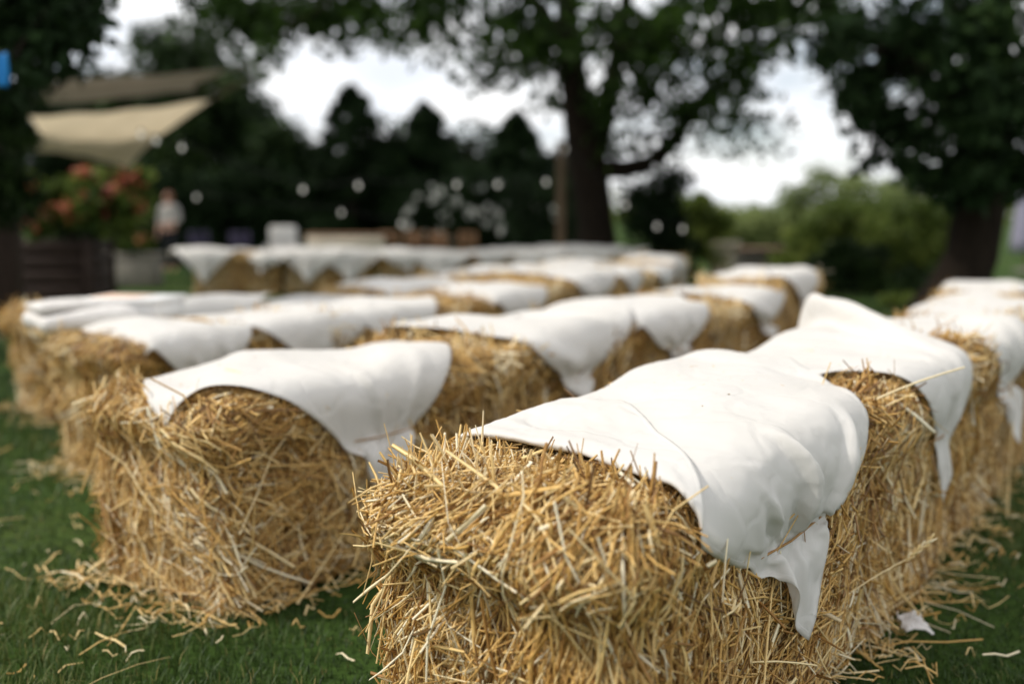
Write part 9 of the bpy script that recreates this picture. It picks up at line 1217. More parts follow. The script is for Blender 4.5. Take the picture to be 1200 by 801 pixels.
root = tree('great dark tree with a thick forked trunk behind the farthest bales', 'tree', (TX, 13.2),
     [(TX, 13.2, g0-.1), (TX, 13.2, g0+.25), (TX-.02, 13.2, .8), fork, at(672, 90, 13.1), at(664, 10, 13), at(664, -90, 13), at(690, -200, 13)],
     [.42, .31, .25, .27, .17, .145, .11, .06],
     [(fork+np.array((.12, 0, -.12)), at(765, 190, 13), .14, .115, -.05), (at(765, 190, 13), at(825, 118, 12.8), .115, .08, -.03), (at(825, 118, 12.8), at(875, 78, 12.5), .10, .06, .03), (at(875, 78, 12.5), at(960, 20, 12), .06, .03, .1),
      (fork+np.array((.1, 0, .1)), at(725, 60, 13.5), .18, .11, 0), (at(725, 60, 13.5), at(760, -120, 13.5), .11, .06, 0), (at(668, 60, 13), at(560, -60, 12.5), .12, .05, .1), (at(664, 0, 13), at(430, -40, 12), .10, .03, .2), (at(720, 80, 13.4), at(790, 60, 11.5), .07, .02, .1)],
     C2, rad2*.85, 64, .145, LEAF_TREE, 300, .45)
# the tree at the right edge
RT = at(1118, 362, 9.0)
C = ell(210, (5.35, 9.6, 3.7), (2.35, 2.3, 2.3), 41, 1.75); rr2 = np.random.default_rng(6); low = []
for px, py, d, n, sp in [(990, 20, 9, 6, 18), (985, 60, 9, 4, 12), (1005, 105, 9, 5, 14), (1030, 150, 9, 5, 14), (1045, 180, 9, 4, 12), (1090, 195, 9, 5, 16), (1125, 215, 9, 4, 12), (1080, 130, 9, 10, 28), (1150, 160, 9.2, 12, 26), (1050, 60, 9, 10, 30), (1190, 210, 9.6, 8, 16), (1195, 120, 9, 9, 26), (1150, 60, 8.4, 10, 30), (1165, 130, 8.4, 9, 22), (1120, 110, 8.5, 8, 22), (1180, 190, 8.4, 8, 14), (1145, 215, 8.5, 5, 10), (1100, 30, 8.6, 8, 26)]:
    for _ in range(n): low.append(at(px+rr2.normal(0, sp), py+rr2.normal(0, sp*.7), d+rr2.normal(0, .4)))
low = np.array(low); C2 = np.concatenate([C, low]); rad2 = np.concatenate([np.full(len(C), .42), np.full(len(low), .27)])
gR = gz(RT[0], 9)
tree('black leaning tree with low hanging leaves at the right edge', 'tree', (RT[0]+.1, 9),
     [at(1100, 372, 9)-np.array((0, 0, .08)), at(1119, 345, 9), at(1138, 300, 9), at(1149, 240, 9), at(1152, 170, 9), at(1160, 60, 9.1), at(1180, -90, 9.3)], [.34, .25, .235, .225, .22, .17, .1],
     [(at(1150, 190, 9), at(1060, 70, 9), .11, .04, .1), (at(1153, 150, 9), at(1240, 20, 9.3), .12, .05, .1), (at(1160, 60, 9.1), at(1040, -60, 9), .09, .03, .1), (at(1150, 215, 9), at(1075, 175, 8.9), .05, .015, .08)],
     C2, rad2*.9, 52, .125, LEAF_BLACK, 400, .55)
# branches of a tree that stands beyond the left edge
C = ell(90, (-4.35, 6.3, 3.15), (1.6, 1.6, 1.35), 51); low = []
for px, py, n, sp in [(20, 18, 10, 16), (55, 15, 8, 14), (30, 45, 8, 12), (75, 10, 5, 9), (12, 75, 4, 8)]:
    for _ in range(n): low.append(at(px+rr2.normal(0, sp), py+rr2.normal(0, sp*.6), 6.2+rr2.normal(0, .3)))
C2 = np.concatenate([C, np.array(low)])
tree('dark tree with its branches reaching into the upper left corner', 'tree', (-5.2, 6.6), [(-5.2, 6.6, -.05), (-5.15, 6.6, .9), (-5.0, 6.5, 2), (-4.7, 6.4, 3), (-4.5, 6.3, 4)], [.26, .2, .17, .13, .06],
     [((-5.05, 6.55, 1.7), at(30, 30, 6.2), .07, .02, .1), ((-4.9, 6.5, 2.3), at(70, 5, 6.2), .06, .02, .1)], C2, .3, 85, .11, LEAF_BLACK, 500, .5)
# dark broadleaf trees behind the sails
def bg_tree(label, px, d, top, wpx, seed, mat=LEAF_DARK, n=70, per=150, size=.17, tone0=.45, bottom=300, group='trees behind the seating'):
    b = at(px, 300, d); g = gz(b[0], d); tz = at(px, top, d)[2]; w = wpx/1167.*d/2; z0 = max(g+.3, at(px, bottom, d)[2])
    c = np.array((b[0], d, (tz+z0)/2)); C = ell(n, c, (w, w*.8, (tz-z0)/2), seed, None, .4)
    return tree(label, 'tree', (b[0], d), [(b[0], d, g-.1), (b[0]+.05, d, g+(tz-g)*.4), (b[0], d, g+(tz-g)*.85)], [.16, .12, .04], [], C, .5*min(1.3, w), per, size, mat, seed, tone0, group)
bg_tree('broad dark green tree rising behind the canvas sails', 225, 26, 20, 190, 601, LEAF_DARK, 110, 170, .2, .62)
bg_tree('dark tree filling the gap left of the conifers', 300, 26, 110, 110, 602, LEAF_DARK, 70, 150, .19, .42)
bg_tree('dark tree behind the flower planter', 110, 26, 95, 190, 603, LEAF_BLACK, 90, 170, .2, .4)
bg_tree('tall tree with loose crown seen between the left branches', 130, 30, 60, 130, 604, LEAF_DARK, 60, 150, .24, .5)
def conifer(px, d, top, wpx, seed, label):
    b = at(px, 300, d); g = gz(b[0], d); tz = at(px, top, d)[2]; w = wpx/1167.*d/2; H = tz-g
    root = empty('conifer', (b[0], d, g)); r = np.random.default_rng(seed); mb = MB()
    mb.tube([(0, 0, -.1), (0, 0, H*.5), (0, 0, H*.97)], [.12, .07, .01], 8); C = []; rd = []
    n = 150
    for i in range(n):
        t = (i+.5)/n
        t = t**.8; rr_ = w*(1-t)**.68*math.sqrt(r.random())*(1+.25*math.sin(5*t*9+seed))*r.uniform(.8, 1.2); a = r.uniform(0, 6.283)
        C.append((rr_*math.cos(a), rr_*math.sin(a), .2+(H-.2)*t-.12*rr_)); rd.append(.10+.26*(1-t))
    mb.build('trunk', BARK, root, smooth=True)
    P, T = clumps(np.array(C), np.array(rd), 120, seed+1, .45, .7); V, F, T = leaf_mesh(P, .16, seed+2, T, .5, .3); mesh('crown', V, F, LEAF_BLACK, root, tone=T)
    tag(root, label, 'tree', 'conifers behind the seating')
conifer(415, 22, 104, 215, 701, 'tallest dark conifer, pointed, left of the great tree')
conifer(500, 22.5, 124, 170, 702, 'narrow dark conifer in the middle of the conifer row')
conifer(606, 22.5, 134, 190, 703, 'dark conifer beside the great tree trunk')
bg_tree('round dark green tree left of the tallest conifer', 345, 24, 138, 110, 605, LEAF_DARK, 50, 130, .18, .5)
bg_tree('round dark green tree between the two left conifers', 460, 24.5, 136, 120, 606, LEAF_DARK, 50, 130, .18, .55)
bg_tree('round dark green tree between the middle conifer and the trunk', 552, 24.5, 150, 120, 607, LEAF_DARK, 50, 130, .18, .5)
def hedge():
    r = np.random.default_rng(9); x0, x1 = at(120, 300, 23)[0], at(690, 300, 23)[0]; n = 420
    C = np.stack([r.uniform(x0, x1, n), r.uniform(22.2, 23.8, n), r.uniform(-.35, 1.9, n)], 1); C[:, 2] += .25*np.sin(C[:, 0]*1.9)*(C[:, 2] > 1)
    shrub('long black green hedge along the back behind the chairs', ((x0+x1)/2, 23), C, .5, 110, .17, LEAF_BLACK, 801, .4, 'hedge', 'hedge', None, 40)
hedge()
# shrub with white spots added as sky gaps, and dark shrub by the trunk
r = np.random.default_rng(15); C = np.array([at(px, py, 21.2+r.normal(0, .35)) for px, py in zip(r.uniform(470, 652, 60), r.uniform(205, 300, 60))])
BP = np.array([at(px, py, 20.4+r.normal(0, .15)) for px, py in zip(r.normal(570, 52, 55).clip(475, 655), r.normal(247, 17, 55).clip(212, 280))])
shrub('dark shrub dotted with white spots standing in for sky gaps in front of the conifers', (-.6, 21.2), C, .48, 150, .13, LEAF_BLACK, 811, .4, 'sky_spot_shrub', 'shrub', None, 16, (BP, .055, 22, .06, SKY_SPOTS))
C = np.array([at(px, py, 13.6+r.normal(0, .3)) for px, py in zip(r.uniform(742, 800, 30), r.uniform(205, 310, 30))])
shrub('black green shrub at the right foot of the great tree', (2.0, 13.6), C, .3, 160, .09, LEAF_BLACK, 821, .4)
C = np.array([at(px, py, 14.6+r.normal(0, .3)) for px, py in zip(r.uniform(600, 680, 26), r.uniform(215, 310, 26))])
shrub('black green shrub left of the great tree trunk', (.5, 14.6), C, .3, 150, .09, LEAF_BLACK, 822, .4)
# bushes of the garden on the right
SG = 'garden bushes beyond the right side of the seating'
def bush(label, px, py, wpx, hpx, d, n, mat, seed, tone0=.5, size=.1, per=130, rad=None):
    c = at(px, py, d); w = wpx/1167.*d/2; h = hpx/1167.*d/2; C = ell(n, c, (w, w*.8, h), seed, None, .45); C[:, 2] = np.maximum(C[:, 2], gz(c[0], d)+.05)
    shrub(label, (c[0], d), C, rad or .30*min(w, 1.4), per, size, mat, seed, tone0, 'bush', 'bush', SG)
bush('rounded pale green bush right of the great tree', 812, 270, 90, 80, 16, 40, LEAF_MID, 901, .55, .11)
bush('wide pale bush at the back of the right garden', 905, 268, 150, 66, 26, 60, LEAF_PALE, 902, .5, .16)
bush('tall airy pale bush behind the right garden', 985, 250, 130, 100, 24, 60, LEAF_PALE, 903, .45, .15, 90)
bush('large green bush in front of the tall airy bush', 1010, 285, 130, 100, 15, 60, LEAF_MID, 904, .42, .1)
bush('dark round bush in the middle of the right garden', 995, 325, 95, 86, 12, 50, LEAF_DARK, 905, .5, .085)
bush('bright green bush beside the right tree trunk', 1085, 285, 100, 120, 13, 60, LEAF_MID, 906, .5, .09)
bush('low dark bush at the foot of the right tree', 1085, 345, 90, 60, 11, 40, LEAF_DARK, 907, .7, .08)
bush('pale bush farthest back on the right', 1080, 245, 130, 70, 28, 50, LEAF_PALE, 908, .5, .17)
bush('low green bush behind the end of the second row', 945, 300, 90, 60, 17, 40, LEAF_MID, 909, .6, .1)
bush('small grassy green plant at the edge of the lawn', 1050, 372, 60, 26, 10.2, 16, LEAF_MID, 910, .5, .07)
def far_wood():
    r = np.random.default_rng(44); n = 900; a = r.uniform(-1.3, 1.3, n); d = r.uniform(120, 170, n)
    x = d*np.sin(a); y = d*np.cos(a); C = np.stack([x, y, ground_z(x, y)+r.uniform(.3, 3.6, n)*(1+.4*np.sin(a*17))], 1)
    P, T = clumps(C, 1.7, 45, 45, .5); V, F, T = leaf_mesh(P, .9, 46, T); tag(mesh('distant_woodland', V, F, LEAF_MID, tone=T), 'low line of distant trees on the horizon', 'woodland', None, 'stuff')
far_wood()

# ------------------------------------------------------------------ canvas sails, post with climber, planters
def sail(name, corners, mat, sagv, label):
    n = 22; c = [np.array(q) for q in corners]; u, v = np.meshgrid(np.linspace(0, 1, n), np.linspace(0, 1, n))
    us = u[..., None]; vs = v[..., None]
    P = c[0]*(1-us)*(1-vs)+c[1]*us*(1-vs)+c[2]*us*vs+c[3]*(1-us)*vs
    cen = sum(c)/4; pull = (4*u*(1-u))[..., None]*(1-4*v*(1-v))[..., None]+(4*v*(1-v))[..., None]*(1-4*u*(1-u))[..., None]
    P = P+(cen-P)*pull*.10; P[..., 2] -= sagv*16*u*(1-u)*v*(1-v)+.012*np.sin(u*19+v*7)
    i = np.arange(n-1); I, J = np.meshgrid(i, i, indexing='ij'); a = (I*n+J).ravel()
    base = c[0]; root = mesh(name, P.reshape(-1, 3)-base, np.stack([a, a+1, a+n+1, a+n], 1), mat, smooth=True); root.location = base
    m = root.modifiers.new('thickness', 'SOLIDIFY'); m.thickness = .004
    for q in c:
        d = (q-cen); d /= np.linalg.norm(d); MB().tube([q-base, q+d*.9+np.array((0, 0, .12))-base], .008, 5).build('rope', POST_WOOD, root)
    tag(root, label, 'canvas sail', 'canvas sails stretched on the left'); return root
sail('shade_sail', [at(34, 136, 13.3), at(247, 117, 13.6), at(150, 196, 17), at(42, 176, 16)], CANVAS, .10, 'pale beige canvas sail, the lower one, above the flowers')
sail('shade_sail', [at(-40, 98, 14.5), at(272, 82, 15), at(228, 106, 18), at(-30, 128, 18)], CANVAS_DK, .14, 'brown shaded canvas sail, the upper one, at left')
def climber_post():
    b = at(6, 300, 7.6); root = empty('climber_post', (b[0], 7.6, gz(b[0], 7.6))); off = np.array(root.location)
    MB().box((0, 0, 1.05), (.09, .09, 1.1)).build('post', DARK_WOOD, root)
    r = np.random.default_rng(18); C = np.array([at(px, py, 7.55+r.normal(0, .1)) for px, py in zip(r.normal(6, 15, 70).clip(-30, 40), r.uniform(105, 262, 70))])-off
    P, T = clumps(C, .085, 90, 19, .5); V, F, T = leaf_mesh(P, .06, 20, T); mesh('ivy', V, F, LEAF_DARK, root, tone=T)
    tag(root, 'dark post wrapped in climbing leaves at the left edge', 'post')
climber_post()
q = at(-3, 82, 4.7); mb = MB(); n = 9
U, Vv = np.meshgrid(np.linspace(-1, 1, n), np.linspace(0, 1, n)); PP = np.stack([U*.055*(1-.35*Vv**2), .012*np.sin(U*5+Vv*3), -.15*Vv], 2).reshape(-1, 3)
i = np.arange(n-1); I, J = np.meshgrid(i, i, indexing='ij'); a = (I*n+J).ravel()
o = mesh('blue_pennant', PP, np.stack([a, a+1, a+n+1, a+n], 1), BLUE, smooth=True); o.location = q+np.array((0, 0, .075)); o.modifiers.new('thickness', 'SOLIDIFY').thickness = .003
MB().tube([(-.5, 1.4, .22), (-.03, .05, .01), (.055, 0, 0), (-.055, 0, 0)], .004, 5).build('cord', BLACK_WIRE, o)
tag(o, 'bright blue pennant hanging at the top of the left edge', 'pennant')
def planter():
    b = at(66, 350, 9.7); root = empty('planter_box', (b[0], 9.7, gz(b[0], 9.7)), .06); w, d, h = .43, .32, .70
    mb = MB()
    for k in range(5):
        z = .07+k*.137
        mb.box((0, -d, z), (w, .014, .062)); mb.box((0, d, z), (w, .014, .062)); mb.box((-w, 0, z), (.014, d-.018, .062)); mb.box((w, 0, z), (.014, d-.018, .062))
    mb.build('boards', DARK_WOOD, root)
    for sx in (-1, 1):
        for sy in (-1, 1): MB().box((sx*(w+.006), sy*(d+.022), .36), (.03, .02, .36)).build('corner_post', DARK_WOOD, root)
    MB().box((0, 0, .60), (w-.02, d-.02, .03)).build('soil', plain_mat('potting_soil', (.02, .014, .01), (.04, .028, .02), 20, .95), root)
    tag(root, 'dark stained wooden box planter behind the leftmost bale', 'planter')
planter()
r = np.random.default_rng(23)
def flowers(label, pts, d, sd, base, seed, per=90, rad=.11):
    C = np.array([at(px, py, d+r.normal(0, sd)) for px, py in pts]); BP = C[r.choice(len(C), int(len(C)*.75), replace=False)]+r.normal(0, .05, (int(len(C)*.75), 3))-np.array((0, .13, -.02))
    shrub(label, base, C, rad, per, .075, LEAF_MID, seed, .3, 'flowering_plant', 'flowers', 'flowers on the left', 12, (BP, .07, 30, .05, FLOWER_RED), .7)
pts = [(x, y) for x, y in zip(r.uniform(25, 125, 46), r.uniform(205, 268, 46))]+[(x, y) for x, y in zip(r.uniform(85, 172, 40), r.uniform(205, 262, 40))]
flowers('mass of orange and red flowers growing from the dark wooden planter', pts, 9.7, .18, (at(66, 350, 9.7)[0], 9.7), 1001)
pts = [(x, y) for x, y in zip(r.uniform(122, 178, 26), r.uniform(238, 292, 26))]
flowers('red and yellow flowers trailing over the pale stone trough', pts, 12.9, .15, (at(157, 317, 13)[0], 13), 1002, 80, .12)
b = at(157, 317, 13); mb = MB(); g = gz(b[0], 13)
mb.box((0, 0, .20), (.32, .2, .20), bev=.03); mb.box((0, -.001, .415), (.345, .225, .03), bev=.015)
o = mb.build('stone_trough', CONCRETE); o.location = (b[0], 13, g); tag(o, 'pale stone trough on the lawn left of the standing person', 'trough')

# ------------------------------------------------------------------ string of lamps, post
pz = at(657, 170, 12); MB_ = MB(); MB_.tube([(0, 0, -.1), (.01, 0, .9), (0, 0, float(pz[2])-gz(pz[0], 12)+.05)], [.062, .056, .05], 10)
o = MB_.build('lamp_post_pole', POST_WOOD, smooth=True); o.name = 'wooden_pole'; o.location = (pz[0], 12, gz(pz[0], 12)); tag(o, 'slim brown wooden pole in front of the great trunk', 'pole')
def string_lights(px, d, label):
    P = [at(x, y, d) for x, y in px]; root = empty('string_lights', P[0]); off = P[0]; mb = MB(); W = [q+np.array((0, 0, .075))-off for q in P]; w2 = []
    for a, b_ in zip(W[:-1], W[1:]):
        for t in np.linspace(0, 1, 8)[:-1]: w2.append(a+(b_-a)*t-np.array((0, 0, .18*t*(1-t))))
    w2.append(W[-1]); mb.tube(w2, .005, 5); mb.build('cable', BLACK_WIRE, root)
    for q in P:
        MB().lathe([(.0, -.035), (.012, -.032), (.021, -.015), (.022, 0), (.016, .018), (.011, .03), (.0, .032)], q-off, 12).build('bulb', BULB, root, smooth=True)
        MB().lathe([(.0, .028), (.014, .028), (.014, .062), (.006, .075), (0, .075)], q-off, 10).build('socket', BLACK_WIRE, root)
    tag(root, label, 'string lights', 'strings of round lamps')
string_lights([(165, 158), (183, 165), (213, 173), (355, 222), (420, 217), (535, 216), (583, 216), (640, 213), (656, 178)], 12, 'long string of small lamps sagging from the beige sail to the pole')
string_lights([(230, 231), (400, 249), (470, 262)], 14, 'short low string of lamps against the dark hedge')
string_lights([(662, 174), (733, 240), (770, 265), (800, 268)], 12.3, 'string of lamps dropping from the pole past the great trunk')

# ------------------------------------------------------------------ things at the back of the lawn
def chair(px, d, mat, label, group, w=.21, rz=0, hb=.82, seatmat=None):
    b = at(px, 300, d); root = empty('chair', (b[0], d, gz(b[0], d)), rz)
    MB().box((0, 0, .44), (w, .2, .018)).build('seat', seatmat or mat, root)
    mb = MB()
    for z in (.58, .68, .78): mb.box((0, .2, hb-.82+z), (w-.02, .01, .036))
    mb.build('backrest', mat, root)
    for sx in (-1, 1):
        MB().box((sx*(w-.018), .2, hb/2), (.017, .017, hb/2)).build('leg', mat, root); MB().box((sx*(w-.018), -.18, .21), (.017, .017, .21)).build('leg', mat, root)
    tag(root, label, 'chair', group); return root
WG = 'brown wooden chairs behind the farthest row'
for px, lab in [(458, 'leftmost brown wooden chair in the row of four at the back'), (489, 'second brown wooden chair from the left of four at the back'), (518, 'third brown wooden chair from the left of four at the back'), (547, 'rightmost brown wooden chair in the row of four at the back')]:
    chair(px, 19.6, BROWN_WOOD, lab, WG, .18, float(rng.normal(math.pi, .2)))
chair(231, 18.5, NAVY, 'dark purple chair nearest the standing person', 'dark purple chairs at the back', .19, .1)
chair(277, 18.5, NAVY, 'dark purple chair left of the white armchair', 'dark purple chairs at the back', .2, -.1)
b = at(331, 300, 18); root = empty('white_armchair', (b[0], 18, gz(b[0], 18)), .25)
MB().box((0, 0, .30), (.27, .27, .12), bev=.04).build('seat', WHITE_FABRIC, root); MB().box((.03, .22, .62), (.24, .07, .28), rx=-.12, bev=.05).build('backrest', WHITE_FABRIC, root)
for sx in (-1, 1): MB().box((sx*.29, 0, .34), (.05, .26, .20), bev=.03).build('armrest', WHITE_FABRIC, root)
for sx in (-1, 1):
    for sy in (-1, 1): MB().box((sx*.24, sy*.22, .09), (.02, .02, .09)).build('leg', DARK_WOOD, root)
tag(root, 'white padded armchair standing behind the left end of the farthest row', 'armchair')
b0_ = at(362, 300, 18.6); b1_ = at(456, 300, 18.6); cx = (b0_[0]+b1_[0])/2; w = (b1_[0]-b0_[0])/2; root = empty('long_table', (cx, 18.6, gz(cx, 18.6)), -.03)
mb = MB()
for k in range(4): mb.box((0, -.27+.18*k, .76), (w, .086, .02))
mb.build('tabletop', BROWN_WOOD, root); MB().box((0, -.34, .60), (w-.03, .02, .13)).build('front_panel', plain_mat('cream_paint', (.60, .52, .40), (.66, .58, .46), 6, .6), root)
for sx in (-1, 1):
    for sy in (-1, 1): MB().box((sx*(w-.07), sy*.25, .365), (.035, .035, .365)).build('leg', BROWN_WOOD, root)
tag(root, 'long wooden table with brown top and cream front behind the farthest row', 'table')
# stone urn and low wall on the right lawn edge
b = at(842, 330, 16); g = gz(b[0], 16); root = empty('stone_urn', (b[0], 16, g)); k = (at(842, 283, 16)[2]-g)
MB().lathe([(0, 0), (.2, 0), (.2, .08*k), (.14, .12*k), (.13, .25*k), (.22, .5*k), (.27, .72*k), (.29, .86*k), (.33, .9*k), (.33, k), (.28, k), (.25, .8*k), (0, .75*k)], (0, 0, 0), 28).build('bowl', STONE, root, smooth=True)
MB().box((0, 0, .03), (.26, .26, .035)).build('plinth', STONE, root)
tag(root, 'pale stone urn on the lawn beyond the second row', 'urn')
b = at(882, 320, 17.4); g = gz(b[0], 17.4); mb = MB(); r = np.random.default_rng(2)
root = empty('stone_wall', (b[0]+.35, 17.4, g))
for lv in range(4):
    x = -.75+r.uniform(0, .1)
    while x < .75:
        w = r.uniform(.08, .17); mb.box((x+w, r.normal(0, .012), .06+lv*.115), (w-.006, .14, .053), r.normal(0, .02), bev=.018); x += 2*w
mb.build('stonework', STONE_GREY, root); MB().box((0, 0, .50), (.8, .17, .03), bev=.012).build('coping', plain_mat('brown_coping', (.19, .12, .08), (.26, .17, .12), 6, .85), root)
tag(root, 'low grey stone wall with brown coping behind the urn', 'wall')
b = at(1203, 300, 20); g = gz(b[0], 20); root = empty('parasol', (b[0], 20, g)); top = float(at(1200, 205, 20)[2])-g
mb = MB(); k = 20; prof = [(.03, top), (.09, top-.04), (.17, top-.25), (.23, top*.62), (.28, top*.35), (.29, .42), (.2, .40)]
th = np.arange(k)*2*math.pi/k; V = np.array([(rr_*(1+.10*math.cos(5*t))*math.cos(t), rr_*(1+.10*math.cos(5*t))*math.sin(t), z) for rr_, z in prof for t in th])
mb.add(V, [(i*k+(j+1) % k, i*k+j, (i+1)*k+j, (i+1)*k+(j+1) % k) for i in range(len(prof)-1) for j in range(k)]); mb.build('cover', MAUVE, root, smooth=True)
MB().tube([(0, 0, 0), (0, 0, top+.08)], .022, 8).build('pole', BROWN_WOOD, root); MB().lathe([(0, 0), (.24, 0), (.24, .05), (.05, .09), (0, .09)]).build('base', STONE_GREY, root)
tag(root, 'furled mauve grey parasol at the right edge', 'parasol')
# folded blankets and box on the leftmost bale
c = ROWS[3][0]; h = c[2]
def on_bale(px, py, z): 
    u = (px-600)/1167.; v = (py-400.5)/1167.; dy = math.cos(PITCH)-v*math.sin(PITCH); dz = -math.sin(PITCH)-v*math.cos(PITCH); t = (z-CAM_H)/dz
    return np.array((u*t, dy*t, z))
def pad(hx, hy, hz, seed, z0):
    V, F = grid_box(18, 14, 4, hx, hy, hz); P, N = rbox(V, hx, hy, hz, min(.028, hz*.9)); nz_ = Noise(seed, 12); P = P+N*(nz_(P)*.010)[:, None]; P[:, 2] += z0+hz-.02*(P[:, 0]/hx)**2*.5
    return P, np.array(F)
p = on_bale(92, 378, .50); root = empty('folded_blanket', p, .7)
z0 = -.01
for k, (hx, hy, hz) in enumerate([(.17, .15, .030), (.15, .13, .026)]):
    P, F = pad(hx, hy, hz, 90+k, z0); z0 += hz*1.9; mesh('fold', P+np.array((-.03*k, .02*k, 0)), F, WHITE_FABRIC, root, smooth=True)
tag(root, 'white folded blanket lying on the leftmost bale cloth', 'blanket')
p = on_bale(158, 373, .49); root = empty('shallow_box', p, -.12)
mb = MB(); mb.box((0, 0, .035), (.165, .13, .035), bev=.004); mb.build('tray', WHITE_CARD, root)
mb = MB(); mb.box((0, 0, .083), (.172, .137, .011), bev=.004); mb.build('lid', WHITE_CARD, root)
MB().box((-.04, -.01, .0955), (.10, .09, .0015), bev=.0005).build('printed_panel', ORANGE_CARD, root)
tag(root, 'flat white box with an orange patch on its lid beside the folded blanket', 'box')

# ------------------------------------------------------------------ the standing person in the distance
def skinned(name, verts, edges, radii, mat, parent, root=0, lv=2):
    me = bpy.data.meshes.new(name); me.from_pydata([tuple(v) for v in verts], edges, []); o = bpy.data.objects.new(name, me); COL.objects.link(o)
    m = o.modifiers.new('skin', 'SKIN'); 
    if not me.skin_vertices: 
        bpy.context.view_layer.objects.active = o; bpy.ops.mesh.customdata_skin_add()
    for i, rr_ in enumerate(radii): me.skin_vertices[0].data[i].radius = rr_ if isinstance(rr_, tuple) else (rr_, rr_)
    me.skin_vertices[0].data[root].use_root = True
    m.use_smooth_shade = True; s = o.modifiers.new('sub', 'SUBSURF'); s.levels = lv; s.render_levels = lv
    dg = bpy.context.evaluated_depsgraph_get(); me2 = bpy.data.meshes.new_from_object(o.evaluated_get(dg)); bpy.data.objects.remove(o)
    o = bpy.data.objects.new(name, me2); COL.objects.link(o); me2.materials.clear(); me2.materials.append(mat); o.parent = parent; return o
def person():
    b = at(201, 318, 20.2); root = empty('person', (b[0], 20.2, gz(b[0], 20.2)), -.3)
    V = [(0, 0, .95), (0, 0, 1.12), (0, .01, 1.30), (0, .01, 1.42), (0, -.005, 1.50), (0, -.02, 1.575), (0, -.02, 1.66),
         (.17, .01, 1.39), (.23, .03, 1.14), (.15, -.17, 1.02), (.06, -.22, 1.03),
         (-.17, .01, 1.39), (-.24, .02, 1.13), (-.25, -.06, .90), (-.25, -.08, .81),
         (.09, 0, .88), (.10, -.01, .50), (.10, .02, .09), (.11, -.12, .04), (-.09, 0, .88), (-.11, .02, .50), (-.12, .05, .09), (-.13, -.09, .04), (0, -.115, 1.60)]
    E = [(0, 1), (1, 2), (2, 3), (3, 4), (4, 5), (5, 6), (3, 7), (7, 8), (8, 9), (9, 10), (3, 11), (11, 12), (12, 13), (13, 14), (0, 15), (15, 16), (16, 17), (17, 18), (0, 19), (19, 20), (20, 21), (21, 22), (5, 23)]
    Rd = [(.14, .10), (.125, .09), (.145, .10), (.10, .08), .052, (.08, .095), (.07, .08), .055, .042, .036, .026, .055, .042, .036, .026, .085, .058, .042, .03, .085, .058, .042, .03, .016]
    for bi, d0 in ((10, np.array((-.9, -.4, .1))), (14, np.array((0, -.15, -1.)))):
        p0 = np.array(V[bi])
        for k in range(5):
            sd = np.array((.0, .35, 1.)) if bi == 10 else np.array((0, 1., 0)); o_ = sd*(k-2)*.016; L = (.045, .07, .075, .07, .055)[k]
            n0 = len(V); V += [tuple(p0+o_+d0*.03), tuple(p0+o_*1.1+d0*(.03+L*.6)+np.array((0, -.006, 0))), tuple(p0+o_*1.1+d0*(.03+L)+np.array((.004, -.015, 0)))]
            E += [(bi, n0), (n0, n0+1), (n0+1, n0+2)]; Rd += [.009, .008, .007]
    skinned('body', V, E, Rd, SKIN, root)
    skinned('shirt', [(0, 0, .90), (0, 0, 1.12), (0, .01, 1.30), (0, .01, 1.41), (.18, .01, 1.39), (.235, .03, 1.14), (.19, -.10, 1.06), (-.18, .01, 1.39), (-.245, .02, 1.13), (-.25, -.03, 1.0)],
            [(0, 1), (1, 2), (2, 3), (3, 4), (4, 5), (5, 6), (3, 7), (7, 8), (8, 9)], [(.17, .125), (.15, .11), (.165, .118), (.115, .092), .07, .06, .055, .07, .06, .055], SHIRT, root)
    skinned('trousers', [(0, 0, .97), (.095, 0, .86), (.105, -.01, .50), (.10, .02, .10), (-.095, 0, .86), (-.115, .02, .50), (-.12, .05, .10)], [(0, 1), (1, 2), (2, 3), (0, 4), (4, 5), (5, 6)], [(.15, .11), .105, .075, .065, .105, .075, .065], TROUSERS, root)
    mb = MB(); mb.lathe([(0.001, .13), (.05, .12), (.082, .085), (.096, .03), (.094, -.03), (.085, -.09), (.06, -.1)], (0, .014, 1.595), 16); mb.build('hair', HAIR, root, smooth=True)
    root.scale = (.93, .93, .93)
    tag(root, 'person in a pale shirt and dark trousers standing by the dark hedge', 'person')
person()

# ------------------------------------------------------------------ light, sky, camera
SUN_DIR = Vector((-.90, -.10, 0)).normalized(); EL = R(48)
w = bpy.data.worlds.new('World'); sc.world = w; w.use_nodes = True; nt = w.node_tree; L = nt.links
bg = nt.nodes['Background']; sky = nt.nodes.new('ShaderNodeTexSky'); sky.sky_type = 'NISHITA'; sky.sun_disc = False; sky.sun_elevation = EL; sky.sun_rotation = math.atan2(SUN_DIR.x, SUN_DIR.y)
L.new(sky.outputs[0], bg.inputs['Color']); bg.inputs['Strength'].default_value = .12
tc = nt.nodes.new('ShaderNodeTexCoord'); mp = nt.nodes.new('ShaderNodeMapping'); mp.inputs['Scale'].default_value = (1, 1, 2.2); mp.inputs['Location'].default_value = (.3, .1, .2)
L.new(tc.outputs['Generated'], mp.inputs[0]); nz_ = nt.nodes.new('ShaderNodeTexNoise'); nz_.inputs['Scale'].default_value = 4.2; nz_.inputs['Detail'].default_value = 7; nz_.inputs['Roughness'].default_value = .52; L.new(mp.outputs[0], nz_.inputs['Vector'])
cr = ramp_node(nt, [(.32, (0, 0, 0)), (.50, (1, 1, 1))]); L.new(nz_.outputs['Fac'], cr.inputs['Fac'])
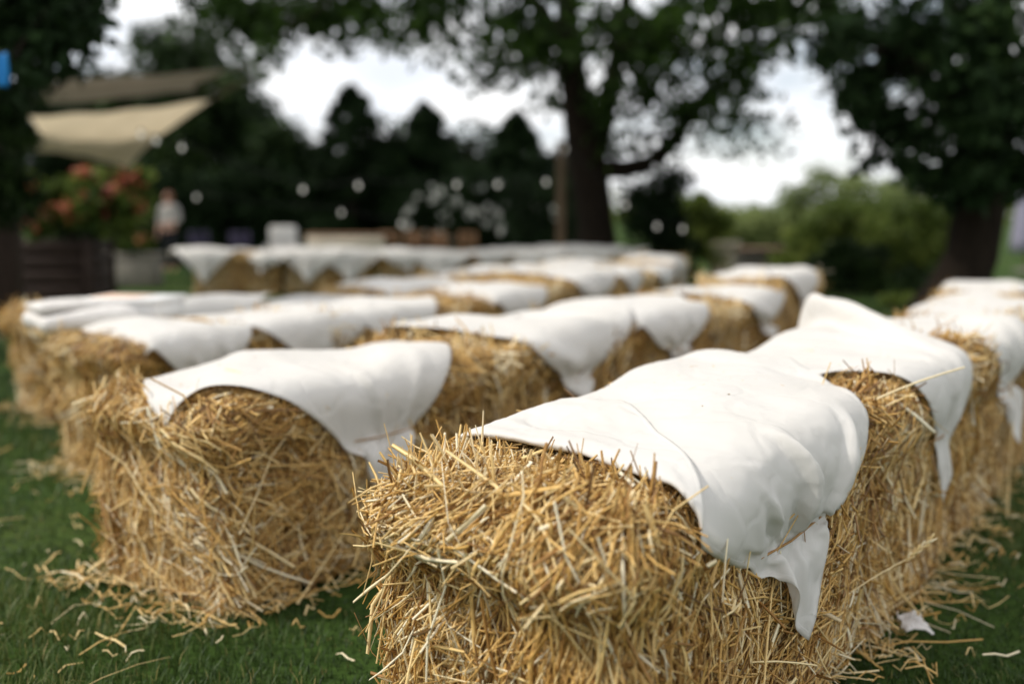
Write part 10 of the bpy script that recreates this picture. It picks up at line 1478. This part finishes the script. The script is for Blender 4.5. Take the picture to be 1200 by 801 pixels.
cb = nt.nodes.new('ShaderNodeBackground'); cb.inputs['Color'].default_value = (.97, .985, 1, 1); cb.inputs['Strength'].default_value = 1.32
n3 = nt.nodes.new('ShaderNodeTexNoise'); n3.inputs['Scale'].default_value = 9; n3.inputs['Detail'].default_value = 5; L.new(mp.outputs[0], n3.inputs['Vector'])
c3 = ramp_node(nt, [(.3, (.70, .74, .80)), (.62, (1, 1, 1))]); L.new(n3.outputs['Fac'], c3.inputs['Fac']); L.new(c3.outputs['Color'], cb.inputs['Color'])
ms = nt.nodes.new('ShaderNodeMixShader'); L.new(cr.outputs['Color'], ms.inputs[0]); L.new(bg.outputs[0], ms.inputs[1]); L.new(cb.outputs[0], ms.inputs[2]); L.new(ms.outputs[0], nt.nodes['World Output'].inputs['Surface'])
sd = bpy.data.lights.new('sun', 'SUN'); sd.energy = 3.1; sd.angle = R(3.5); sd.color = (1, .95, .87); so = bpy.data.objects.new('sun', sd); COL.objects.link(so)
dirv = Vector((SUN_DIR.x*math.cos(EL), SUN_DIR.y*math.cos(EL), math.sin(EL))); so.rotation_euler = (-dirv).to_track_quat('-Z', 'Y').to_euler(); so.location = dirv*50
cd = bpy.data.cameras.new('camera'); cam = bpy.data.objects.new('camera', cd); COL.objects.link(cam); sc.camera = cam
cam.location = (0, 0, CAM_H); cam.rotation_euler = (math.pi/2-PITCH, 0, 0); cd.lens = 35; cd.sensor_width = 36; cd.clip_start = .05; cd.clip_end = 2000
cd.dof.use_dof = True; cd.dof.focus_distance = 1.68; cd.dof.aperture_fstop = 1.4
sc.view_settings.view_transform = 'Standard'; sc.view_settings.look = 'None'; sc.view_settings.gamma = 1; sc.view_settings.exposure = .0; sc.view_settings.use_curve_mapping = False
sc.render.engine = 'CYCLES'
try: sc.cycles.use_denoising = True; sc.cycles.denoiser = 'OPENIMAGEDENOISE'
except Exception: pass
sc.cycles.max_bounces = 6; sc.cycles.diffuse_bounces = 4; sc.cycles.transmission_bounces = 3; sc.cycles.transparent_max_bounces = 8
sc.cycles.sample_clamp_indirect = 8
